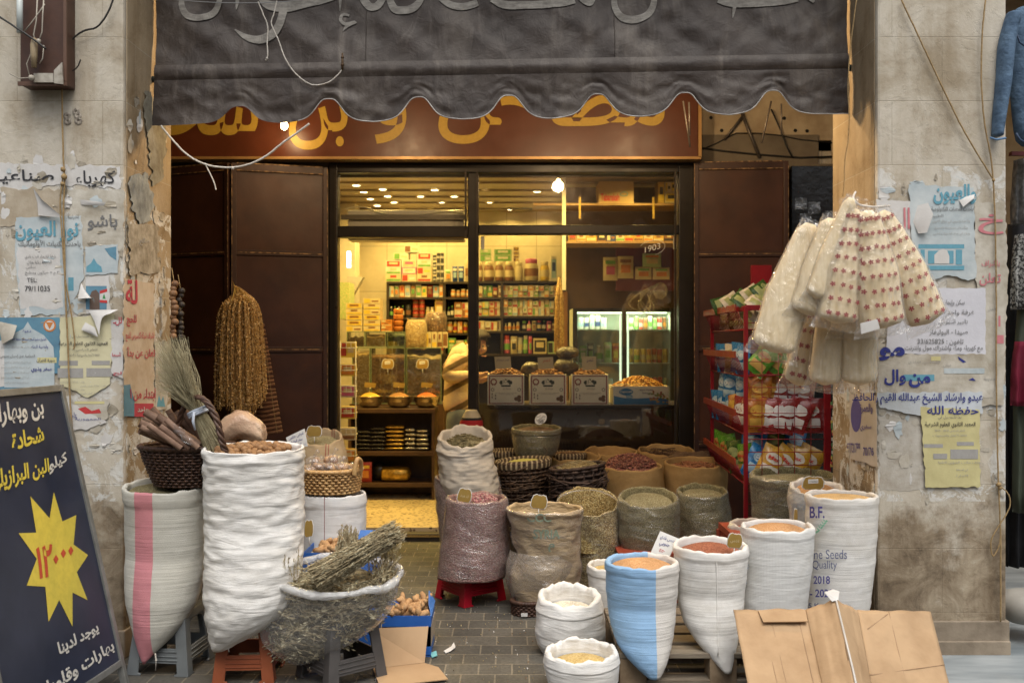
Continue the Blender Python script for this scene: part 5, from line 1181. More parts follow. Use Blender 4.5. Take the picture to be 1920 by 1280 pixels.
# golden strands
o = thing('golden_strands', 'large hanging bunch of golden dried okra strands before the left shutter', 'hanging strands', W(450, 790, 6.35))
okra = NT('golden_okra'); n = okra
vv = n.n('ShaderNodeTexVoronoi'); vv.inputs['Scale'].default_value = 110; n.l(n.tc.outputs['Object'], vv.inputs['Vector']); wq = n.n('ShaderNodeTexWhiteNoise'); n.l(vv.outputs['Position'], wq.inputs[0])
okra = n.fin(n.ramp(wq.outputs[0], [(0, (.26, .14, .04)), (.35, (.48, .28, .08)), (.7, (.66, .42, .15)), (.92, (.85, .65, .34))]), .42, None, 0, .6)
b = MB(); top = W(440, 536, 6.35)
for i in range(190):
 a = rnd.uniform(0, 2 * math.pi); q = math.sqrt(rnd.random()); sx_, sy_ = q * math.cos(a), q * math.sin(a)
 end = 784 - 55 * abs(sx_ - .15) ** 2 - rnd.uniform(0, 26) if sx_ > -.6 else 770 - rnd.uniform(0, 30)
 k0 = W(452, 556, 6.35) + Vector((sx_ * .05, sy_ * .06, rnd.uniform(-.01, .02)))
 k1 = W(450 + 40 * sx_, 572 + 12 * q, 6.35) + Vector((0, sy_ * .12, 0)); k2 = W(451 + 48 * sx_, 680, 6.35) + Vector((0, sy_ * .14, 0)); k3 = W(452 + 50 * sx_, end, 6.35) + Vector((0, sy_ * .14, 0))
 P = cat([top + Vector((sx_ * .012, sy_ * .012, 0)), k0, k1, k2, k3], 6)
 L_ = sum((P[j+1] - P[j]).length for j in range(len(P) - 1)); m_ = int(L_ / .017)
 b.tube(P, .0016, 3, 0, False)
 for j in range(m_):
  t = (j + rnd.random()) / m_ * (len(P) - 1); i0 = int(t); p = P[i0].lerp(P[min(i0 + 1, len(P) - 1)], t - i0) + Vector((rnd.uniform(-.004, .004), rnd.uniform(-.004, .004), 0))
  if p.z > top.z - .06: continue
  r_ = rnd.uniform(.0045, .0085); e = Euler((rnd.uniform(0, 3), rnd.uniform(0, 3), rnd.uniform(0, 3))).to_matrix()
  b.add([p + e @ Vector(v) * r_ for v in ((1, 0, 0), (-.6, .8, .2), (-.6, -.8, .2), (0, .1, 1.1), (0, 0, -1))], [(0, 1, 3), (1, 2, 3), (2, 0, 3), (1, 0, 4), (2, 1, 4), (0, 2, 4)], 0)
b.build('strands', okra, o)
b = MB()
for k in range(7): b.tube([W(440 + k * 1.2, 540, 6.33), W(437 + k * 4, 556 + (k % 3) * 4, 6.30), W(434 + k * 6, 566 + (k % 2) * 6, 6.27)], .0035, 5)
b.tube([W(440, 548, 6.33), W(439, 534, 6.4), W(436, 528, 6.8)], .003, 5); b.build('tie', mat('yellow_raffia', (.55, .38, .10), bump=.2), o)
# ladder of cinnamon sticks on a string
o = thing('cinnamon_ladder', 'string of short cinnamon sticks hanging like a ladder right of the golden strands', 'hanging strands', W(520, 820, 6.5))
b = MB(); b.tube(cat([W(490, 600, 6.5), W(496, 640, 6.47), W(504, 700, 6.46), (W(512, 760, 6.46)), W(520, 812, 6.46)]), .002, 4); b.build('string', twine, o)
for k in range(26):
 t = k / 25; y = lerp(612, 812, t); cx = lerp(486, 506, t); hw = lerp(.035, .085, t)
 b = MB(); c = W(cx, y, 6.5); sl = .10 + .05 * t
 b.tube([c + Vector((-hw, 0, -hw * sl)), c + Vector((0, .003, .002)), c + Vector((hw, 0, hw * sl * 1.6 + rnd.uniform(-.006, .006)))], .0105, 8); b.build('cinnamon_stick', mat('cinnamon_stick_red', (.20, .095, .045), (.11, .05, .024), 20, .7, .4, 60), o)
# pale plastic sack lying behind the basket
b = MB(); Rg = []
P = cat([W(404, 826, 4.95), W(418, 812, 4.95), W(445, 796, 4.95), W(472, 802, 4.95), W(492, 812, 4.95), W(497, 816, 4.95)], 7)
for i, p in enumerate(P):
 t = i / (len(P) - 1); r = .075 * max(.08, math.sin(math.pi * min(1, t * .80 + .16)) ** .55)
 Rg.append([p + Vector((.01 * N3(k * .7, t * 6), r * .9 * math.cos(k * .2618) + .012 * N3(k * .5, t * 5, 3), r * (1 + .16 * N3(k * .6, t * 7, 9)) * math.sin(k * .2618))) for k in range(24)])
b.rings(Rg, 0, True, True); b.build('plastic_sack', [mat('tan_plastic', (.48, .35, .24), (.38, .25, .17), 8, .3, .6, 14, bdist=.02)], label='tan plastic sack lying on its side between the twigs and the walnut sack', cat='sack')
b = MB(); b.bx((xat(395, 5.0), 4.86, 0), (xat(500, 5.0), 5.2, zat(838, 5.0))); b.build('wooden_crate', mat('crate_dark', (.10, .065, .04), (.05, .03, .02), 10, .8, .4, 30), label='dark wooden crate hidden behind the walnut sack, carrying the tan plastic sack', cat='crate', bev=.006)

# pale basket with bagged goods
bkl = basket('wicker_basket', 'honey coloured wicker basket of bagged nuts on the red lined white sack', 620, 4.85, zat(888, 4.7), zat(930, 4.7), .152, .135, wick_light, kd=.95, rows=8, stakes=30, wick=.0068, rim=.011)
heap_in(bkl, [mat('nut_bags', (.46, .30, .17), (.30, .17, .09), 20, .35, .5, 30)], .02, .02)
b = MB(); b.tube(cat([W(664, 890, 4.74), W(666, 874, 4.74), W(671, 860, 4.76), W(677, 868, 4.8), W(674, 886, 4.82)]), .012, 8); b.build('handle_stub', wick_light, bkl)
for i, (px, py, d, r) in enumerate(((578, 882, 4.76, .04), (598, 876, 4.78, .042), (618, 878, 4.75, .04), (640, 876, 4.80, .04), (590, 866, 4.9, .045), (625, 864, 4.93, .05), (655, 884, 4.82, .032))):
 b = MB(); c = W(px, py, d)
 for k in range(7): b.ball(c + Vector((rnd.uniform(-.6, .6) * r, rnd.uniform(-.5, .5) * r, rnd.uniform(-.3, .3) * r)), r * .38, 0, 7, 5)
 b.ball(c, (r * 1.1, r, r * .72), 1, 16, 10); b.tube([c + Vector((0, 0, r * .6)), c + Vector((.01, -.01, r * 1.05)), c + Vector((.02, -.02, r * 1.3))], [.010, .005, .012], 7, 1)
 b.build('nut_bag', [mat('bagged_nut', (.40, .25, .13), (.26, .14, .07), 30, .6, .3), clear2], label='small clear plastic bag of nuts heaped in the honey coloured basket', cat='plastic bag', group='bags of nuts in the honey coloured basket')

# ------------------------------------------------------------------ plastic stools
def stool(label, cx, D, h, wt, wb, rz, m):
 o = thing('plastic_stool', label, 'stool', (xat(cx, D), D, 0), 'plastic stools under the sacks')
 c = Vector((xat(cx, D), D, 0)); Rm = Matrix.Rotation(rz, 3, 'Z')
 def P(x, y, z): return c + Rm @ Vector((x, y, z))
 def half(z): return lerp(wb, wt, z / h) / 2
 b = MB(); n_ = 28
 def ring(z, k, off=0):
  out = []
  for i in range(n_):
   a = 2 * math.pi * i / n_; ca, sa = math.cos(a), math.sin(a); q = 1 / (abs(ca) ** 5 + abs(sa) ** 5) ** .2
   out.append(P(ca * q * (half(z) * k + off), sa * q * (half(z) * k + off), z))
  return out
 b.rings([ring(h - .035, 1.0), ring(h - .008, 1.0), ring(h, .95), ring(h, .3), ring(h - .006, .27)], 0, False, True); b.build('seat', m, o)
 lw = .052
 for sx_, sy_ in ((-1, -1), (1, -1), (1, 1), (-1, 1)):
  b = MB(); V = []
  Rg = []
  for z in (0, .006, .012, .02, h * .5, h - .02):
   q = half(z) - .004; w_ = lw * (1.25 if z < .01 else 1.0) * lerp(1, .92, z / h); x0, y0 = sx_ * q, sy_ * q; t = .011
   # angled leg: L section wrapping the corner
   loop = [(x0, y0), (x0 - sx_ * w_, y0), (x0 - sx_ * w_, y0 - sy_ * t), (x0 - sx_ * t, y0 - sy_ * t), (x0 - sx_ * t, y0 - sy_ * w_), (x0, y0 - sy_ * w_)]
   if sx_ * sy_ < 0: loop = loop[::-1]
   Rg.append([P(x, y, z) for x, y in loop])
  b.rings(Rg, 0, True, True, smooth=False); b.build('leg', m, o, bev=.004)
 for k in range(4):
  b = MB(); Rk = Matrix.Rotation(k * math.pi / 2, 3, 'Z')
  def PP(x, y, z): q = Rk @ Vector((x, y, z)); return P(q.x, q.y, q.z)
  for z0, z1, t in ((h * .20, h * .43, .009), (h * .84, h * .97, .009)):
   a0, a1 = half(z0) - lw * .9, half(z1) - lw * .9; y0, y1 = -half(z0) + .006, -half(z1) + .006
   b.hexa([PP(-a0, y0, z0), PP(a0, y0, z0), PP(a1, y1, z1), PP(-a1, y1, z1), PP(-a0, y0 + t, z0), PP(a0, y0 + t, z0), PP(a1, y1 + t, z1), PP(-a1, y1 + t, z1)])
  # arched corner fillets and raised ribs
  for s_ in (-1, 1):
   x1 = (half(h * .84) - lw * .9) * s_; z1 = h * .84; yy = -half(z1) + .006
   pts = [(x1, z1)] + [(x1 - s_ * .035 * (1 - math.cos(a)), z1 - .035 * (1 - math.sin(a))) for a in [R(q) for q in (0, 22, 45, 68, 90)]]
   b.plate([PP(x, yy, z) for x, z in pts], PP(0, .009, 0) - PP(0, 0, 0))
  for z in (h * .25, h * .31, h * .385):
   a = half(z) - lw * .92; y = -half(z) + .0045; b.hexa([PP(-a, y - .003, z - .002), PP(a, y - .003, z - .002), PP(a, y - .003, z + .002), PP(-a, y - .003, z + .002), PP(-a, y + .004, z - .002), PP(a, y + .004, z - .002), PP(a, y + .004, z + .002), PP(-a, y + .004, z + .002)])
  b.build('apron', m, o, bev=.002)
 return o
pgrey = mat('stool_grey', (.155, .170, .175), (.11, .12, .125), 6, .45, .05, 50); porange = mat('stool_terracotta', (.30, .085, .035), (.23, .06, .025), 6, .42, .05, 50)
pred = mat('stool_crimson', (.42, .008, .022), (.34, .006, .018), 6, .35, .03, 50); pdark = mat('stool_charcoal', (.085, .078, .074), (.055, .05, .048), 6, .5, .05, 50)
stool('grey plastic stool under the pink striped sack', 322, 4.30, .27, .23, .29, R(-6), pgrey)
stool('orange brown plastic stool under the walnut sack', 468, 4.20, .27, .21, .27, R(3), porange)
stool('charcoal plastic stool under the bag of dried thyme', 640, 4.16, .27, .23, .30, R(40), pdark)
stool('crimson plastic stool under the rosebud sack, with all its legs showing', 882, 5.42, .27, .23, .30, R(38), pred)
b = MB(); b.bx((xat(640, 4.75), 4.60, .09), (xat(705, 4.75), 4.9, .16)); b.build('red_tub', pred, label='red plastic edge seen through the charcoal stool', cat='tub', bev=.012)

# ------------------------------------------------------------------ plastic bag of dried thyme
o = thing('thyme_bag', 'big clear plastic bag with rolled white rim full of dried thyme bundles', 'plastic bag', W(615, 1240, 4.05))
BD = 4.08
sil = [(1080, 512, 748), (1100, 505, 748), (1130, 492, 742), (1160, 482, 722), (1185, 484, 690), (1205, 495, 655), (1225, 520, 620), (1245, 545, 572)]
Rg = []
for py, xl, xr in sil[::-1]:
 for rep in range(1):
  r = (xr - xl) / 2 * BD / F; cx = xat((xl + xr) / 2, BD); z = zat(py, BD)
  Rg.append([Vector((cx + r * math.cos(a) * (1 + .04 * N3(math.cos(a) * 3, math.sin(a) * 3, z * 9)), BD + .02 + min(r, .20) * .75 * math.sin(a) * (1 + .10 * N3(math.cos(a) * 4, math.sin(a) * 4, z * 12 + 5)), z + (.05 * math.sin(a) + (.055 * math.cos(a) if 0 else 0)) * ((1280 - py) / 200))) for a in [2 * math.pi * k / 72 for k in range(72)]])
b = MB(); b.rings(Rg, 0, True, False); b.build('bag_film', film('bag_film', haze=.05, rough=.07, bump=1.0, scale=(3.5, 3.5, 6), edge=.8), o, sub=1)
ring = Rg[-1]; n_ = len(ring)
def rimp(k):
 p = ring[k % n_].copy(); a = 2 * math.pi * k / n_
 p.z += .022 * N3(math.cos(a) * 2, math.sin(a) * 2, 3) + .006 * N3(k * .4, 4); return p
b = MB(); b.tube([rimp(k) for k in range(n_)] + [rimp(0)], [.016 * (1 + .45 * N3(k * .13, 7) + .25 * N3(k * .5, 2)) for k in range(n_ + 1)], 10)
b.build('rolled_rim', film('white_film_roll', (.80, .80, .79), .42, .14, 1.0, (14, 14, 14), .5), o)
# the thyme: stems with clumped leaves
herb = grains('thyme_leaf', [(.46, .41, .265), (.36, .31, .19), (.55, .50, .34), (.30, .255, .155)], .03, .85); stem = mat('thyme_stem', (.46, .38, .23), (.30, .23, .13), 40, .8, .1)
def sprig(b, P, r0=.004, dens=1.0, ls=.0056):
 b.tube(P, [.0019] * len(P), 3, 1, False)
 for i in range(len(P) - 1):
  L_ = (P[i+1] - P[i]).length
  for _ in range(max(1, int(L_ / .0065 * dens))):
   p = P[i].lerp(P[i+1], rnd.random()) + Vector((rnd.gauss(0, r0), rnd.gauss(0, r0), rnd.gauss(0, r0)))
   s_ = ls * rnd.uniform(.6, 1.3); d = (P[i+1] - P[i]).normalized() + Vector((rnd.gauss(0, .38), rnd.gauss(0, .38), rnd.gauss(0, .38))); d = d.normalized() * s_ * 1.35; sd_ = d.cross(Vector((rnd.uniform(-1, 1), rnd.uniform(-1, 1), rnd.uniform(-1, 1)))).normalized() * s_ * .36
   b.add([p - d, p + sd_, p + d, p - sd_], [(0, 1, 2), (0, 2, 3)], 0)
def bundle(A, B, n, rA, rB, name='thyme_bundle', dens=1.0, label=None, droop=.0, bare=.0):
 b = MB()
 for _ in range(n):
  a = rnd.uniform(0, 6.28); q = math.sqrt(rnd.random()); ax = (B - A).normalized(); s1 = ax.cross(Vector((0, 0, 1))).normalized(); s2 = ax.cross(s1)
  o1 = s1 * math.cos(a) + s2 * math.sin(a)
  ln = rnd.uniform(.72, 1.05); P = []
  for i in range(6):
   t = i / 5 * ln
   P.append(A.lerp(B, t) + o1 * lerp(rA, rB, min(1, t)) * q + Vector((rnd.gauss(0, .003), rnd.gauss(0, .003), rnd.gauss(0, .003) + (t > .8) * rnd.uniform(-.02, .02) - droop * t * t)))
  sprig(b, P, .0035, dens)
 return b
b = bundle(W(590, 1085, 3.98), W(748, 994, 4.05), 230, .062, .040, dens=1.15)
for _ in range(60):
 p = W(rnd.uniform(570, 640), rnd.uniform(1060, 1095), rnd.uniform(3.92, 4.1)); sprig(b, [p, p + Vector((rnd.uniform(-.06, .03), 0, rnd.uniform(-.01, .03)))], .006)
b.build('thyme_bundle', [herb, stem], label='big bundle of dried thyme pointing up right out of the bag', cat='herb bundle', group='dried thyme bundles in the plastic bag')
b = bundle(W(640, 1090, 4.18), W(655, 992, 4.22), 90, .05, .045, dens=1.1); b.build('thyme_bundle', [herb, stem], label='upright bundle of dried thyme behind the big slanting one', cat='herb bundle', group='dried thyme bundles in the plastic bag')
b = MB()
for _ in range(46):
 p = W(rnd.uniform(690, 738), rnd.uniform(1085, 1100), rnd.uniform(4.0, 4.16)); e = W(rnd.uniform(690, 756), rnd.uniform(1012, 1075), rnd.uniform(4.0, 4.16)); sprig(b, [p, p.lerp(e, .5) + Vector((rnd.uniform(-.01, .01), 0, 0)), e], .005, 1.1)
b.build('thyme_bundle', [herb, stem], label='loose dark thyme sprigs standing at the right end of the bag', cat='herb bundle', group='dried thyme bundles in the plastic bag')
b = MB()
for _ in range(26):
 p = W(rnd.uniform(528, 560), rnd.uniform(1080, 1096), rnd.uniform(4.0, 4.14)); e = p + Vector((rnd.uniform(-.02, .02), 0, rnd.uniform(.04, .12))); sprig(b, [p, p.lerp(e, .5), e], .004, 1.2)
b.build('thyme_bundle', [herb, stem], label='few thin thyme sprigs standing at the left end of the bag', cat='herb bundle', group='dried thyme bundles in the plastic bag')
b = MB()
for _ in range(760):
 t = rnd.random(); py = lerp(1092, 1232, t ** 1.1); xl, xr = interp([(q[0], q[1], q[2]) for q in sil], py); cx, hw = (xl + xr) / 2, (xr - xl) / 2 * .9
 px = cx + hw * rnd.uniform(-1, 1); d = BD + .02 - rnd.uniform(-.5, 1.0) * min(hw * BD / F, .2) * .62 * math.sqrt(max(.05, 1 - ((px - cx) / hw) ** 2)); p = W(px, py, d)
 dirv = Vector((rnd.uniform(-1, 1), rnd.uniform(-.3, .3), rnd.uniform(-.5, .4))) * .055
 sprig(b, [p - dirv, p + Vector((0, 0, rnd.uniform(-.006, .006))), p + dirv], .006, 1.0, .0085)
b.build('loose_thyme', [herb, stem], o)
b = MB(); Rg2 = [[Vector((p.x * .66 + sum(q.x for q in r_) / len(r_) * .34, p.y * .5 + sum(q.y for q in r_) / len(r_) * .5, p.z)) for p in r_] for r_ in Rg[1:]]
b.rings(Rg2, 0, True, True); b.build('thyme_mass', grains('thyme_mass', [(.27, .235, .145), (.20, .17, .105), (.33, .29, .185), (.17, .14, .085)], .02, .9, 1.0), o, sub=1)

# ------------------------------------------------------------------ blue cartons of ginger
bluec = mat('carton_blue', (.028, .13, .46), (.022, .10, .38), 8, .5, .15, 20); bluein = mat('carton_blue_inside', (.05, .17, .50), bump=.1)
ginger = mat('ginger_root', (.50, .31, .15), (.36, .20, .09), 22, .75, .5, 70)
def ginger_piece(b, c, s_):
 n = rnd.randint(3, 5); p = Vector(c); d = Vector((rnd.uniform(-1, 1), rnd.uniform(-1, 1), rnd.uniform(-.2, .5))).normalized()
 P = [p + d * s_ * (k / 4 - .5) + Vector((rnd.gauss(0, s_ * .06),) * 3) for k in range(5)]
 b.tube(P, [s_ * .10, s_ * .18, s_ * .14, s_ * .19, s_ * .09], 7)
 for k in range(n):
  q = P[rnd.randint(1, 3)]; e = Vector((rnd.uniform(-1, 1), rnd.uniform(-1, 1), rnd.uniform(-.1, .9))).normalized() * s_ * rnd.uniform(.25, .45); b.tube([q, q + e * .6, q + e], [s_ * .15, s_ * .13, s_ * .07], 7)
def carton_box(label, A, Bv, Cv, H, t=.005, flapz=0):
 """open-topped carton: near left corner, near edge, side edge"""
 A, Bv, Cv = Vector(A), Vector(Bv), Vector(Cv); o = thing('ginger_carton', label, 'carton', A, 'blue cartons of ginger root')
 U = Vector((0, 0, H)); b = MB()
 nb, nc = Bv.normalized() * t, Cv.normalized() * t
 for P0, e, th in ((A, Bv, nc), (A + Cv - nc, Bv, nc), (A + nc, Cv - nc * 2, nb), (A + Bv - nb + nc, Cv - nc * 2, nb)):
  b.hexa([P0, P0 + e, P0 + e + U, P0 + U, P0 + th, P0 + e + th, P0 + e + U + th, P0 + U + th])
 b.plate([A + Vector((0, 0, .004)), A + Bv + Vector((0, 0, .004)), A + Bv + Cv + Vector((0, 0, .004)), A + Cv + Vector((0, 0, .004))], (0, 0, .004))
 b.build('carton_wall', bluec, o)
 return o
def fill_ginger(o, A, Bv, Cv, z, n, s_, label, group):
 A, Bv, Cv = Vector(A), Vector(Bv), Vector(Cv)
 for k in range(n):
  u, v = rnd.uniform(.15, .85), rnd.uniform(.12, .88); b = MB(); p = A + Bv * u + Cv * v; ginger_piece(b, (p.x, p.y, z + rnd.uniform(-.012, .016)), s_ * rnd.uniform(.8, 1.2))
  b.build('ginger_root', ginger, label=label, cat='ginger', group=group)
A2 = W(716, 1160, 4.42); A2.z = 0; B2 = Vector((xat(808, 4.42) - A2.x, 0, 0)); C2 = Vector((-.005, .26, 0)); h2 = zat(1154, 4.42)
o2 = carton_box('blue carton of ginger root standing on the paving beside the thyme bag', A2, B2, C2, h2)
fill_ginger(o2, A2, B2, C2, h2 - .012, 15, .10, 'knobbly piece of ginger root in the near blue carton', 'ginger in the near blue carton')
b = MB(); b.bx((A2.x, A2.y, h2 - .14), (A2.x + B2.x, A2.y + .25, h2 - .05)); b.build('paper_lining', mat('carton_packing', (.42, .36, .28)), o2)
b = MB(); b.plate([A2 + B2 + Vector((0, .0, h2)), A2 + B2 + C2 + Vector((0, 0, h2)), A2 + B2 + C2 + Vector((-.03, .02, h2 + .045)), A2 + B2 + C2 * .5 + Vector((-.02, 0, h2 + .02))], (.004, 0, 0)); b.build('carton_flap', bluein, o2)
A3 = W(568, 1050, 4.5); A3.z = 0; B3 = Vector((xat(700, 4.5) - A3.x, 0, 0)); C3 = Vector((.0, .26, 0)); h3 = zat(1036, 4.5)
o3 = carton_box('tall blue carton of ginger root between the walnut sack and the thyme bag', A3, B3, C3, h3)
b = MB(); b.bx((A3.x + .006, A3.y + .006, h3 - .12), (A3.x + B3.x - .006, A3.y + .254, h3 - .03)); b.build('paper_lining', MATS['carton_packing'], o3)
fill_ginger(o3, A3, B3, C3, h3 + .0, 12, .10, 'knobbly piece of ginger root in the tall blue carton', 'ginger in the tall blue carton')
b = MB(); b.plate([A3 + C3 + Vector((0, 0, h3)), A3 + C3 + B3 + Vector((0, 0, h3)), A3 + C3 + B3 + Vector((0, .03, h3 + .05)), A3 + C3 + Vector((0, .03, h3 + .05))], (0, .004, 0)); b.build('carton_flap', bluein, o3)
# brown cardboard leaning on the near carton and lying on the paving
cardb = mat('cardboard', (.42, .285, .165), (.36, .235, .13), 5, .8, .12, 16); carde = mat('cardboard_edge', (.30, .20, .11), bump=.4, bscale=120)
def sheet(b, P, t=.004, mi=0):
 P = [Vector(p) for p in P]; n = (P[1] - P[0]).cross(P[-1] - P[0]).normalized() * t; b.plate(P, n, mi)
o = thing('cardboard_piece', 'torn piece of brown cardboard folded between the charcoal stool and the paving', 'cardboard', W(760, 1240, 4.2))
b = MB(); f0, f1 = W(700, 1243, 4.22), W(796, 1232, 4.3); f0.z = f1.z = .012
sheet(b, [f0, f1, W(803, 1174, 4.38), W(692, 1178, 4.34)]); b.build('upright_flap', cardb, o)
b = MB(); sheet(b, [f0 + Vector((0, -.004, 0)), W(712, 1292, 4.0) * 1, W(840, 1278, 4.09) * 1, W(822, 1248, 4.24), f1 + Vector((0, -.004, 0))][::-1])
for i, p in enumerate(b.v): p.z = .010 + (.004 if i >= len(b.v) // 2 else 0)
b.build('lower_flap', cardb, o)
# litter
def litter(label, pts, m, t=.003):
 b = MB(); P = []
 for x, y, k in pts: d = GD(y); q = W(x, y, d); P.append(Vector((q.x, q.y, k)))
 b.plate(P, (0, 0, t)); b.build('litter', m, label=label, cat='litter')
litter('scrap of crumpled white plastic on the paving near the carton', [(832, 1222, .004), (846, 1216, .010), (851, 1212, .02), (854, 1218, .012), (846, 1222, .006), (836, 1226, .004)], pw)
litter('small turquoise wrapper on the paving by the cardboard corner', [(806, 1226, .004), (818, 1225, .012), (820, 1232, .008), (810, 1234, .004)], flat('wrapper_teal', (.2, .5, .52)))
# ------------------------------------------------------------------ baskets in the middle
bk2 = basket('wicker_basket', 'dark wicker basket of green split peas lined with striped cloth', 980, 6.12, zat(872, 5.95), zat(946, 6), .172, .15, wick_brown, kd=.85, rows=11, stakes=26, wick=.006, lining=stripe_cloth, tiltz=.012)
heap_in(bk2, [g_lent], .012, .03)
b = MB()
for k in range(26):
 a = rnd.uniform(-3.1, .2); c = Vector((xat(980, 6.12) + .18 * math.cos(a), 6.12 + .155 * math.sin(a), lerp(zat(935, 6), zat(880, 6), rnd.random())))
 d = Vector((-math.sin(a), math.cos(a), rnd.uniform(-.15, .45))) * rnd.uniform(.05, .12); b.tube([c - d, c + Vector((0, -.006, 0)), c + d * .8 + Vector((0, 0, .01))], .0035, 5)
b.tube(cat([W(1020, 868, 5.95), W(1022, 856, 5.95), W(1026, 848, 5.95), W(1022, 840, 5.95), W(1018, 838, 5.95)]), .003, 5)
b.build('loose_withies', wick_brown, bk2)
bk3 = basket('twig_basket', 'rough basket of dark twigs and bark holding yellow camomile', 1082, 5.98, zat(880, 5.85), zat(945, 5.9), .165, .15, mat('twig_bark', (.075, .045, .032), (.03, .018, .014), 20, .7, .5, 40), kd=.85, rows=7, stakes=16, wick=.009, tiltz=.02)
heap_in(bk3, [g_herb, seedstick], .01, .035, sticks(260, .05, .0016, 1, up=.012))
b = MB()
for k in range(34):
 a = rnd.uniform(-3.2, .3); c = Vector((xat(1082, 5.98) + .178 * math.cos(a), 5.98 + .155 * math.sin(a), lerp(zat(940, 5.9), zat(888, 5.9), rnd.random())))
 d = Vector((-math.sin(a), math.cos(a), rnd.uniform(-.25, .5))) * rnd.uniform(.06, .13); b.tube([c - d, c + Vector((0, -.008, 0)), c + d], [.003, .006, .003], 5)
for k in range(3): b.tube([W(1118, 905 + k * 6, 5.8), W(1128, 895 + k * 4, 5.8), W(1136, 892 + k * 5, 5.8)], .005, 5)
b.build('loose_bark', MATS['twig_bark'], bk3)
bk4 = basket('wicker_basket', 'striped cloth lined basket behind the cream sack, mostly hidden', 950, 6.62, zat(852, 6.5), zat(905, 6.5), .12, .10, wick_brown, rows=6, stakes=20, lining=stripe_cloth)
heap_in(bk4, [g_pepper], .02, .02)
bk5 = basket('wicker_basket', 'shallow striped cloth lined basket of red twigs right of the clove tub', 1062, 6.75, zat(856, 6.65), .492, .13, .11, wick_brown, rows=5, stakes=20, lining=stripe_cloth)
heap_in(bk5, [g_hib, stalk], .01, .02, sticks(80, .12, .003, 1))
o = thing('wooden_bench', 'low stepped dark wooden bench under the wicker baskets and the clove tub', 'bench', (.2, 6.4, 0)); bm_ = mat('bench_wood', (.07, .04, .022), (.035, .02, .012), 10, .8, .4, 30)
for za, y0, y1 in ((.428, 5.92, 6.33), (.488, 6.335, 6.92)): b = MB(); b.bx((xat(930, 6.1), y0, za - .03), (.55, y1, za)); b.build('bench_board', bm_, o)
for x in (xat(930, 6.1) + .03, .5):
 for y in (5.96, 6.3, 6.88): b = MB(); b.box((x, y, .2), (.05, .05, .395)); b.build('leg', bm_, o)
b = MB(); b.bx((xat(978, 6.45), 6.36, .4885), (xat(1030, 6.45), 6.56, .66)); b.build('wooden_block', bm_, label='dark wooden block on the bench lifting the clove tub', cat='block', bev=.004)
b = MB()
for k in range(22): p = W(rnd.uniform(1270, 1340), rnd.uniform(846, 856), 6.55); b.tube([p - Vector((rnd.uniform(.08, .18), 0, rnd.uniform(-.02, .03))), p, p + Vector((rnd.uniform(.05, .12), 0, rnd.uniform(-.03, .01)))], .003, 4)
b.build('dry_twigs', stalk, label='loose dry dark twigs lying on the back right burlap sack', cat='twigs')
bk6 = basket('wicker_basket', 'dark wicker basket base showing under the brown paper sack', 990, 5.12, zat(1140, 4.98), 0, .085, .08, wick_dark, rows=6, stakes=18)
b = MB(); c = W(983, 1152, 5.03); b.box(c, (.034, .004, .018)); b.build('label_plate', pw, bk6)
def loose_wrap():
 b = MB(); Rg = []
 for py, xl, xr in ((1040, 962, 1080), (1066, 950, 1084), (1100, 952, 1076), (1130, 962, 1020), (1150, 976, 1000)):
  cx, r = xat((xl + xr) / 2, 5.1), (xr - xl) / 2 * 5.1 / F
  Rg.append([Vector((cx + (r + .012) * math.cos(a) * (1 + .06 * N3(a * 3, py * .02)), 5.2 + (r * .85 + .015) * math.sin(a), zat(py, 5.05) + .015 * N3(a * 4, py * .03))) for a in [2 * math.pi * k / 48 for k in range(48)]])
 b.rings(Rg, 0); b.build('loose_plastic', film('loose_film', (.75, .68, .58), .16, .16, 1.0, (7, 7, 7), .6), sH.o)
loose_wrap()
b = MB(); Rg = []
for t in range(13):
 a0 = math.pi * t / 12; Rg.append([W(1100 + 58 * math.cos(a0) * q, 942 - 28 * math.sin(a0) * q + 4, 5.5 + .16 * (v - .5)) + Vector((0, 0, .012 * N3(t * .6, v * 4))) for v in [k / 8 for k in range(9)] for q in (1,)])
b.rings(Rg, 0, closed=False); b.build('plastic_cuff', film('cuff_film', haze=.2, rough=.15, bump=1, scale=(9, 9, 9), edge=.6), sI.o)
# red crates under the herb sacks
redcr = mat('crate_red', (.30, .055, .028), (.22, .04, .02), 8, .5, .15, 30)
def crate(label, x0, x1, y0, y1, z1):
 o = thing('plastic_crate', label, 'crate', ((x0 + x1) / 2, (y0 + y1) / 2, 0), 'red crates under the herb sacks'); b = MB(); t = .014
 for k in range(3):
  za, zb_ = z1 * (k / 3) + .004, z1 * (k + .72) / 3
  b.bx((x0, y0, za), (x1, y0 + t, zb_)); b.bx((x0, y1 - t, za), (x1, y1, zb_)); b.bx((x0, y0 + t, za), (x0 + t, y1 - t, zb_)); b.bx((x1 - t, y0 + t, za), (x1, y1 - t, zb_))
 b.bx((x0 - .006, y0 - .006, z1 * .93), (x1 + .006, y1 + .006, z1)); b.build('crate_side', redcr, o)
 b = MB()
 for x in (x0, x1):
  for y in (y0, y1): b.box((x, y, z1 * .465), (.03, .03, z1 * .925))
 b.build('corner_post', redcr, o); return o
crate('red plastic crate under the pale green herb sack', xat(1158, 5.4), xat(1272, 5.5), 5.32, 5.7, zat(1030, 5.4))
crate('red plastic crate under the right hand green herb sack', xat(1284, 5.5), xat(1380, 5.5), 5.5, 5.95, zat(1022, 5.6))
o_ = crate('orange red crate showing beside the checked white sack', xat(1372, 4.82), xat(1440, 4.82), 4.72, 5.1, zat(1000, 4.8))

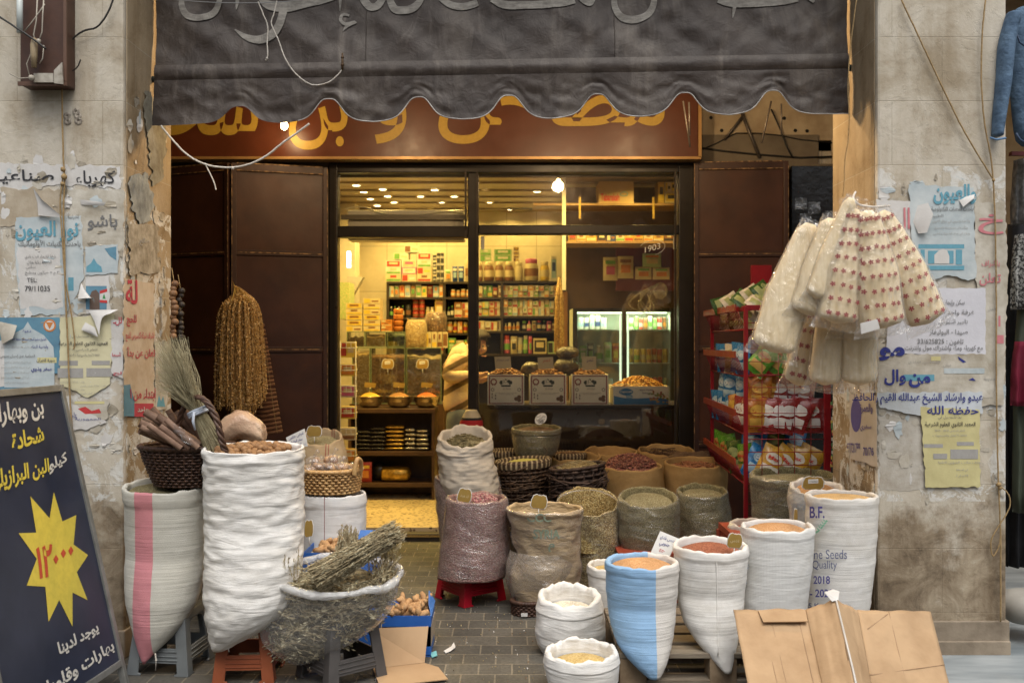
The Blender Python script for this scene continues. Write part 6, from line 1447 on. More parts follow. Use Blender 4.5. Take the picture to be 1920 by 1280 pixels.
# ------------------------------------------------------------------ tags stuck in the goods
goldc = mat('tag_gold', (.46, .31, .09), (.33, .21, .05), 9, .35, .05, 30, metal=.35); cardw = mat('tag_white', (.72, .71, .68), (.64, .63, .6), 9, .6, .05, 30)
APPLE = [(-.5, -.30), (-.46, .10), (-.36, .40), (-.16, .50), (-.03, .42), (.05, .46), (.06, .40), (.20, .46), (.38, .40), (.48, .12), (.46, -.28), (.34, -.48), (-.36, -.48)]
def gold_tag(label, px, py, D, w_, h_, rot=0, line='', white=None, yaw=0):
 o = thing('price_tag', label, 'price tag', W(px, py + h_ / 2, D), 'gold price tags'); c = W(px, py, D); k = D / F
 def P(u, v, y):
  X = (u * math.cos(rot) - v * math.sin(rot)) * w_ * k; Zz = (u * math.sin(rot) * w_ / max(h_, 1) * 1 + v * math.cos(rot)) * h_ * k
  return c + Vector((X * math.cos(yaw), y + X * math.sin(yaw), Zz))
 b = MB(); b.plate([P(u * 1.1, v * 1.1, .002) for u, v in APPLE], (0, .002, 0)); b.build('tag_edge', cardw, o)
 b = MB(); b.plate([P(u, v, -.001) for u, v in APPLE], (0, .002, 0))
 if line: b.letters(line, lambda u, v, l: P((u - .5) * .62, (v - .5) * .22 + (-.05), -.0022), 1)
 b.build('tag_face', [goldc, flat('tag_print', (.66, .55, .33))], o)
 if white:
  b = MB(); b.plate([P(u, v, -.004) for u, v in ((-.25, -.05), (.22, 0), (.22, .32), (-.25, .28))], (0, .002, 0)); b.letters(white, lambda u, v, l: P((u - .5) * .36, .06 + v * .12, -.0052), 1); b.build('tag_slip', [cardw, inkg], o)
 b = MB(); b.tube([P(0, -.4, .003), P(.02, -1.1, .004)], .0025, 5); b.build('tag_stick', cardw, o)
gold_tag('gold apple shaped tag stuck in the dried rosebuds', 871, 928, 5.22, 26, 26, R(-6), 'زر ورد')
gold_tag('gold apple shaped tag behind the rim of the brown paper sack', 1011, 940, 5.1, 30, 26, R(-4))
gold_tag('gold tag with a white slip in the cloudy plastic lentil sack', 1525, 905, 4.62, 40, 24, 0, white='1500')
gold_tag('narrow gold tag stuck in the checked white sack', 1492, 970, 4.4, 17, 34, R(-6), yaw=R(50))
gold_tag('yellow gold tag at the right rim of the dark red lentils', 1378, 1013, 4.1, 28, 27, R(-4), 'عدس')
gold_tag('gold tag turned edge-on in the tall blue ginger carton', 579, 990, 4.5, 18, 32, R(3), yaw=R(40))
gold_tag('gold apple shaped tag on the open tan burlap sack', 589, 808, 5.44, 28, 20, 0)
def card(label, q, D, lines, m=cardw, tilt_=.0, stick=None):
 o = thing('price_card', label, 'price card', W((q[0][0] + q[1][0]) / 2, max(p[1] for p in q), D)); P = [W(x, y, D + tilt_ * (max(p[1] for p in q) - y)) for x, y in q]
 b = MB(); b.plate(P, (0, .003, 0), 0)
 for t, (u0, v0, u1, v1), mi in lines:
  b.letters(t, lambda u, v, l: lerp(lerp(P[0], P[1], lerp(u0, u1, u)), lerp(P[3], P[2], lerp(u0, u1, u)), lerp(v0, v1, v)) + Vector((0, -.002 - l * .0005, 0)), mi, .004)
 b.build('card_face', [m, inkb, redm], o)
 if stick: b = MB(); b.tube([W(*stick[0], D + .005), W(*stick[1], D + .005)], .003, 5); b.build('card_stick', seedstick, o)
card('white price card with blue handwriting standing in the open tan sack', [(543, 843), (577, 836), (571, 803), (536, 820)], 5.2, [('عرض خاص', (.12, .68, .92, .92), 1), ('سعر الوقية', (.2, .38, .8, .6), 1), ('7000', (.3, .08, .72, .28), 1), ('ل.ل', (.78, .1, .93, .24), 1)], stick=((558, 842), (560, 870)))
card('white price card with blue handwriting leaning between the half blue and lentil sacks', [(1219, 1038), (1254, 1046), (1272, 1009), (1238, 995)], 4.32, [('عدس بلدي', (.12, .68, .92, .9), 1), ('جنوبي', (.22, .42, .75, .62), 1), ('٤٥٠', (.36, .2, .64, .34), 2)], tilt_=.0006)
b = MB(); c = W(1014, 785, 6.38); k = 6.38 / F
ov = [c + Vector(((12 * math.cos(a) * .9 + 3 * math.sin(a)) * k, 0, (11 * math.sin(a)) * k)) for a in [2 * math.pi * j / 20 for j in range(20)]]
b.plate(ov, (0, .003, 0))
for t, z, hw in (('شاي أحمر', .5, 9), ('خرافي', -.1, 8), ('1000', -.6, 5)): b.letters(t, lambda u, v, l: c + Vector(((u - .5) * 2 * hw * k, -.002 - l * .0005, (z * 9 + (v - .5) * 6) * k)), 1, .006)
b.build('price_card', [cardw, ink], label='white oval price card with black handwriting in the clove tub', cat='price card')

# ------------------------------------------------------------------ red snack rack
RED = mat('rack_red', (.24, .007, .013), (.18, .005, .01), 8, .38, .05, 40)
o = thing('snack_rack', 'red wire rack with shelves of snack bags in front of the right shutter', 'rack', (1.5, 5.9, 0))
x0r, x1r, ya, yb = 1.305, 1.76, 5.36, 6.55; ZT = zat(574, 5.36)
for (x, y, nm) in ((x0r, ya, 0), (x1r, ya, 1), (x0r + .06, yb, 2), (x1r, yb, 3)):
 b = MB(); b.box((x, y, ZT / 2), (.022 if nm != 1 else .036, .022, ZT)); b.build('upright', RED, o, bev=.002)
shelves = [(zat(618, 5.36), 'first'), (zat(706, 5.36), 'second'), (zat(815, 5.36), 'third'), (zat(908, 5.36), 'fourth')]
def xl_(y): return lerp(x0r, x0r + .06, (y - ya) / (yb - ya))
for z, nm in shelves:
 b = MB()
 for k in range(13): y = lerp(ya + .02, yb - .02, k / 12); b.tube([(xl_(y), y, z), (x1r, y, z + .02)], .003, 4)
 for k in range(5): u = k / 4; b.tube([(lerp(xl_(ya), x1r, u), ya, z + .02 * u), (lerp(xl_(yb), x1r, u), yb, z + .02 * u)], .004, 5)
 for k in range(26): y = lerp(ya + .02, yb - .02, k / 25); b.tube([(xl_(y), y, z), (xl_(y) - .045, y, z + .11)], .0024, 4)
 b.tube([(xl_(ya), ya, z), (xl_(yb), yb, z)], .006, 5)
 b.build('wire_shelf', RED, o)
 b = MB(); b.hexa([(x0r - .06, ya + .01, z + .105), (x0r - .06 + .06, yb, z + .105), (x0r, yb, z + .142), (x0r - .06, ya + .01, z + .142), (x0r - .052, ya + .01, z + .105), (x0r + .014, yb, z + .105), (x0r + .014, yb, z + .142), (x0r - .052, ya + .01, z + .142)]); b.build('shelf_lip', mat('rack_orange_red', (.26, .035, .014), bump=.05, rough=.4), o)
b = MB()
for k in range(1, 5): x = lerp(x0r, x1r, k / 5); b.tube([(x, ya, .25), (x, ya, ZT)], .0022, 4)
for k in range(18): z = lerp(.4, ZT - .02, k / 17); b.tube([(x0r, ya - .003, z), (x1r, ya - .003, z)], .0022, 4)
b.build('side_grid', RED, o)
b = MB(); b.box(((x0r + x1r) / 2, ya, ZT - .008), (x1r - x0r, .02, .03)); b.box((x0r + .03, (ya + yb) / 2, ZT - .008), (.02, yb - ya, .03)); b.bx((1.62, 6.50, ZT), (1.76, 6.53, zat(497, 6.5))); b.build('top_bar', RED, o, bev=.003)
# snack bags
def chip_mb(w_, h_, d_, mi_main=0):
 b = MB()
 def fn(s_):
  def f(u, v):
   e = (math.sin(math.pi * u) ** .5) * (math.sin(math.pi * min(1, max(0, (v - .06) / .88))) ** .5 if .06 < v < .94 else 0)
   x = (u - .5) * w_ * (1 - .06 * math.sin(math.pi * v)); return Vector((x + .004 * N3(u * 5, v * 6, s_), s_ * (d_ / 2 * e) + .004 * N3(u * 4, v * 5, 3 + s_), (v - .5) * h_ + .003 * N3(u * 9, 2, s_)))
  return f
 b.grid(fn(-1), 10, 12, 0); b.grid(lambda u, v: fn(1)(1 - u, v), 10, 12, 0)
 # printed panel and stripe
 f = fn(-1)
 return b, f
SG = 'snack bags in the red rack'
PROTO = {}
def chip_proto(key, c1, c2, c3, word, wc):
 b, f = chip_mb(.15, .20, .055)
 m1 = mat('snack_' + key, c1, tuple(q * .7 for q in c1), 14, .28, .5, 26, spec=.6, bdist=.01); m2 = flat('snack_print_' + key, c2, .3, .6); m3 = flat('snack_word_' + key, c3, .3, .6)
 def patch(u0, u1, v0, v1, mi, l):
  n_ = 8; V = [f(lerp(u0, u1, i / n_), lerp(v0, v1, j / n_)) + Vector((0, -l, 0)) for j in range(n_ + 1) for i in range(n_ + 1)]
  b.add(V, [(j*(n_+1)+i, j*(n_+1)+i+1, (j+1)*(n_+1)+i+1, (j+1)*(n_+1)+i) for j in range(n_) for i in range(n_)], mi, True)
 patch(.14, .86, .16, .42, 1, .0016)
 V = [f(.5 + .34 * math.cos(a), .64 + .16 * math.sin(a)) + Vector((0, -.003, 0)) for a in [2 * math.pi * k / 16 for k in range(16)]]; b.add(V + [f(.5, .64) + Vector((0, -.003, 0))], [(k, (k + 1) % 16, 16) for k in range(16)], 1)
 if word: b.letters(word, lambda u, v, l: f(lerp(.28, .72, u), lerp(.59, .70, v)) + Vector((0, -.005 - l * .0006, 0)), 2, .03)
 return b, [m1, m2, m3]
SPEC = {'green': ((.08, .27, .025), (.45, .30, .08), (.5, .04, .03), 'Rosy'), 'blue': ((.02, .17, .40), (.35, .5, .6), (.7, .75, .78), 'CHEES'), 'red': ((.25, .02, .02), (.62, .60, .57), (.6, .55, .5), ''), 'orange': ((.42, .15, .02), (.55, .33, .06), (.45, .05, .03), ''), 'yellow': ((.55, .30, .03), (.62, .58, .5), (.5, .05, .03), 'Max'),
  'white': ((.58, .53, .42), (.30, .33, .14), (.35, .15, .05), ''), 'dark green': ((.035, .09, .02), (.30, .35, .15), (.6, .55, .4), ''), 'purple': ((.10, .04, .16), (.3, .2, .35), (.6, .5, .6), '')}
COUNT = {}
def chip(col, p, rot, shelf, sc=1.0):
 COUNT[(col, shelf)] = COUNT.get((col, shelf), 0) + 1
 lab = f'shiny {col} snack bag on the {shelf} of the red rack'
 c1, c2, c3, wd = SPEC[col]
 if col not in PROTO:
  b, ms = chip_proto(col.replace(' ', '_'), c1, c2, c3, wd, c3); q = b.build('snack_bag', ms, loc=(0, 0, 0), label=lab, cat='snack bag', group=f'{col} snack bags on the {shelf} of the red rack'); q.location = p; q.rotation_euler = rot; q.scale = (sc,) * 3; PROTO[col] = q
 else: q = copy_tree(PROTO[col], None, p, rot, lab, f'{col} snack bags on the {shelf} of the red rack', (sc,) * 3)
 q['group'] = f'{col} snack bags on the {shelf} of the red rack'; return q
def along(cols, z, shelf, face, sc=.95, n=None, lean=.25, x=None, y0=None, y1=None, jit=.015):
 n = n or len(cols)
 for i in range(n):
  t = (i + .5) / n
  if face == 'front':   # bags seen over the lip on the left side, facing the street and the left
   y = lerp(y0 or ya + .08, y1 or yb - .1, t); p = (xl_(y) + (x or .05) + rnd.uniform(-jit, jit), y, z + .10 * sc + rnd.uniform(0, .012)); rot = (rnd.uniform(-.12, .12), lean * .0 + rnd.uniform(-.2, .2), R(-62) + rnd.uniform(-.25, .25))
  else:                 # seen through the grid, packed side by side
   xx = lerp(x0r + .07, x1r - .06, t); p = (xx + rnd.uniform(-jit, jit), (y0 or ya + .09) + rnd.uniform(-.02, .02), z + .10 * sc + rnd.uniform(0, .01)); rot = (rnd.uniform(-.2, .05), rnd.uniform(-.25, .25) + lean, rnd.uniform(-.6, .2))
  chip(cols[i % len(cols)], p, rot, shelf, sc)
z1, z2, z3, z4 = [q[0] for q in shelves]
along(['white', 'white', 'white', 'dark green', 'white', 'white', 'white'], z1, 'top shelf', 'front', .62, x=.0)
along(['white', 'dark green', 'white'], z1, 'top shelf', 'side', .7)
for i, (px, py, d, col, rz_) in enumerate(((1372, 566, 5.7, 'white', .9), (1392, 560, 5.6, 'dark green', .6), (1410, 552, 5.55, 'white', .9), (1428, 545, 5.5, 'dark green', .9), (1440, 550, 5.5, 'white', 1.0), (1352, 572, 6.0, 'dark green', 1.2), (1420, 565, 5.45, 'white', .6))):
 chip(col, W(px, py, d), (R(-50), rz_, R(-20)), 'top shelf heap', .72)
along(['blue', 'blue', 'white', 'blue', 'blue'], z2, 'second shelf', 'front', .9, x=.03); along(['green', 'green', 'green', 'purple'], z2, 'second shelf', 'side', .86, lean=.5, y0=ya + .07); along(['purple', 'blue', 'purple'], z2 + .09, 'second shelf', 'side', .8, lean=.6, y0=ya + .3)
along(['red', 'red', 'orange', 'blue', 'blue', 'blue'], z3, 'third shelf', 'front', .95, x=.03); along(['blue', 'blue', 'blue', 'blue'], z3 + .13, 'third shelf', 'front', .95, x=.06)
along(['orange', 'red', 'red', 'red', 'red', 'red', 'red', 'red', 'red'], z3, 'third shelf', 'side', .98, lean=.18); along(['orange', 'orange', 'red', 'red', 'red'], z3 + .13, 'third shelf', 'side', .92, lean=.25, y0=ya + .14)
along(['green', 'dark green', 'green', 'green', 'green'], z4, 'bottom shelf', 'front', 1.0, x=.03); along(['blue', 'yellow', 'yellow', 'yellow', 'yellow'], z4, 'bottom shelf', 'side', 1.0, lean=.45); along(['blue', 'dark green', 'blue'], z4 + .08, 'bottom shelf', 'side', 1.0, lean=.2, y0=ya + .3)
# string of small coloured sachets beside the rack
b = MB()
for k in range(60):
 p = W(rnd.uniform(1559, 1568), lerp(752, 872, k / 59), 5.05); b.box(p, (.012, .006, .016), rnd.randint(0, 3), None, rnd.uniform(0, 3))
b.tube([W(1563, 735, 5.05), W(1563, 875, 5.05)], .003, 5, 0); b.build('sachet_strip', [flat('sachet_a', (.4, .3, .08)), flat('sachet_b', (.3, .05, .05)), flat('sachet_c', (.08, .2, .08)), flat('sachet_d', (.5, .48, .42))], label='narrow hanging strip of coloured sachets between rack and right pillar', cat='sachet strip')

# ------------------------------------------------------------------ bags of loofahs hanging on the right pillar
loof = mat('loofah', (.88, .73, .48), (.74, .58, .34), 14, .7, .35, 40, stretch=(3, 3, .3), bdist=.006)
flower_m = flat('flower_print', (.26, .02, .045), .4)
sleeve = film('printed_sleeve', (.9, .88, .84), .03, .06, 1.3, (8, 8, 7), .6)
LG = 'loofah bags hanging on the right pillar'
def loofah(label, top, bot, w0, w1, D, flowers=False, lobes=3, dD=0, grid_=(4, 8), ext=14, thick=.55):
 """a long sleeve of pale loofahs: top and bottom in pixels, widths in pixels"""
 A, B = Vector(top), Vector(bot); ax = (B - A); L_ = ax.length; ax.normalize(); pr = Vector((-ax.y, ax.x))
 if pr.x < 0: pr = -pr
 o = thing('loofah_bag', label, 'loofah bag', W(bot[0], bot[1], D + dD), LG); k = D / F
 def P(u, v, dep): q = A + ax * (L_ * v) + pr * u; return W(q.x, q.y, D + dD * v) + Vector((0, dep, 0))
 def hw(v): return lerp(w0, w1, min(1, v / .55) ** .8) / 2
 n_ = 12 * lobes; Rg = []
 for i in range(34):
  v = i / 33; e = 1 if v < .93 else math.sqrt(max(.02, 1 - ((v - .93) / .07) ** 2)); e *= .55 + .45 * min(1, v / .06)
  ring_ = []
  for j in range(n_):
   a = 2 * math.pi * j / n_; rid = 1 - .07 * abs(math.cos(a * lobes + v * .8 + len(label))) ** 6 + .06 * N3(math.cos(a) * 3, math.sin(a) * 3, v * 6 + len(label))
   ring_.append(P(hw(v) * e * math.cos(a) * rid, v, -hw(v) * e * thick * k * math.sin(a) * rid))
  Rg.append(ring_)
 b = MB(); b.rings(Rg, 0, True, True); b.build('loofah_core', loof, o)
 b = MB(); Rg = []
 for i in range(38):
  v = -.03 + i / 37 * (1.03 + ext / L_); vv = min(max(v, 0), 1); e = 1 if v < .97 else max(.06, 1 - (v - .97) / (.03 + ext / L_)); fl = 1.08 if v < .95 else 1.08 + .25 * (v - .95) / .12
  Rg.append([P(hw(vv) * fl * math.cos(a) + 1.2 * N3(math.cos(a) * 4, v * 9, math.sin(a) * 4), v + .01 * N3(math.cos(a) * 3, v * 4, 9), -(hw(vv) * thick * k * e * fl + .004) * math.sin(a) + .004 * N3(math.cos(a) * 5, v * 14, math.sin(a) * 5)) for a in [2 * math.pi * j / 32 for j in range(32)]])
 b.rings(Rg, 0)
 if flowers:
  nu, nv = grid_
  for i in range(nv):
   for j in range(nu):
    v = (i + .6) / nv * .97; u = ((j + .5) / nu - .5) * 1.75 + .10 * N3(i * 3.1, j * 2.7, len(label)); v += .012 * N3(i * 2.3, j * 5.1, len(label))
    if abs(u) > .93: continue
    def Q(du, dv):
     uu = u * hw(v) + du; aa = max(-.97, min(.97, uu / (hw(v) * 1.07))); return P(uu, v + dv / L_, -(hw(v) * thick * k * 1.07 + .0075) * math.sqrt(1 - aa * aa) - .002)
    c0 = rnd.uniform(0, 6)
    for pt in range(5):
     a = c0 + 2 * math.pi * pt / 5; b.add([Q(0, 0), Q(2.2 * math.cos(a - .5), 2.2 * math.sin(a - .5)), Q(4.7 * math.cos(a - .28), 4.7 * math.sin(a - .28)), Q(4.9 * math.cos(a + .28), 4.9 * math.sin(a + .28)), Q(2.2 * math.cos(a + .5), 2.2 * math.sin(a + .5))], [(0, 1, 2, 3, 4)], 1)
 b.build('plastic_sleeve', [sleeve, flower_m], o)
loofah('short flowered loofah bag low at the back, over the snack rack', (1555, 500), (1494, 722), 50, 58, 4.30, True, 3, .05, (4, 8))
loofah('long plain loofah bag hanging low between the flowered bags', (1572, 480), (1545, 722), 42, 62, 4.26, False, 2)
loofah('plain loofah bag hanging lowest, at the right under the flowered bags', (1606, 470), (1612, 722), 50, 66, 4.24, False, 3)
loofah('plain bag half hidden under the middle flowered bag', (1598, 420), (1596, 622), 40, 74, 4.20, False, 3)
loofah('largest plain loofah bag, slanting furthest left in the bunch', (1520, 420), (1447, 660), 36, 84, 4.16, False, 4, -.02, thick=.45)
loofah('plain loofah bag with a pink corner slanting left behind the front roll', (1565, 412), (1512, 590), 46, 66, 4.10, False, 3)
loofah('smooth pale loofah roll slanting up to the hook at the top of the bunch', (1597, 372), (1530, 560), 22, 46, 4.05, False, 2)
loofah('flowered loofah bag hanging at the centre left of the bunch', (1602, 392), (1568, 606), 32, 76, 4.05, True, 4, 0, (4, 8))
loofah('flowered loofah bag with a white label hanging at the centre of the bunch', (1624, 396), (1654, 616), 40, 86, 4.04, True, 4, 0, (5, 8))
loofah('flowered loofah bag slanting furthest right across the white notice', (1648, 398), (1742, 606), 40, 78, 4.08, True, 3, 0, (4, 9))
b = MB(); P0 = [W(1613, 606, 3.955), W(1645, 598, 3.955), W(1650, 616, 3.955), W(1615, 626, 3.955)]; b.plate(P0, (0, .002, 0)); b.build('label_slip', pw, label='white label slip on the centre flowered loofah bag', cat='label')
b = MB(); b.tube(cat([W(1604, 360, 4.2), W(1600, 372, 4.12), W(1612, 384, 4.1), W(1640, 388, 4.12), W(1668, 386, 4.3)]), .005, 6)
b.build('hanging_hook', rope, label='cord and hook holding the loofah bunch on the right pillar', cat='hook'); b = MB()
for k in range(9):
 c = W(rnd.uniform(1500, 1650), rnd.uniform(380, 416), rnd.uniform(4.05, 4.2)); b.grid(lambda u, v: c + Vector(((u - .5) * .05, .02 * N3(u * 4, v * 4, k), (v - .3) * .05 + .012 * N3(u * 5, k))), 5, 5, 0)
b.build('sleeve_ends', sleeve, label='crumpled clear plastic sleeve ends gathered at the top of the loofah bunch', cat='plastic', kind='stuff')

# ------------------------------------------------------------------ pallet and the big cardboard
wood = mat('pallet_wood', (.23, .195, .145), (.13, .10, .07), 9, .85, .5, 40, stretch=(.6, 6, 6)); woodb = mat('pallet_block', (.26, .19, .12), (.16, .11, .065), 9, .85, .5, 40)
o = thing('wooden_pallet', 'weathered wooden pallet under the half blue and lentil sacks', 'pallet', (.8, 4.4, 0))
px0, px1, py0, py1, pz = xat(1162, 4.05), 1.335, 4.05, 4.75, .135
for k in range(5):
 y = lerp(py0, py1 - .11, k / 4); b = MB(); b.bx((px0, y, pz - .022), (px1, y + .11, pz + .001 * (k % 2))); b.build('deck_board', wood, o, bev=.003)
for k in range(3):
 x = lerp(px0, px1 - .12, k / 2); b = MB(); b.bx((x, py0 + .002, .0), (x + .115, py0 + .12, pz - .023)); b.build('block', woodb, o, bev=.004); b = MB(); b.bx((x, py1 - .12, .0), (x + .115, py1 - .002, pz - .023)); b.build('block', woodb, o, bev=.004)
b = MB(); b.bx((px0 + .117, py0 + .004, .002), (px1 - .122, py0 + .1, .022)); b.build('bottom_board', wood, o, bev=.003)
o = thing('cardboard_box', 'large flattened cardboard box propped open on the paving in front of the right pillar', 'cardboard', W(1580, 1290, 3.7))
CT = 3.86
b = MB(); crease = mat('cardboard_crease', (.34, .22, .125), bump=.2)
TL, TM1, TM2, TR = W(1375, 1142, 3.98), W(1510, 1142, 3.94), W(1567, 1124, 3.88), W(1745, 1146, 4.12)
BL, BM1, BM2, BR = W(1408, 1312, 3.62), W(1548, 1314, 3.60), W(1610, 1316, 3.52), W(1788, 1312, 3.80)
TM3, BM3 = W(1608, 1142, 4.0), W(1640, 1314, 3.68)
BL, BM1, BM2, BM3, BR = [T_ + (q - T_) * ((T_.z - .004) / (T_.z - q.z)) for T_, q in ((TL, BL), (TM1, BM1), (TM2, BM2), (TM3, BM3), (TR, BR))]
cardw_ = mat('cardboard_worn', (.43, .29, .165), (.30, .19, .10), 3.5, .8, .5, 7, bdist=.012, lo=.28, hi=.55)
def bend(u, v, k): return Vector((.004 * N3(u * 3, v * 3, k) * (v > .9), .012 * N3(u * 2.2, v * 2.2, k) * math.sin(math.pi * u) + .004 * N3(u * 7, v * 7, k), .010 * N3(u * 4 + k, 3, 1) * max(0, v - .8) * 5))
for i, (nm, A, B_, C_, E_) in enumerate((('left_panel', BL, BM1, TM1, TL), ('left_flap', BM1, BM2, TM2, TM1), ('right_flap', BM2, BM3, TM3, TM2), ('right_panel', BM3, BR, TR, TM3))):
 b = MB(); b.grid(lambda u, v: lerp(lerp(A, B_, u), lerp(E_, C_, u), v) + bend(u, v, i * 7), 24, 24, 0, True); q = b.build(nm, [cardw_, carde], o)
 s_ = q.modifiers.new('board', 'SOLIDIFY'); s_.thickness = .006; s_.offset = -1; s_.material_offset_rim = 1
b = MB()
def cr(A, B_, r=.0022): b.tube([A.lerp(B_, k / 12) for k in range(13)], r, 6)
def LP(u, v): return lerp(lerp(BL, BM1, u), lerp(TL, TM1, u), v) + bend(u, v, 0)
def RP(u, v): return lerp(lerp(BM3, BR, u), lerp(TM3, TR, u), v) + bend(u, v, 21)
cr(LP(0, .38), LP(.95, .36)); cr(LP(.42, .0), LP(.38, 1)); cr(LP(.55, 0), LP(.5, .94)); cr(LP(.9, .0), LP(.88, .94)); cr(LP(.4, .93), LP(.99, .93))
cr(RP(.0, .42), RP(1, .44)); cr(RP(.45, 0), RP(.42, 1)); cr(RP(.08, .82), RP(.40, .97))
b.build('fold_creases', crease, o)
b = MB(); sheet(b, [LP(.36, .91) + Vector((0, -.03, 0)), LP(.97, .91) + Vector((0, -.03, 0)), LP(.99, .995) + Vector((0, -.004, 0)), LP(.34, .995) + Vector((0, -.004, 0))]); b.build('top_flap', cardw_, o)
b = MB(); b.tube([BM2 + Vector((0, -.008, 0)), BM2.lerp(TM2, .5) + Vector((.004, -.008, 0)), TM2 + Vector((0, -.006, 0))], .0042, 5); b.build('taped_edge', mat('white_tape', (.62, .6, .56), bump=.1), o)
b = MB(); b.bx((1.32, 4.3, 0), (1.34, 4.31, .01))
b = MB(); P0 = [W(1546, 1110, 3.9), W(1562, 1104, 3.92), W(1574, 1108, 3.9), W(1572, 1124, 3.87), W(1560, 1127, 3.87)]; b.plate(P0, (0, .002, 0)); b.build('tape_scrap', pw, label='torn white tape scrap on the peak of the large cardboard', cat='paper scrap')

# ------------------------------------------------------------------ denim jacket and clothes at the right edge
denim = mat('denim', (.10, .165, .25), (.05, .09, .15), 9, .85, .9, 11, bdist=.02)
o = thing('denim_jacket', 'blue denim jacket hanging at the top right beside the pillar', 'jacket', W(1930, 260, 4.45))
def sleeve_mb(pts, D, rs, kd=.6):
 b = MB(); P = cat([W(x, y, D) for x, y in pts], 6); rr = [interp([(i / (len(rs) - 1), r) for i, r in enumerate(rs)], k / (len(P) - 1))[0] * (1 + .08 * N3(k * .5, 3)) for k in range(len(P))]
 b.tube(P, rr, 16, 0, True, kd); return b
b = sleeve_mb([(1902, 24), (1888, 80), (1882, 150), (1874, 215), (1870, 256)], 4.36, [.05, .055, .052, .044, .038]); b.build('sleeve', denim, o, sub=1)
b = MB(); b.tube([W(1856, 258, 4.33), W(1868, 262, 4.32), W(1886, 259, 4.33)], .005, 5); b.build('cuff', mat('denim_cuff', (.10, .20, .35), bump=.4, bscale=160), o)
b = MB(); Rg = []
for y, l, r in ((8, 1900, 2010), (40, 1890, 2030), (100, 1892, 2030), (180, 1893, 2030), (250, 1902, 2025), (280, 1908, 2020)):
 cx, hw_ = xat((l + r) / 2, 4.5), (r - l) / 2 * 4.5 / F; Rg.append([Vector((cx + hw_ * math.cos(a), 4.5 + .07 * math.sin(a) + .012 * N3(a * 3, y * .03), zat(y, 4.5))) for a in [2 * math.pi * k / 32 for k in range(32)]])
b.rings(Rg, 0, True, True); b.build('jacket_body', denim, o, sub=1)
b = MB(); b.tube([W(1906, 62, 4.41), W(1912, 80, 4.41), W(1926, 90, 4.41)], .004, 5); b.build('pocket_seam', mat('denim_dark', (.03, .055, .11)), o); b = MB(); b.tube([W(1905, 250, 4.42), W(1912, 262, 4.42), W(1926, 270, 4.42)], .006, 5); b.build('pocket_seam', mat('denim_dark', (.03, .055, .11)), o)
b = MB(); b.bx((xat(1897, 4.8), 4.8, zat(291, 4.8)), (3.4, 4.83, zat(284, 4.8))); b.build('clothes_rail', mat('rail_maroon', (.16, .03, .03), bump=0, rough=.4), label='maroon clothes rail under the denim jacket at the right edge', cat='rail')
def garment(label, x0, x1, y0, y1, D, m, name='garment', cat_='clothes'):
 b = MB(); Rg = []
 for k in range(12):
  v = k / 11; hw_ = lerp(.6, 1, min(1, v * 4)); cx = (x0 + x1) / 2
  Rg.append([W(cx + (x1 - x0) / 2 * hw_ * math.cos(a) + 3 * N3(a * 2, v * 5, D), lerp(y0, y1, v), D) + Vector((0, .05 * math.sin(a) + .02 * math.sin(a * 7 + D * 9) * v, 0)) for a in [2 * math.pi * j / 40 for j in range(40)]])
 b.rings(Rg, 0, True, True); return b.build(name, m, label=label, cat=cat_)
blackcl = mat('cloth_black', (.018, .018, .022), (.01, .01, .012), 8, .85, .4, 30);
garment('long black coat hanging at the right edge behind the pillar', 1884, 1930, 420, 1060, 4.9, blackcl)
garment('dark green garment hanging beside the black coat', 1902, 1950, 560, 960, 4.75, mat('cloth_green', (.07, .085, .06)))
garment('crimson garment low at the right edge among black clothes', 1898, 1940, 640, 760, 4.7, mat('cloth_crimson', (.18, .008, .03)))
garment('grey shimmering blouse hanging under the maroon rail', 1900, 1925, 300, 420, 4.78, mat('cloth_silver', (.36, .35, .34), (.12, .12, .12), 30, .35, .3))
garment('grey sequined garment at the right edge above the green one', 1898, 1940, 440, 580, 4.72, mat('cloth_sequin', (.42, .42, .40), (.04, .04, .04), 70, .25, .6, 60, lo=.45, hi=.55))
garment('dark blue trousers at the right edge below the crimson garment', 1900, 1945, 760, 1000, 5.0, mat('cloth_navy', (.025, .03, .05)))
b = MB(); b.lathe(W(1925, 1150, 4.6), [(.10, -.03), (.13, 0), (.14, .05), (.12, .09), (.06, .11)], 20); b.build('cloth_bundle', mat('cloth_beige', (.36, .34, .30)), label='pale cloth bundle on the marble paving at the right edge', cat='cloth bundle')
# ------------------------------------------------------------------ inside the shop
shelfm = mat('shelf_dark', (.035, .024, .016), (.022, .015, .010), 8, .4, .1, 30)
def shelf_unit(label, x0, x1, D, dep, ys, ytop, ybot, posts=()):
 o = thing('shelving_unit', label, 'shelving', ((xat(x0, D) + xat(x1, D)) / 2, D, FL)); X0, X1 = xat(x0, D), xat(x1, D)
 b = MB(); b.bx((X0, D + dep, FL), (X1, D + dep + .02, zat(ytop, D))); b.build('back_panel', shelfm, o)
 for px in (x0, x1) + tuple(posts): b = MB(); x = xat(px, D); b.bx((x - .014, D, FL), (x + .014, D + dep - .002, zat(ytop, D) - .001)); b.build('side_panel', shelfm, o)
 for i, y in enumerate(ys): b = MB(); b.bx((X0 - .01, D - .006, zat(y + 4, D)), (X1 + .01, D + dep - .001, zat(y, D))); b.build('shelf_board', shelfm, o)
SHD = 10.1
SL = 'left back shelves'; SR = 'right back shelves'
shelf_unit('tall dark shelving unit on the back wall, left of the shop window mullion', 727, 884, SHD, .34, [528, 557, 595, 624, 663, 700], 528, 1, (833,))
shelf_unit('tall dark shelving unit on the back wall, seen through the large window', 890, 1060, SHD, .34, [527, 557, 592, 620, 663, 700], 527, 1, (941,))
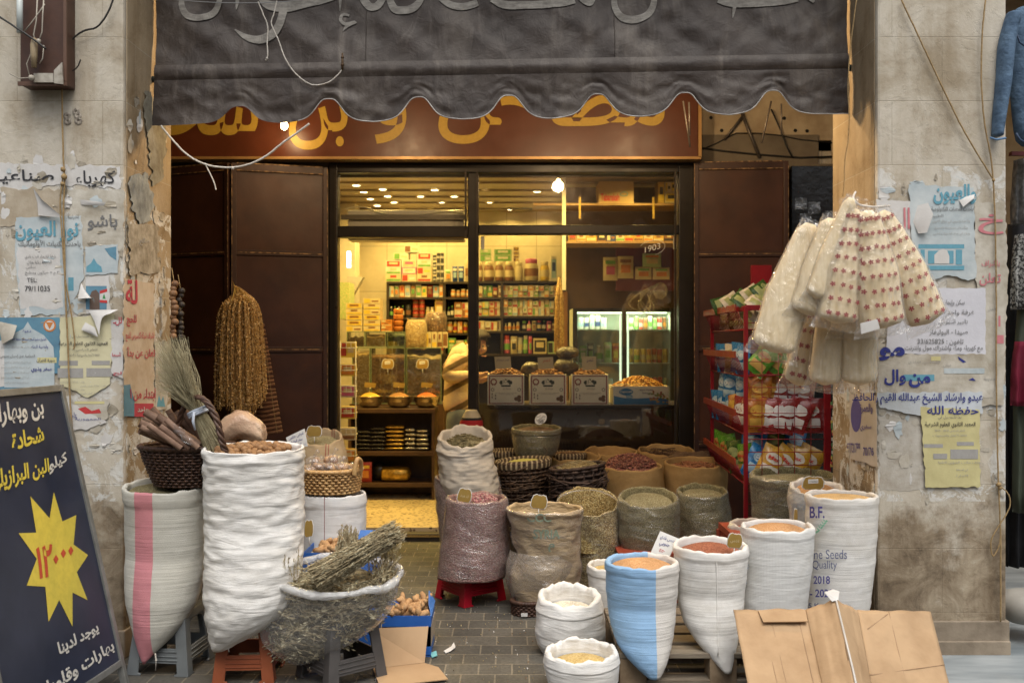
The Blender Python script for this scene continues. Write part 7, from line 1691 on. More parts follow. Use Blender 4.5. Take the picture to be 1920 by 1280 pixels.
PAL = {'white': (.62, .58, .46), 'cream': (.58, .48, .28), 'green': (.16, .36, .08), 'pale green': (.36, .48, .24), 'red': (.42, .05, .03), 'orange': (.58, .22, .04), 'yellow': (.66, .46, .06), 'blue': (.03, .06, .18), 'pale blue': (.30, .42, .48), 'pink': (.52, .12, .22), 'brown': (.22, .10, .04), 'dark': (.03, .028, .025), 'gold': (.48, .30, .06), 'silver': (.45, .43, .38)}
def pm(c): return mat('pack_' + c.replace(' ', '_'), PAL[c], tuple(q * .8 for q in PAL[c]), 18, .45, .05, 40)
SEQ = {}
def goods(x0, x1, y0, y1, D, c1, c2, c3, kind, where, dep=.10, lift=0):
 SEQ[where] = SEQ.get(where, 0) + 1; n = SEQ[where]
 lab = f'{c1} {kind} with {c2} print, {ORD[n - 1] if n <= 20 else str(n) + "th"} from left {where}'
 X0, X1, Z0, Z1 = xat(x0, D) + .001, xat(x1, D) - .001, zat(y1, D) + .0006, zat(y0, D) - .0006; w_, h_ = X1 - X0, Z1 - Z0; b = MB()
 ms = [pm(c1), pm(c2), pm(c3)]
 if kind in ('jar', 'tin', 'bottle', 'can'):
  r = min(w_ / 2, dep / 2 * 1.4); c = ((X0 + X1) / 2, D + r + .004, Z0)
  if kind == 'jar': b.lathe(c, [(r * .8, 0), (r, h_ * .06), (r, h_ * .66), (r * .8, h_ * .78), (r * .74, h_ * .80)], 16, 0); b.lathe(c, [(r * .8, h_ * .79), (r * .84, h_ * .81), (r * .84, h_ * .97), (r * .7, h_)], 16, 2)
  elif kind == 'bottle': b.lathe(c, [(r * .9, 0), (r, h_ * .05), (r, h_ * .5), (r * .45, h_ * .68), (r * .36, h_ * .85)], 12, 0); b.lathe(c, [(r * .42, h_ * .85), (r * .42, h_)], 12, 2)
  else: b.lathe(c, [(r * .92, 0), (r, h_ * .04), (r, h_ * .95), (r * .9, h_)], 16, 0); b.lathe(c, [(r * .94, h_ * .95), (r * .94, h_ * 1.0), (r * .8, h_ * .99)], 16, 2)
  Rg = []
  for z in (.22, .56): Rg.append([Vector((c[0] + r * 1.012 * math.cos(a), c[1] + r * 1.012 * math.sin(a), Z0 + h_ * z)) for a in [math.pi + math.pi * k / 12 for k in range(13)]])
  b.rings(Rg, 1, closed=False)
 elif kind == 'packet':
  b.grid(lambda u, v: Vector((lerp(X0, X1, u), D + .01 - .018 * math.sin(math.pi * u) ** .5 * math.sin(math.pi * v) ** .5 + .003 * N3(u * 6 + x0, v * 6), lerp(Z0, Z1, v))), 6, 6, 0); b.grid(lambda u, v: Vector((lerp(X1, X0, u), D + .012 + .018 * math.sin(math.pi * u) ** .5 * math.sin(math.pi * v) ** .5, lerp(Z0, Z1, v))), 6, 6, 0)
  b.add([(lerp(X0, X1, u), D - .013, lerp(Z0, Z1, v)) for u, v in ((.2, .25), (.8, .25), (.8, .6), (.2, .6))], [(0, 1, 2, 3)], 1); b.add([(lerp(X0, X1, u), D - .0105, lerp(Z0, Z1, v)) for u, v in ((.15, .7), (.85, .7), (.85, .85), (.15, .85))], [(0, 1, 2, 3)], 2)
 else:
  b.bx((X0, D, Z0), (X1, D + dep, Z1), 0); y = D - .0012
  def pn(u0, u1, v0, v1, mi, q=0): b.add([(lerp(X0, X1, u), y - q, lerp(Z0, Z1, v)) for u, v in ((u0, v0), (u1, v0), (u1, v1), (u0, v1))], [(0, 1, 2, 3)], mi)
  st = rnd.randint(0, 2)
  if st == 0: pn(.05, .95, .08, .36, 1); pn(.3, .7, .55, .86, 2)
  elif st == 1: pn(.08, .92, .12, .88, 1); pn(.22, .78, .4, .75, 2, .0008)
  else: pn(.04, .4, .1, .9, 1); pn(.5, .9, .3, .6, 2)
 return b.build(kind, ms, label=lab, cat=kind.replace('_', ' '), group=f'goods {where}')
def fillrow(x0, x1, y0, y1, D, where, cols, wd, kinds=('carton',), tiers=1, hj=.2, dep=.1):
 x = x0; i = 0
 while x < x1 - wd * .6:
  w_ = wd * rnd.uniform(.85, 1.2); k = kinds[i % len(kinds)]; h_ = (y1 - y0) / tiers
  for t in range(tiers):
   c = cols[(i + t * 3) % len(cols)]; hh = h_ * (1 - (rnd.uniform(0, hj) if t == tiers - 1 else 0))
   goods(x, min(x + w_, x1), y1 - h_ * t - hh, y1 - h_ * t, D + rnd.uniform(.012, .05), c[0], c[1], c[2], k, where, dep)
  x += w_ + .5; i += 1
tl = 'on top, ' + SL; D_ = SHD + .03
for x0, x1, y0, y1, c in ((723, 752, 488, 501, ('white', 'red', 'cream')), (723, 752, 501, 514, ('white', 'green', 'cream')), (723, 752, 514, 528, ('cream', 'green', 'red')), (738, 766, 474, 487, ('white', 'green', 'cream')), (753, 781, 487, 501, ('white', 'cream', 'pink')), (753, 781, 501, 514, ('pink', 'white', 'cream')), (753, 781, 514, 528, ('cream', 'red', 'white')), (782, 809, 474, 487, ('white', 'red', 'cream')), (782, 809, 487, 501, ('white', 'green', 'cream')), (782, 809, 501, 514, ('cream', 'red', 'yellow')), (782, 809, 514, 528, ('cream', 'red', 'brown')), (758, 786, 460, 473, ('white', 'brown', 'cream'))):
 goods(x0, x1, y0, y1, D_, *c, 'carton', tl, .2)
for r in range(4):
 for q in range(3): goods(811 + q * 7.2, 818 + q * 7.2, 474 + r * 13.3 + (4 if q == 0 else 0), 487.3 + r * 13.3, D_, 'dark', 'silver', 'dark', 'tin', tl, .08)
for x0, x1, y0, c in ((834, 846, 505, ('cream', 'orange', 'green')), (848, 858, 499, ('blue', 'pale blue', 'white')), (859, 870, 499, ('blue', 'pale blue', 'white')), (871, 879, 486, ('cream', 'brown', 'cream'))): goods(x0, x1, y0, 528, D_, *c, 'packet', tl, .06)
W1 = [('cream', 'pale blue', 'orange'), ('white', 'orange', 'green'), ('orange', 'cream', 'red'), ('white', 'pale blue', 'cream'), ('cream', 'green', 'orange'), ('white', 'green', 'cream'), ('cream', 'yellow', 'green'), ('red', 'brown', 'cream'), ('pale blue', 'white', 'orange'), ('cream', 'orange', 'white'), ('white', 'green', 'yellow')]
fillrow(729, 831, 531, 557, SHD, 'on first tier, ' + SL, W1, 9.5, ('carton', 'packet', 'carton'))
fillrow(845, 880, 541, 557, SHD, 'on first tier, ' + SL, [('orange', 'cream', 'cream')], 9, ('jar',), 1)
q = 'on second tier, ' + SL
fillrow(730, 758, 572, 595, SHD, q, [('dark', 'green', 'white'), ('dark', 'cream', 'green')], 7, ('bottle',)); fillrow(760, 772, 565, 595, SHD, q, [('dark', 'brown', 'dark')], 12, ('tin',)); fillrow(773, 796, 560, 595, SHD, q, [('red', 'brown', 'orange')], 11, ('tin',), 3, 0); fillrow(798, 814, 574, 595, SHD, q, [('cream', 'yellow', 'cream')], 8, ('jar',)); goods(815, 833, 560, 595, SHD + .02, 'gold', 'cream', 'brown', 'packet', q); fillrow(838, 851, 572, 595, SHD, q, [('dark', 'white', 'green')], 6, ('bottle',)); fillrow(852, 880, 566, 595, SHD, q, [('cream', 'red', 'white'), ('orange', 'brown', 'cream')], 12, ('carton',), 2)
q = 'on third tier, ' + SL
fillrow(838, 880, 600, 624, SHD, q, [('orange', 'cream', 'cream'), ('yellow', 'red', 'cream')], 9, ('jar', 'jar', 'carton'), 1)
fillrow(840, 880, 632, 663, SHD, 'on fourth tier, ' + SL, [('green', 'pale green', 'yellow'), ('cream', 'red', 'green')], 13, ('packet',))
q = 'on top, ' + SR
for x0, x1 in ((895, 905), (907, 926), (928, 944), (946, 963), (965, 981)): goods(x0, x1, 490, 527, SHD + .02, 'brown' if x0 != 965 else 'cream', 'cream', 'cream', 'jar', q, .14)
goods(983, 1010, 484, 527, SHD + .02, 'cream', 'brown', 'pink', 'jar', q, .2); goods(1013, 1030, 489, 527, SHD + .02, 'yellow', 'cream', 'cream', 'jar', q, .14)
goods(1033, 1044, 480, 527, SHD + .02, 'white', 'pale blue', 'blue', 'carton', q)
for x0, x1 in ((900, 921), (926, 960)):
 for y in (467, 478.5): goods(x0, x1, y, y + 11.3, SHD + .19, 'pale green', 'green', 'white', 'carton', q)
b = MB(); b.bx((xat(896, SHD + .2), SHD + .19, zat(527, SHD)), (xat(975, SHD + .2), SHD + .33, zat(490.3, SHD + .19))); b.build('carton', pm('cream'), label='plain cream cartons behind the jars under the green striped boxes', cat='carton')
for k in range(4): goods(962.5, 973, 463 + k * 6.8, 469.6 + k * 6.8, SHD + .19, 'cream', 'brown', 'yellow', 'carton', q)
WH = [('white', 'red', 'cream'), ('cream', 'green', 'white'), ('white', 'pale blue', 'cream'), ('cream', 'orange', 'white'), ('white', 'brown', 'green')]
q = 'on first tier, ' + SR
fillrow(894, 940, 534, 557, SHD, q, [('cream', 'brown', 'white'), ('pale green', 'green', 'white'), ('green', 'yellow', 'white'), ('brown', 'cream', 'red')], 9, ('carton', 'packet')); fillrow(944, 1052, 534, 557, SHD, q, WH, 9, ('carton',), 2)
q = 'on second tier, ' + SR
fillrow(894, 940, 563, 592, SHD, q, [('cream', 'red', 'white'), ('pale green', 'yellow', 'cream'), ('orange', 'cream', 'red')], 11, ('carton',), 2); fillrow(944, 1040, 561, 592, SHD, q, WH, 9, ('carton',), 2)
q = 'on third tier, ' + SR
fillrow(896, 940, 598, 620, SHD, q, [('cream', 'red', 'white'), ('white', 'brown', 'cream')], 12, ('carton',), 1); fillrow(945, 978, 602, 620, SHD, q, [('cream', 'orange', 'white')], 7, ('bottle', 'jar')); fillrow(979, 1050, 598, 620, SHD, q, [('dark', 'silver', 'green'), ('pink', 'cream', 'dark'), ('cream', 'brown', 'dark'), ('blue', 'cream', 'red')], 9, ('jar', 'bottle', 'packet'))
q = 'on fourth tier, ' + SR
fillrow(944, 998, 628, 663, SHD, q, [('pink', 'green', 'red'), ('cream', 'dark', 'white'), ('silver', 'cream', 'dark'), ('green', 'pale green', 'white')], 11, ('jar', 'packet', 'tin'), 1); goods(1000, 1025, 634, 663, SHD + .02, 'cream', 'dark', 'cream', 'carton', q); goods(1027, 1050, 640, 663, SHD + .02, 'pale green', 'dark', 'white', 'carton', q)

# glass nut bins on the counter
bing = glass('bin_glass', (.97, .98, .94), .06, .02)
nut = {k: grains('nuts_' + k, c, s, .55) for k, c, s in (('brown', [(.30, .14, .04), (.24, .10, .03), (.38, .2, .07)], .018), ('pale', [(.55, .42, .22), (.48, .34, .15), (.62, .5, .3)], .02), ('cashew', [(.50, .34, .13), (.58, .42, .2), (.42, .26, .09)], .016), ('dark', [(.17, .08, .03), (.24, .12, .05), (.11, .05, .02)], .016), ('green', [(.05, .09, .02), (.09, .13, .03), (.04, .05, .015)], .02), ('pepper', [(.45, .17, .05), (.38, .12, .03)], .014))}
CD = 8.75
o = thing('counter', 'dark wooden shop counter carrying the glass nut bins', 'counter', (xat(745, CD), CD, FL)); b = MB(); b.bx((xat(655, CD), CD, FL), (xat(832, CD), CD + .62, zat(757, CD))); b.build('counter_body', mat('counter_wood', (.10, .055, .028), (.06, .03, .015), 6, .45), o, bev=.005)
def bin_(label, x0, x1, y0, y1, D, fillmat, lvl, dep=.26):
 o = thing('nut_bin', label, 'nut bin', W((x0 + x1) / 2, y1, D), 'glass nut bins on the shop counter'); X0, X1, Z0, Z1 = xat(x0, D) + .004, xat(x1, D) - .004, zat(y1, D) + .002, zat(y0, D)
 b = MB(); b.bx((X0, D, Z0), (X1, D + .005, Z1)); b.bx((X0, D + .006, Z0), (X0 + .004, D + dep, Z1)); b.bx((X1 - .004, D + .006, Z0), (X1, D + dep, Z1)); b.build('bin_glass', bing, o)
 b = MB(); zt_ = lerp(Z0, Z1, lvl); b.grid(lambda u, v: Vector((lerp(X0 + .006, X1 - .006, u), D + .009 + (.0 if v < .8 else (v - .8) * 5 * (dep - .02)), min(lerp(Z0, zt_, v / .8), zt_) + .02 * N3(u * 5 + x0, v * 3) * v + (.03 * (v - .8) * 5 if v > .8 else 0))), 14, 20, 0); b.build('nut_fill', fillmat, o)
 b = MB()
 for z in (Z0, Z1): b.bx((X0 - .003, D - .003, z - .004), (X1 + .003, D + .004, z + .003))
 for x in (X0, X1): b.bx((x - .003, D - .0035, Z0), (x + .003, D + .0045, Z1))
 b.build('bin_edge', mat('bin_trim', (.18, .22, .12), rough=.3, bump=0), o); return X0, X1, Z0, Z1
bin_('wide glass bin of pale cashews at the left end of the counter', 660, 694, 652, 756, CD, nut['cashew'], .88)
bin_('wide glass bin of brown almonds in the middle of the counter', 695, 760, 652, 756, CD, nut['brown'], .82)
bin_('wide glass bin of pale mixed nuts at the right end of the counter', 762, 828, 652, 756, CD, nut['pale'], .80)
bin_('small glass bin of dark nuts in the upper row, left', 650, 684, 622, 650, CD + .08, nut['dark'], .45, .2)
bin_('small glass bin of dried fruit slices in the upper row, middle', 685, 724, 622, 650, CD + .08, nut['cashew'], .62, .2)
bin_('small glass bin of dark green leaves in the upper row, right', 726, 760, 622, 650, CD + .08, nut['green'], .7, .2)
for x, t in ((727, 'brown almond'), (792, 'pale nut')): gold_tag(f'brown apple shaped tag on the {t} bin', x, 682, CD - .01, 22, 18, 0, white='9000')
q = 'in the yellow boxes stacked on the nut bins'
for k in range(5): goods(648.5, 679.5, 568 + k * 10.8, 578.4 + k * 10.8, CD + .09, 'cream', 'yellow', 'brown', 'box', 'of the left yellow stack', .2)
for k in range(6): goods(681, 713, 559 + k * 10.4, 569 + k * 10.4, CD + .10, 'cream', 'yellow', 'brown', 'box', 'of the taller yellow stack', .2)
for k in range(4): goods(714.5, 735, 599 + k * 5.8, 604.6 + k * 5.8, CD + .10, 'orange', 'cream', 'brown', 'box', 'of the low orange stack', .16)
for k in range(4):
 b = MB(); c = W(747, 622 - k * 11, CD + .16); b.lathe(c, [(.035, .001), (.044, .006), (.046, .040), (.046, .045), (.03, .052)], 14); b.build('fruit_tub', mat('apricot_tub', (.50, .19, .04), (.40, .12, .03), 30, .3, .4, 40), label=f'clear tub of orange dried apricots, {ORD[3 - k]} from the top of its stack', cat='tub', group='stacked tubs of dried apricots')
def seed_bag(label, x0, x1, y0, y1, D, m):
 o = thing('seed_bag', label, 'bag', W((x0 + x1) / 2, y1, D)); Rg = []
 for v, k in ((0, .8), (.06, .96), (.4, 1.0), (.75, .97), (.88, .85), (.93, .78)): Rg.append([W((x0 + x1) / 2, lerp(y1, y0, v), D) + Vector((xat((x1 - x0) / 2 + 960, D) * k * math.cos(a) * (1 + .05 * N3(a * 2, v * 4, x0)), .11 * k * math.sin(a), 0)) for a in [2 * math.pi * j / 24 for j in range(24)]])
 b = MB(); b.rings(Rg, 0, True, True); b.build('seed_fill', m, o)
 b = MB(); b.rings([[p + Vector((0, 0, 0)) + (p - sum(r_, Vector()) / 24) * .04 for p in r_] for r_ in Rg] + [[W((x0 + x1) / 2, y0 + 3 * N3(j * .6), D) + Vector((xat((x1 - x0) / 2 + 960, D) * .9 * math.cos(2 * math.pi * j / 24), .08 * math.sin(2 * math.pi * j / 24), 0)) for j in range(24)]], 0); b.build('bag_film', clear, o)
seed_bag('tall clear bag of pale pumpkin seeds standing on the counter', 760, 801, 596, 655, CD + .12, nut['cashew']); seed_bag('clear bag of brown pods standing behind the pumpkin seeds', 797, 838, 583, 625, CD + .25, nut['dark'])
for k in range(5): goods(789 + k * 10.2, 798.6 + k * 10.2, 622, 652, CD + .10 + (k > 2) * .05, 'cream', 'yellow' if k < 3 else 'brown', 'brown', 'box', 'above the pale nut bin', .06)
# low display shelf with foil packs and spice bowls
LD = 8.3; bw_ = mat('display_wood', (.085, .045, .022), (.05, .026, .012), 8, .4, .1, 30)
o = thing('display_shelf', 'low dark wooden display shelf of foil packs inside the doorway', 'display shelf', (xat(741, LD), LD, FL))
for y in (766, 846, 905): b = MB(); b.bx((xat(655, LD), LD, zat(y + 8, LD)), (xat(816, LD), LD + .36, zat(y, LD))); b.build('shelf_board', bw_, o, bev=.003)
for px in (655, 812): b = MB(); b.bx((xat(px, LD) - .012, LD + .003, FL), (xat(px, LD) + .012, LD + .357, zat(767, LD))); b.build('side_panel', bw_, o)
b = MB(); b.bx((xat(657, LD), LD + .358, FL), (xat(811, LD), LD + .37, zat(768, LD))); b.build('back_panel', bw_, o)
foil = {'gold': mat('foil_gold', (.55, .36, .08), (.3, .18, .03), 20, .22, .8, 30, metal=.8, bdist=.01), 'silver': mat('foil_silver', (.5, .47, .4), (.25, .22, .17), 20, .22, .8, 30, metal=.8, bdist=.01), 'black': mat('foil_black', (.03, .025, .02), (.015, .012, .01), 20, .25, .8, 30, bdist=.01)}
def foil_pack(col, x0, x1, y0, y1, D, n):
 b = MB(); X0, X1, Z0, Z1 = xat(x0, D), xat(x1, D), zat(y1, D), zat(y0, D)
 def S(u, v, w): e = .5 + .5 * math.sin(math.pi * u) ** .4; return Vector((lerp(X0, X1, u), D + .1 * w, lerp(Z0, Z1, .5 + (v - .5) * e) + .003 * N3(u * 7 + n, v * 3, w * 5 + x0)))
 b.rings([[S(u, .5 + .5 * math.sin(a), .5 - .5 * math.cos(a)) for a in [2 * math.pi * j / 14 for j in range(14)]] for u in [k / 10 for k in range(11)]], 0, True, True)
 b.build('foil_pack', foil[col], label=f'{col} foil coffee pack in a flat stack on the low display shelf', cat='foil pack', group=f'{col} foil packs on the low display shelf')
for x0, x1, y0, n, col in ((668, 694, 806, 5, 'black'), (694, 722, 800, 6, 'black'), (723, 757, 797, 6, 'gold'), (759, 779, 802, 5, 'silver'), (780, 803, 804, 5, 'silver')):
 h_ = (845 - y0) / n
 for k in range(n): foil_pack(col, x0 + rnd.uniform(-1, 1), x1 + rnd.uniform(-1, 1), 845 - (k + 1) * h_, 845 - k * h_ - .4, LD + .04, k)
o = thing('gold_packet', 'large gold packet lying on the bottom of the low display shelf', 'packet', W(742, 904, LD)); b = MB()
b.rings([[W(742 + u * 26, 888, LD + .1) + Vector((0, .07 * math.cos(a) * e, (.066 * math.sin(a) * (abs(math.sin(a)) ** -.4 if abs(math.sin(a)) > .2 else 1)) * e)) for a in [2 * math.pi * j / 16 for j in range(16)]] for u, e in ((-1, .8), (-.9, 1), (.8, 1), (.95, .85), (1.1, .5))], 0, True, True); b.build('packet_body', foil['gold'], o)
goods(672, 697, 866, 905, LD + .05, 'red', 'orange', 'yellow', 'packet', 'below the foil packs', .05)
b = MB(); b.ball(W(712, 884, LD + .2), (.09, .08, .095)); b.build('dark_bag', mat('black_bag', (.02, .018, .016), bump=.6, rough=.3, bscale=12), label='dark plastic bag at the bottom of the low display shelf', cat='bag')
steel = mat('bowl_steel', (.42, .34, .22), (.25, .19, .11), 20, .2, .05, 30, metal=.8)
for cx, nm, m, lab in ((694, 'yellow curry', grains('spice_yellow', [(.6, .36, .04), (.52, .3, .03)], .004), 'round steel bowl of yellow spice on the display shelf, nearest the wire rack'), (748, 'brown spice', grains('spice_brown', [(.33, .16, .05), (.26, .12, .04)], .004), 'round steel bowl of brown spice in the middle of the display shelf'), (800, 'paprika', grains('spice_paprika', [(.55, .13, .02), (.48, .10, .015)], .004), 'round steel bowl of red paprika at the right end of the display shelf')):
 o = thing('spice_bowl', lab, 'bowl', W(cx, 765, LD + .16), 'steel spice bowls inside the doorway'); c = W(cx, 764, LD + .16)
 b = MB(); r = .115; b.rings([[c + Vector((q * r * math.cos(a), q * r * math.sin(a), z)) for a in [2 * math.pi * j / 28 for j in range(28)]] for q, z in ((.55, .002), (.8, .02), (.96, .06), (1, .098), (1.06, .10), (1.05, .104), (.97, .10), (.93, .07), (.7, .05))], 0, True, True); b.build('bowl', steel, o)
 b = MB(); b.rings([[c + Vector((q * r * math.cos(a), q * r * math.sin(a), z)) for a in [2 * math.pi * j / 24 for j in range(24)]] for q, z in ((.95, .085), (.7, .105), (.4, .125), (.05, .135))], 0, False, True); b.build('spice_fill', m, o)
 b = MB(); t = c + Vector((0, -.01, .13)); b.tube([t, t + Vector((0, 0, .05))], .003, 5)
 b.plate([t + Vector((-.05, 0, .05)), t + Vector((.045, 0, .045)), t + Vector((.055, 0, .085)), t + Vector((-.045, 0, .095))], (0, .004, 0), 1); b.build('spice_tag', [steel, goldc], o)
# white wire rack of sachets inside the door
o = thing('sachet_rack', 'narrow white wire rack of yellow sachet boxes just inside the doorway', 'rack', (xat(652, 7.5), 7.5, FL)); whw = mat('white_wire', (.6, .58, .52), bump=0, rough=.35)
b = MB()
for x in (638, 667):
 for d in (7.45, 7.6): b.tube([W(x, 1000, d) * 1, W(x, 640, d)], .004, 6)
for y in (642, 684, 724, 764, 804, 844, 878):
 b.tube([W(636, y + 10, 7.42), W(668, y + 10, 7.42), W(670, y + 8, 7.6)], .003, 5); b.tube([W(636, y, 7.42), W(668, y, 7.42)], .003, 5)
 for k in range(4): b.tube([W(640 + k * 9, y, 7.42), W(640 + k * 9, y + 12, 7.42)], .002, 4)
for p in b.v: p.z = max(p.z, FL)
b.build('wire_frame', whw, o)
for k, y in enumerate((640, 682, 722, 762, 802, 842)): goods(638, 666, y, y + (23 if k else 30), 7.46, ('yellow', 'yellow', 'cream', 'yellow', 'cream', 'gold')[k], ('red', 'orange', 'pink', 'red', 'brown', 'orange')[k], 'cream', 'box', 'of the white wire rack', .08)
# things along the left wall
b = MB(); b.box(W(650, 565, 9.3), (.10, .3, .35)); b.build('wall_packets', mat('green_sachets', (.25, .40, .12), (.55, .5, .25), 60, .5), label='green sachets hanging in a panel at the left wall of the shop', cat='sachets')
b = MB(); P = W(662, 522, 9.6); b.plate([P + Vector((-.06, 0, .02)), P + Vector((.10, 0, .015)), P + Vector((0, 0, -.16)), P + Vector((-.06, 0, -.14))], (0, .12, 0)); b.build('wall_scale', mat('cream_plastic', (.55, .5, .38)), label='cream hood fixed high on the left wall of the shop', cat='hood')
b = MB(); b.bx((xat(652, 9.5), 9.45, zat(502, 9.5)), (xat(658, 9.5), 9.5, zat(472, 9.5))); b.build('wall_lamp', emit('cool_lamp', (.6, .8, 1), 2.2), label='small bluish lit lamp on the left wall of the shop', cat='lamp')
# air curtain above the door
o = thing('air_curtain', 'long white air curtain unit above the open doorway', 'air curtain', (xat(758, 7.4), 7.4, 2.2)); whp = mat('white_plastic', (.62, .58, .50), (.55, .51, .43), 9, .4, .03)
b = MB(); b.bx((xat(651, 7.3), 7.32, zat(450, 7.3)), (xat(870, 7.3), 7.5, zat(393, 7.3))); b.build('unit_body', whp, o, bev=.008)
b = MB(); b.bx((xat(640, 7.3), 7.285, zat(412, 7.3)), (xat(872, 7.3), 7.318, zat(403, 7.3))); b.build('grey_reflection', mat('reflection_grey', (.16, .13, .09), rough=.4), o)  # solid grey bar standing in for a reflected beam
b = MB(); b.tube(cat([W(648, 392, 7.3), (W(668, 388, 7.3)), W(690, 390, 7.3), W(720, 400, 7.3), W(780, 402, 7.3), W(840, 396, 7.3), W(870, 400, 7.3)]), .004, 5); b.build('cable', whp, o)

# brown partition, shelf with cartons, maroon board with pouches, fridge
part = mat('partition_brown', (.085, .045, .022), (.06, .032, .016), 5, .4)
b = MB(); b.bx((xat(1062, 9.75), 9.75, FL), (RX1 - .002, 9.8, 2.6)); b.build('partition', part, label='brown board partition behind the fridge, right half of the shop', cat='partition')
b = MB(); b.bx((xat(1056, 9.7) - .02, 9.68, FL), (xat(1064, 9.7), 9.745, 1.95)); b.build('partition_post', mat('post_brown', (.22, .10, .04)), label='reddish brown post at the left edge of the partition', cat='post')
b = MB(); b.bx((xat(1054, 8.4), 8.4, 1.9), (xat(1061, 8.4), 8.43, CZ)); b.build('shelf_post', whp, label='white upright post carrying the high shelves', cat='post')
US = 8.4
o = thing('wall_shelf', 'two tier high shelf of cartons behind the top of the large window', 'shelf', (xat(1160, US), US, 2.3)); ssm = mat('shelf_tan', (.30, .19, .09), (.22, .13, .06), 6, .4)
for y, x0 in ((381, 1000), (452, 1062)): b = MB(); b.bx((xat(x0, US), US, zat(y + 4, US)), (1.9, US + .4, zat(y, US))); b.build('shelf_board', ssm, o)
b = MB(); b.bx((xat(1064, US), US + .39, zat(452, US)), (1.9, US + .41, CZ - .02)); b.build('shelf_back', part, o)
for px in (1087, 1225): b = MB(); b.bx((xat(px - 2, US), US - .012, zat(410, US)), (xat(px + 2, US), US - .002, zat(370, US))); b.build('bracket', mat('bracket_brass', (.5, .33, .08), rough=.3, bump=0, metal=.6), o)
cb_ = mat('carton_tan', (.48, .33, .16), (.40, .27, .12), 6, .7)
o = thing('carton', 'large tan carton with red lettering on the high shelf behind the window', 'carton', W(1156, 380, US)); b = MB(); b.bx((xat(1124, US), US + .03, zat(380.5, US)), (xat(1189, US), US + .34, zat(339, US)))
b.letters('Tabarakah', lambda u, v, l: Vector((lerp(xat(1127, US), xat(1162, US), u), US + .028 - l * .0006, lerp(zat(376, US), zat(362, US), v))), 1, .03); b.tube([W(1170 + 7 * math.cos(a), 364 - 4 * math.sin(a), US + .025) for a in [2 * math.pi * k / 12 for k in range(13)]], .003, 4, 2); b.build('carton_body', [cb_, redm, tealm], o)
for x0, x1, y0, cc in ((1234, 1246, 341, 'gold'), (1247, 1258, 341, 'cream'), (1258, 1269, 341, 'cream'), (1247, 1269, 361, 'cream')): goods(x0, x1, y0 if y0 > 350 else 341, 380.5 if y0 > 350 or x0 < 1240 else 360.5, US + .04, cc, 'yellow', 'dark', 'carton', 'on the right end of the high shelf', .2)
fillrow(1066, 1268, 436, 452, US, 'on the lower high shelf', [('gold', 'brown', 'red'), ('cream', 'orange', 'brown'), ('gold', 'cream', 'brown'), ('brown', 'dark', 'cream'), ('blue', 'cream', 'brown'), ('cream', 'green', 'brown'), ('gold', 'red', 'cream')], 17, ('carton',), 1, .25)
b = MB(); b.bx((xat(1155, 9.3), 9.3, zat(545, 9.3)), (xat(1275, 9.3), 9.32, zat(455, 9.3))); b.build('display_board', mat('board_maroon', (.13, .022, .014), (.10, .017, .011), 5, .4), label='maroon display board with pinned pouches above the fridge', cat='board')
for k, (x0, x1, y0, y1, c) in enumerate(((1131, 1158, 482, 526, ('cream', 'pink', 'green')), (1158, 1188, 480, 522, ('cream', 'orange', 'brown')), (1191, 1222, 500, 524, ('cream', 'orange', 'green')), (1224, 1256, 501, 524, ('cream', 'orange', 'green')), (1205, 1240, 475, 501, ('pale green', 'cream', 'orange')))): goods(x0, x1, y0, y1, 9.26, *c, 'packet', 'on the maroon board', .03)
b = MB()
for k in range(7): b.tube(cat([W(1234, 532, 9.0), W(1222 - k * 4, 550, 8.95), W(1212 - k * 5 + 12 * (k % 3), 575, 8.95), W(1200 + k * 9, 600, 8.95)]), .006, 4)
b.ball(W(1238, 545, 9.0), (.07, .04, .08)); b.build('plastic_tangle', clear2, label='tangle of crumpled clear plastic hanging above the fridge', cat='plastic')
FD = 9.15
o = thing('drinks_fridge', 'two door glass drinks fridge with white green lit shelves', 'fridge', (xat(1168, FD), FD, FL)); fb_ = mat('fridge_black', (.02, .02, .02), bump=0, rough=.3); fi = mat('fridge_inside', (.62, .66, .58), bump=0)
X0, X1 = xat(1074, FD), xat(1264, FD); ZT2 = zat(578, FD)
b = MB(); b.bx((X0, FD + .5, FL), (X1, FD + .55, ZT2)); b.bx((X0, FD + .02, FL), (X0 + .03, FD + .499, ZT2)); b.bx((X1 - .03, FD + .02, FL), (X1, FD + .499, ZT2)); b.bx((X0 + .031, FD + .02, ZT2 - .03), (X1 - .031, FD + .499, ZT2)); b.build('fridge_body', fi, o)
b = MB()
for x0, x1 in ((1074, 1082), (1166, 1174), (1257, 1264)): b.bx((xat(x0, FD), FD - .02, FL), (xat(x1, FD), FD + .018, ZT2))
for x0, x1 in ((1082, 1166), (1174, 1257)): b.bx((xat(x0, FD), FD - .018, zat(585, FD)), (xat(x1, FD), FD + .016, ZT2)); b.bx((xat(x0, FD), FD - .018, FL), (xat(x1, FD), FD + .016, .3))
b.build('door_frame', fb_, o)
for x0, x1 in ((1082, 1166), (1174, 1257)): b = MB(); b.bx((xat(x0, FD), FD - .004, .3), (xat(x1, FD), FD + .002, zat(585, FD))); b.build('door_pane', bing, o)
for y in (617, 680, 740): b = MB(); b.bx((X0 + .032, FD + .06, zat(y + 2, FD)), (X1 - .032, FD + .495, zat(y, FD))); b.build('fridge_shelf', fi, o)
for x in (1164, 1178): b = MB(); b.bx((xat(x, FD) - .008, FD + .02, .5), (xat(x, FD) + .008, FD + .04, zat(590, FD))); b.build('light_strip', emit('fridge_strip', (.80, 1, .72), .8), o)
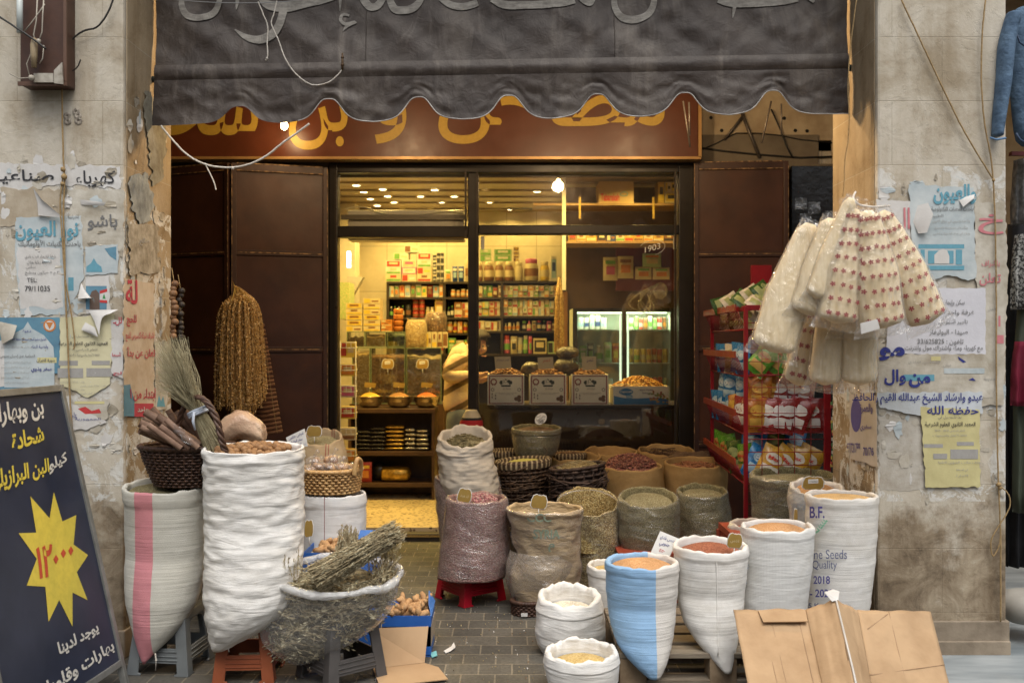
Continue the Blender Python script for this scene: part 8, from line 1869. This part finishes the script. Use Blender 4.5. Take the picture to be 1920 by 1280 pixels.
b = MB(); b.bx((X0 + .05, FD + .12, ZT2 - .045), (X1 - .05, FD + .16, ZT2 - .032)); b.build('light_strip', emit('fridge_strip_top', (.80, 1, .72), 2.0), o)
q = 'on the top shelf of the fridge'
fillrow(1084, 1138, 590, 617, FD + .1, q, [('silver', 'pale blue', 'white'), ('silver', 'blue', 'white')], 10, ('can',)); fillrow(1180, 1254, 592, 617, FD + .1, q, [('silver', 'green', 'white'), ('green', 'pale green', 'silver'), ('red', 'silver', 'white'), ('brown', 'orange', 'silver')], 8, ('can',))
q = 'on the middle shelf of the fridge'
fillrow(1086, 1164, 640, 680, FD + .1, q, [('green', 'white', 'silver'), ('dark', 'green', 'white'), ('silver', 'green', 'white'), ('pale green', 'green', 'white'), ('orange', 'yellow', 'red')], 14, ('packet', 'packet', 'bottle')); fillrow(1176, 1256, 648, 680, FD + .1, q, [('yellow', 'gold', 'silver'), ('yellow', 'green', 'silver'), ('yellow', 'cream', 'silver'), ('orange', 'yellow', 'silver'), ('red', 'cream', 'silver'), ('red', 'orange', 'silver')], 10.5, ('can',))
q = 'on the lower shelf of the fridge'
fillrow(1176, 1256, 702, 740, FD + .1, q, [('red', 'silver', 'white'), ('pink', 'red', 'silver'), ('red', 'cream', 'white'), ('pale green', 'green', 'silver')], 9, ('can',)); fillrow(1090, 1150, 706, 740, FD + .1, q, [('silver', 'white', 'pale blue'), ('pale blue', 'blue', 'white')], 14, ('packet',))
l = bpy.data.lights.new('fridge_light', 'AREA'); l.energy = 3.2; l.color = (.85, 1, .72); l.shape = 'RECTANGLE'; l.size = X1 - X0 - .12; l.size_y = .1; lo = bpy.data.objects.new('fridge_light', l); COL.objects.link(lo); lo.location = ((X0 + X1) / 2, FD + .09, ZT2 - .06); lo.rotation_euler = (R(18), 0, 0)
# thin strands hanging inside
b = MB()
for k in range(46):
 a = rnd.uniform(0, 6.28); r = .03 * math.sqrt(rnd.random()); b.tube([W(1049, 520, 9.3) + Vector((r * .4 * math.cos(a), r * .4 * math.sin(a), 0)), W(1049, 560, 9.3) + Vector((r * 1.5 * math.cos(a), r * math.sin(a), 0)), W(1048, 664 - rnd.uniform(0, 14), 9.3) + Vector((r * 1.6 * math.cos(a), r * math.sin(a), 0))], .005, 5)
b.build('okra_strands', okra, label='narrow bunch of golden strands hanging inside the shop by the brown post', cat='hanging strands')

# counter behind the large window with date boxes
WD = 7.42
o = thing('window_counter', 'dark wooden counter behind the large window carrying the date boxes', 'counter', (xat(1090, WD), WD, FL)); b = MB(); b.bx((xat(915, WD), WD, zat(766, WD)), (xat(1290, WD), WD + .55, zat(759, WD))); b.build('counter_top', mat('counter_dark', (.05, .028, .016), (.03, .017, .01), 6, .35), o, bev=.003)
b = MB(); b.bx((xat(919, WD), WD + .012, FL), (xat(1290, WD), WD + .05, zat(766, WD) - .002)); b.build('counter_front', mat('counter_panel', (.075, .038, .018), (.05, .026, .013), 5, .3), o)
nuts_d = grains('dates', [(.24, .10, .03), (.18, .07, .02), (.32, .16, .06)], .018, .5)
dbx = mat('date_box_white', (.82, .77, .66), (.74, .68, .57), 6, .5); dred = flat('date_box_frame', (.26, .05, .045), .4); dblk = flat('crest_black', (.04, .05, .045), .4); dgr = flat('date_print_grey', (.24, .20, .16), .5)
for i, (x0, lab) in enumerate(((914, 'white date box with a dark red frame and crest, next to the mullion'), (993, 'white date box with dark red frame and crest, middle of the window three'), (1072, 'white date box with a dark red frame and crest, beside the blue raisin box'))):
 x1 = x0 + 69; y0, y1 = 702, 759; D = WD + .03
 o = thing('date_box', lab, 'box', W((x0 + x1) / 2, y1, D), 'date boxes in the window'); X0, X1, Z0, Z1 = xat(x0, D), xat(x1, D), zat(y1, D) + .001, zat(y0, D); b = MB(); t = .008
 b.bx((X0, D, Z0), (X1, D + t, Z1)); b.bx((X0, D + .30 - t, Z0), (X1, D + .30, Z1)); b.bx((X0, D + t + .0004, Z0), (X0 + t, D + .30 - t - .0004, Z1)); b.bx((X1 - t, D + t + .0004, Z0), (X1, D + .30 - t - .0004, Z1))
 def Q(u, v, k=0): return Vector((lerp(X0, X1, u), D - .0012 - k, lerp(Z0, Z1, v)))
 fr = .035
 for u0, u1, v0, v1 in ((.04, .96, .03, .03 + fr), (.04, .96, .93, .93 + fr), (.04, .04 + fr * .85, .065, .93), (.96 - fr * .85, .96, .065, .93)): b.add([Q(u0, v0), Q(u1, v0), Q(u1, v1), Q(u0, v1)], [(0, 1, 2, 3)], 1)
 def disc(u, v, r, mi, k=0, n=18, sp=0): b.add([Q(u, v, k)] + [Q(u + r * (1 + sp * (j % 2)) * math.cos(2 * math.pi * j / n), v + r * (1 + sp * (j % 2)) * 1.2 * math.sin(2 * math.pi * j / n), k) for j in range(n)], [(0, 1 + j, 1 + (j + 1) % n) for j in range(n)], mi)
 disc(.17, .76, .085, 1, 0, 24, .12); disc(.17, .76, .055, 0, .0008); b.add([Q(.12, .62), Q(.16, .66), Q(.18, .66), Q(.22, .62), Q(.20, .70), Q(.14, .70)], [(0, 1, 5), (1, 2, 4, 5), (2, 3, 4)], 1)
 for du in (-.12, -.06, 0, .06, .12): disc(.5 + du, .76 + .03 * math.cos(du * 20), .05, 2, .0002 * (du + .2), 10, .3)
 b.letters('IK', lambda u, v, l: Q(.41 + .18 * u, .70 + .14 * v, .0016 + l * .0003), 0, .03); b.add([Q(.38, .60), Q(.62, .60), Q(.64, .655), Q(.36, .655)], [(0, 1, 2, 3)], 2)
 for t_, q_ in (('EXCELLENT DATE SERVED', (.22, .375, .80, .405)), ('MADE IN LEBANON', (.32, .335, .70, .365)), ('Al Khair', (.42, .50, .64, .56))): b.letters(t_, lambda u, v, l: Q(lerp(q_[0], q_[2], u), lerp(q_[1], q_[3], v), .001 + l * .0003), 3)
 for u, v in ((.14, .50), (.86, .50)): disc(u, v, .045, 3, 0, 12, .2); disc(u, v, .03, 0, .0006, 12)
 for u, v in ((.78, .20), (.86, .26), (.86, .16)): disc(u, v, .055, 4, .0002 * u, 14)
 for u, v in ((.11, .32), (.11, .22), (.20, .28), (.20, .18)): b.add([Q(u, v), Q(u + .035, v), Q(u + .03, v + .07), Q(u + .005, v + .07)], [(0, 1, 2, 3)], 3)
 b.build('box_shell', [dbx, dred, dblk, dgr, flat('date_brown', (.16, .08, .04))], o)
 b = MB(); b.grid(lambda u, v: Vector((lerp(X0 + .01, X1 - .01, u), lerp(D + .01, D + .29, v), Z1 - .015 + .055 * math.sin(math.pi * u) * math.sin(math.pi * v) ** .5 + .01 * N3(u * 7, v * 7, i))), 16, 16, 0)
 for _ in range(120):
  u, v = rnd.uniform(.08, .92), rnd.uniform(.05, .9); b.ball((lerp(X0, X1, u), lerp(D, D + .3, v), Z1 - .01 + .055 * math.sin(math.pi * u) * math.sin(math.pi * v) ** .5), (.014, .009, .009), 0, 6, 4, Euler((0, rnd.uniform(-.6, .6), rnd.uniform(0, 6))).to_matrix())
 b.build('date_fill', nuts_d, o)
card('cream price card standing in the date box next to the mullion', [(929, 692), (959, 690), (957, 668), (927, 669)], 7.5, [('تمر ممتاز', (.1, .6, .9, .85), 1)], mat('card_cream', (.58, .50, .36)))
card('cream price card standing in the middle date box', [(1009, 692), (1038, 691), (1037, 669), (1008, 670)], 7.5, [('تمر', (.3, .55, .8, .85), 2)], MATS['card_cream'])
card('cream price card standing in the date box beside the raisin box', [(1092, 694), (1118, 693), (1118, 668), (1091, 668)], 7.5, [('تمر', (.3, .55, .8, .85), 1)], MATS['card_cream'])
for (px, py, d, r, lab) in ((997, 692, 7.62, (.09, .07, .065), 'dark foil wrapped date block leaning between the first two date boxes'), (1062, 688, 7.62, (.10, .08, .075), 'dark foil wrapped date block behind the third date box'), (1064, 662, 7.64, (.095, .075, .055), 'upper dark foil wrapped date block behind the third date box')):
 b = MB(); c = W(px, py, d); b.ball(c, r, 0, 14, 8)
 for p in b.v[:]: p.xyz = c + (p - c) * (1 + .12 * N3(p.x * 14, p.y * 14, p.z * 14))
 b.build('date_block', mat('foil_dark', (.10, .08, .055), (.04, .03, .02), 14, .25, .9, 20, bdist=.02), label=lab, cat='date block')
# blue raisin box
D = WD + .05; o = thing('raisin_box', 'blue and white raisin carton heaped with golden raisins in the window', 'box', W(1203, 759, D)); b = MB(); X0, X1, Z0, Z1 = xat(1150, D), xat(1254, D), zat(759, D) + .001, zat(724, D); t = .007
b.bx((X0, D, Z0), (X1, D + t, Z1)); b.bx((X0, D + .34 - t, Z0), (X1, D + .34, Z1)); b.bx((X0, D + t + .0004, Z0), (X0 + t, D + .34 - t - .0004, Z1)); b.bx((X1 - t, D + t + .0004, Z0), (X1, D + .34 - t - .0004, Z1))
def Q(u, v, k=0): return Vector((lerp(X0, X1, u), D - .0012 - k, lerp(Z0, Z1, v)))
b.add([Q(.01, .02)] + [Q(k / 20 * .98 + .01, .50 - .22 * (k / 20) ** .7 - .06 * math.sin(k * .3)) for k in range(21)] + [Q(.99, .02)], [tuple(range(23))], 1)
b.add([Q(.23 + .13 * math.cos(a), .70 + .20 * math.sin(a) * (1 - .2 * abs(math.cos(a))), .0006) for a in [2 * math.pi * k / 20 for k in range(20)]], [tuple(range(20))], 1); b.add([Q(.29 + .06 * math.cos(a), .44 + .12 * math.sin(a), .0008) for a in [2 * math.pi * k / 14 for k in range(14)]], [tuple(range(14))], 2)
b.letters('Capocom', lambda u, v, l: Q(.12 + .22 * u, .62 + .16 * v, .0016 + l * .0003), 0, .02); b.letters('Delta', lambda u, v, l: Q(.25 + .08 * u, .39 + .1 * v, .0016 + l * .0003), 0, .02); b.letters('Black Raisins', lambda u, v, l: Q(.48 + .24 * u, .76 + .1 * v, .001 + l * .0003), 3, .01); b.letters('Sultanas', lambda u, v, l: Q(.52 + .16 * u, .60 + .1 * v, .001 + l * .0003), 3, .01)
for k in range(40): u, v = rnd.uniform(.62, .98), rnd.uniform(.12, .72); b.add([Q(u + .022 * math.cos(a), v + .05 * math.sin(a), .001 + k * .00004) for a in [2 * math.pi * j / 7 for j in range(7)]], [tuple(range(7))], 4 + k % 3)
b.build('box_shell', [mat('raisin_white', (.78, .76, .70)), flat('raisin_blue', (.03, .17, .38), .4), flat('raisin_blue_light', (.12, .3, .5), .4), flat('raisin_navy', (.05, .06, .14)), flat('fruit_gold', (.45, .28, .08)), flat('fruit_green', (.22, .28, .10)), flat('fruit_red', (.34, .14, .10))], o)
b = MB(); b.grid(lambda u, v: Vector((lerp(X0 + .01, X1 - .01, u), lerp(D + .01, D + .33, v), Z1 - .02 + .085 * math.sin(math.pi * u) * math.sin(math.pi * v) ** .5)), 18, 16, 0)
for _ in range(200):
 u, v = rnd.uniform(.05, .95), rnd.uniform(.05, .95); b.ball((lerp(X0, X1, u), lerp(D, D + .33, v), Z1 - .014 + .085 * math.sin(math.pi * u) * math.sin(math.pi * v) ** .5), (.011, .008, .008), 0, 6, 4)
b.build('raisin_fill', grains('raisins', [(.50, .25, .05), (.42, .18, .03), (.58, .34, .09)], .014, .4), o)
b = MB(); c = W(1176, 724, 7.6); b.grid(lambda u, v: c + Vector(((u - .5) * .34, .10 * v - .14, .03 * math.sin(u * 5) + .02 * N3(u * 5, v * 5) - .05 * abs(u - .5))), 10, 6, 0); b.build('plastic_cover', clear2, label='clear plastic cover pulled back over the raisin carton', cat='plastic')

# ------------------------------------------------------------------ the shopkeeper
def skin_mesh(name, J, E, m, parent, root, sub=2, loc=None):
 me = bpy.data.meshes.new(name); names = list(J); loc = Vector(loc)
 me.from_pydata([tuple(Vector(J[k][0]) - loc) for k in names], [(names.index(a), names.index(c)) for a, c in E], [])
 o = bpy.data.objects.new(name, me); COL.objects.link(o); o.location = loc - parent_loc(parent); o.parent = parent; o['_w'] = tuple(loc)
 me.skin_vertices or me.attributes
 bm = bmesh.new(); bm.from_mesh(me); ly = bm.verts.layers.skin.verify(); bm.verts.ensure_lookup_table()
 for i, k in enumerate(names):
  r = J[k][1]; r = r if isinstance(r, tuple) else (r, r); bm.verts[i][ly].radius = r; bm.verts[i][ly].use_root = (k == root)
 bm.to_mesh(me); bm.free()
 s = o.modifiers.new('skin', 'SKIN'); s.use_smooth_shade = True; s.branch_smoothing = .5
 q = o.modifiers.new('sub', 'SUBSURF'); q.levels = sub; q.render_levels = sub
 me.materials.append(m); return o
PD = 8.12
def PP(px, py, d=0): return tuple(W(px, py, PD + d))
man = thing('person', 'man in a cream and brown striped hooded top bending over the counter inside the shop', 'person', (xat(862, PD), PD, FL))
skinm = mat('skin_tone', (.42, .24, .15), (.36, .19, .12), 12, .5, .1, 60); hairm = mat('hair_dark', (.035, .022, .015), (.02, .012, .008), 40, .6, .4, 80)
hood = NT('striped_hoodie'); n = hood
x = n.sep(n.coord((1, 1, 1), (0, R(28), 0))); sw = n.math('FRACT', n.math('MULTIPLY', n.math('ADD', x[2], n.math('MULTIPLY', n.noise(6, 2), .02)), 6.2))
hood = n.fin(n.ramp(sw, [(0, (.58, .44, .27)), (.42, (.54, .40, .24)), (.46, (.15, .10, .05)), (.70, (.13, .085, .04)), (.74, (.50, .32, .2)), (.95, (.58, .44, .27))]), .85, n.bump(n.noise(9, 5, .6, None, .6), .6, .03), 0, .15)
jean = mat('jeans_grey', (.13, .15, .17), (.09, .10, .12), 14, .85, .4, 60)
foot = FL + .05
B_ = {'pelvis': (PP(862, 778), (.125, .10)), 'waist': (PP(858, 745), (.12, .10)), 'chest': (PP(858, 695), (.145, .115)), 'shoulders': (PP(868, 662), (.12, .085)), 'neck': (PP(884, 650), .052), 'neck2': (PP(893, 646, -.01), .052),
   'jaw': (PP(903, 660, -.03), (.062, .06)), 'head': (PP(900, 645, -.01), (.092, .085)), 'crown': (PP(897, 630, .0), (.082, .078)), 'nose': (PP(911, 656, -.075), (.014, .014)),
   'shr': (PP(866, 668, -.15), .062), 'elr': (PP(836, 708, -.22), .046), 'wrr': (PP(896, 704, -.26), .031), 'palmr': (PP(908, 700, -.26), (.034, .018)),
   'shl': (PP(872, 666, .16), .062), 'ell': (PP(862, 712, .20), .046), 'wrl': (PP(905, 712, .02), .031), 'palml': (PP(915, 708, -.02), (.034, .018)),
   'hipr': (PP(858, 800, -.085), .092), 'kner': ((xat(856, PD), PD - .10, .54), .062), 'ankr': ((xat(850, PD), PD - .09, .17), .045), 'toer': ((xat(866, PD), PD - .11, .12), .035),
   'hipl': (PP(866, 800, .085), .092), 'knel': ((xat(872, PD), PD + .09, .54), .062), 'ankl': ((xat(866, PD), PD + .09, .17), .045), 'toel': ((xat(884, PD), PD + .08, .12), .035)}
ED = [('pelvis', 'waist'), ('waist', 'chest'), ('chest', 'shoulders'), ('shoulders', 'neck'), ('neck', 'neck2'), ('neck2', 'head'), ('head', 'crown'), ('head', 'jaw'), ('jaw', 'nose'), ('shoulders', 'shr'), ('shr', 'elr'), ('elr', 'wrr'), ('wrr', 'palmr'), ('shoulders', 'shl'), ('shl', 'ell'), ('ell', 'wrl'), ('wrl', 'palml'), ('pelvis', 'hipr'), ('hipr', 'kner'), ('kner', 'ankr'), ('ankr', 'toer'), ('pelvis', 'hipl'), ('hipl', 'knel'), ('knel', 'ankl'), ('ankl', 'toel')]
for sd, dy in (('r', 0), ('l', 0)):
 p = Vector(B_['palm' + sd][0])
 for i, (oy, ln) in enumerate(((-.024, .062), (-.008, .075), (.008, .078), (.022, .062))):
  a, c = f'f{sd}{i}a', f'f{sd}{i}b'
  B_[a] = (tuple(p + Vector((.040, oy, -.008))), (.0085, .0085)); B_[c] = (tuple(p + Vector((.040 + ln * .7, oy * 1.1, -.035 - .004 * i))), (.0075, .0075)); ED += [('palm' + sd, a), (a, c)]
 B_['t' + sd] = (tuple(p + Vector((.02, -.035, .012))), .010); B_['t' + sd + '2'] = (tuple(p + Vector((.052, -.030, -.012))), .009); ED += [('palm' + sd, 't' + sd), ('t' + sd, 't' + sd + '2')]
skin_mesh('body', B_, ED, skinm, man, 'pelvis', 2, man['_w'])
def grow(ks, k): return {q: (B_[q][0], tuple(r + k for r in (B_[q][1] if isinstance(B_[q][1], tuple) else (B_[q][1],) * 2))) for q in ks}
J = grow(['pelvis', 'waist', 'chest', 'shoulders', 'shr', 'elr', 'shl', 'ell'], .032); J['hem'] = (PP(860, 782), (.165, .15)); del J['pelvis']
J['neck'] = (PP(878, 654, .01), (.085, .08)); J['cuffr'] = (tuple(Vector(B_['elr'][0]).lerp(Vector(B_['wrr'][0]), .85)), .047); J['cuffl'] = (tuple(Vector(B_['ell'][0]).lerp(Vector(B_['wrl'][0]), .85)), .047); J['hoodb'] = (PP(852, 658, .03), (.085, .10))
skin_mesh('hooded_top', J, [('hem', 'waist'), ('waist', 'chest'), ('chest', 'shoulders'), ('shoulders', 'neck'), ('shoulders', 'hoodb'), ('shoulders', 'shr'), ('shr', 'elr'), ('elr', 'cuffr'), ('shoulders', 'shl'), ('shl', 'ell'), ('ell', 'cuffl')], hood, man, 'hem', 2, man['_w'])
J = grow(['pelvis', 'hipr', 'kner', 'ankr', 'hipl', 'knel', 'ankl'], .024); J['belt'] = (PP(860, 752), (.145, .125))
skin_mesh('jeans', J, [('belt', 'pelvis'), ('pelvis', 'hipr'), ('hipr', 'kner'), ('kner', 'ankr'), ('pelvis', 'hipl'), ('hipl', 'knel'), ('knel', 'ankl')], jean, man, 'pelvis', 2, man['_w'])
b = MB(); hc = Vector(B_['head'][0]) + Vector((-.008, .01, .030)); b.ball(hc, (.105, .098, .10), 0, 18, 12)
for p in b.v: p.xyz = hc + (p - hc) * (1 + .05 * N3(p.x * 30, p.y * 30, p.z * 30))
b.v = [p if not (p.x > hc.x + .03 and p.z < hc.z + .02 and p.y < hc.y + .06) else p + Vector((-.035, .03, .03)) for p in b.v]; b.build('hair', hairm, man)
for dx, dz in ((906, 649), (915, 649)): b = MB(); b.ball(W(dx, dz, PD - .092), .009, 0, 8, 6); b.build('eye', mat('eye_dark', (.02, .015, .012), bump=0), man)
b = MB(); b.ball(W(886, 652, PD - .085), (.012, .016, .028), 0, 8, 6); b.build('ear', skinm, man)
b = MB(); b.tube([W(903, 667, PD - .088), W(908, 668, PD - .092), W(913, 667, PD - .088)], .005, 5); b.build('mouth', mat('skin_red', (.36, .16, .11)), man)
for sd in 'rl': b = MB(); c = Vector(B_['ank' + sd][0]); b.ball((c.x + .06, c.y, FL + .045), (.13, .05, .045), 0, 14, 8); b.build('shoe', mat('shoe_dark', (.03, .028, .028)), man)
# red, black and cream bag by the doorway
b = MB(); c = W(884, 790, 7.0);
for i, (z0, z1, mi) in enumerate(((-.08, .012, 0), (.012, .03, 1), (.03, .085, 2))):
 b.rings([[c + Vector(((.085 * (1 - max(0, z) * 6)) * math.cos(a) + .004 * N3(a * 2, z * 30), .06 * math.sin(a), z)) for a in [2 * math.pi * j / 20 for j in range(20)]] for z in [lerp(z0, z1, k / 5) for k in range(6)]], mi, i == 0, i == 2)
b.bx((c.x - .08, c.y - .05, FL - .0), (c.x + .08, c.y + .05, c.z - .081), 1); b.build('cloth_bag', [mat('felt_red', (.42, .02, .025)), mat('felt_black', (.02, .02, .02)), mat('felt_cream', (.55, .48, .33))], label='red, black and cream cloth bundle at the mullion behind the cream sack', cat='cloth bundle')
# ------------------------------------------------------------------ warm lamps of the arcade, one just under the awning edge, two unseen extras
bulb_m = emit('bulb_glow', (1, .72, .36), 22)
def bulb(label, x, y, z, e, up=.12):
 o = thing('arcade_lamp', label, 'lamp', (x, y, z)); b = MB(); b.lathe((x, y, z), [(.004, -.03), (.02, -.02), (.026, 0), (.02, .02), (.012, .032)], 14); b.build('bulb', bulb_m, o)
 b = MB(); b.lathe((x, y, z), [(.014, .034), (.016, .06), (.012, .075)], 12); b.tube([(x, y, z + .07), (x, y + .02, z + up)], .003, 5); b.build('socket', mat('socket_black', (.03, .028, .025), bump=0), o)
 l = bpy.data.lights.new('arcade_lamp', 'POINT'); l.energy = e; l.color = (1, .70, .38); l.shadow_soft_size = .05; q = bpy.data.objects.new('arcade_lamp_light', l); COL.objects.link(q); q.location = (x, y - .05, z - .035)
LZ = zat(236, 6.75)
bulb('small glowing bulb shining on the brown shop sign under the awning edge', xat(533, 6.75), 6.75, LZ, 1.8, .35)
bulb('added fill bulb over the arcade hidden behind the awning, right part', 1.05, 5.5, 3.14, 14, .4)  # unseen bulb added for warm coverage of the right side
bulb('glowing bulb over the arcade hidden behind the awning, middle part', .44, 5.2, 2.96, 38, .6)
bulb('added fill bulb over the arcade hidden behind the awning, left part', -.9, 5.4, 3.14, 22, .4)  # another unseen bulb, added to warm the left side
# torn paper left all over both pillars, and crumbs on the paving
def scraps(name, label, plane, x0, y0, x1, y1, n_, seed):
 q = random.Random(seed); b = MB()
 for i in range(n_):
  cx, cy = q.uniform(x0, x1), q.uniform(y0, y1); w_, h_ = q.uniform(4, 22), q.uniform(5, 26); P = []
  if x1 - x0 < 100: w_ *= .45
  for k in range(14):
   a = 2 * math.pi * k / 14; r = .5 + .5 * abs(noise.noise(Vector((i * 3.7 + math.cos(a) * 1.4, math.sin(a) * 1.4, seed)))) + q.uniform(-.12, .12)
   P.append((min(max(cx + w_ * r * math.cos(a), x0), x1), cy + h_ * r * math.sin(a)))
  lf = q.uniform(.0016, .004); V = [plane.hit(x, y, lf + (q.uniform(0, .005) if q.random() < .15 else 0)) for x, y in P]
  b.add(V, tessellate_polygon([V]), q.choice((0, 0, 0, 0, 1, 2, 3, 3)))
 b.build(name, [po, pw, ppale, MATS['torn_grey']], kind='stuff', label=label, cat='torn paper')
scraps('torn_paper', 'torn scraps of old bills stuck over the front of the left pillar', PLF, 2, 300, 230, 860, 120, 5)
scraps('torn_paper', 'torn scraps of old bills stuck inside the left pillar', PLI, 236, 190, 314, 860, 60, 9)
scraps('torn_paper', 'torn scraps of old bills stuck over the front of the right pillar', PLF, 1648, 330, 1886, 940, 120, 13)
scraps('torn_paper', 'torn scraps of old bills stuck inside the right pillar', PRI, 1580, 560, 1642, 900, 40, 17)
b = MB()
for i in range(1500):
 x, y = rnd.uniform(-1.6, 1.6), rnd.uniform(3.9, 6.9); x = x * .7 if y < 5 else x; s_ = rnd.uniform(.0015, .0045); e = Euler((rnd.uniform(0, 3), rnd.uniform(0, 3), rnd.uniform(0, 3))).to_matrix()
 b.add([Vector((x, y, .006)) + e @ Vector(v) * s_ for v in ((1.6, 0, 0), (-1, .8, 0), (-1, -.8, 0), (0, 0, .8))], [(0, 1, 3), (1, 2, 3), (2, 0, 3), (0, 2, 1)], rnd.choice((0, 0, 1, 2)))
b.build('spilled_crumbs', [seedstick, stalk, cardw], kind='stuff', label='spilled seeds and crumbs on the paving', cat='crumbs')
bpy.data.objects.remove(_to)
for o in bpy.data.objects:
 if '_w' in o: del o['_w']
 if '_in' in o: del o['_in']
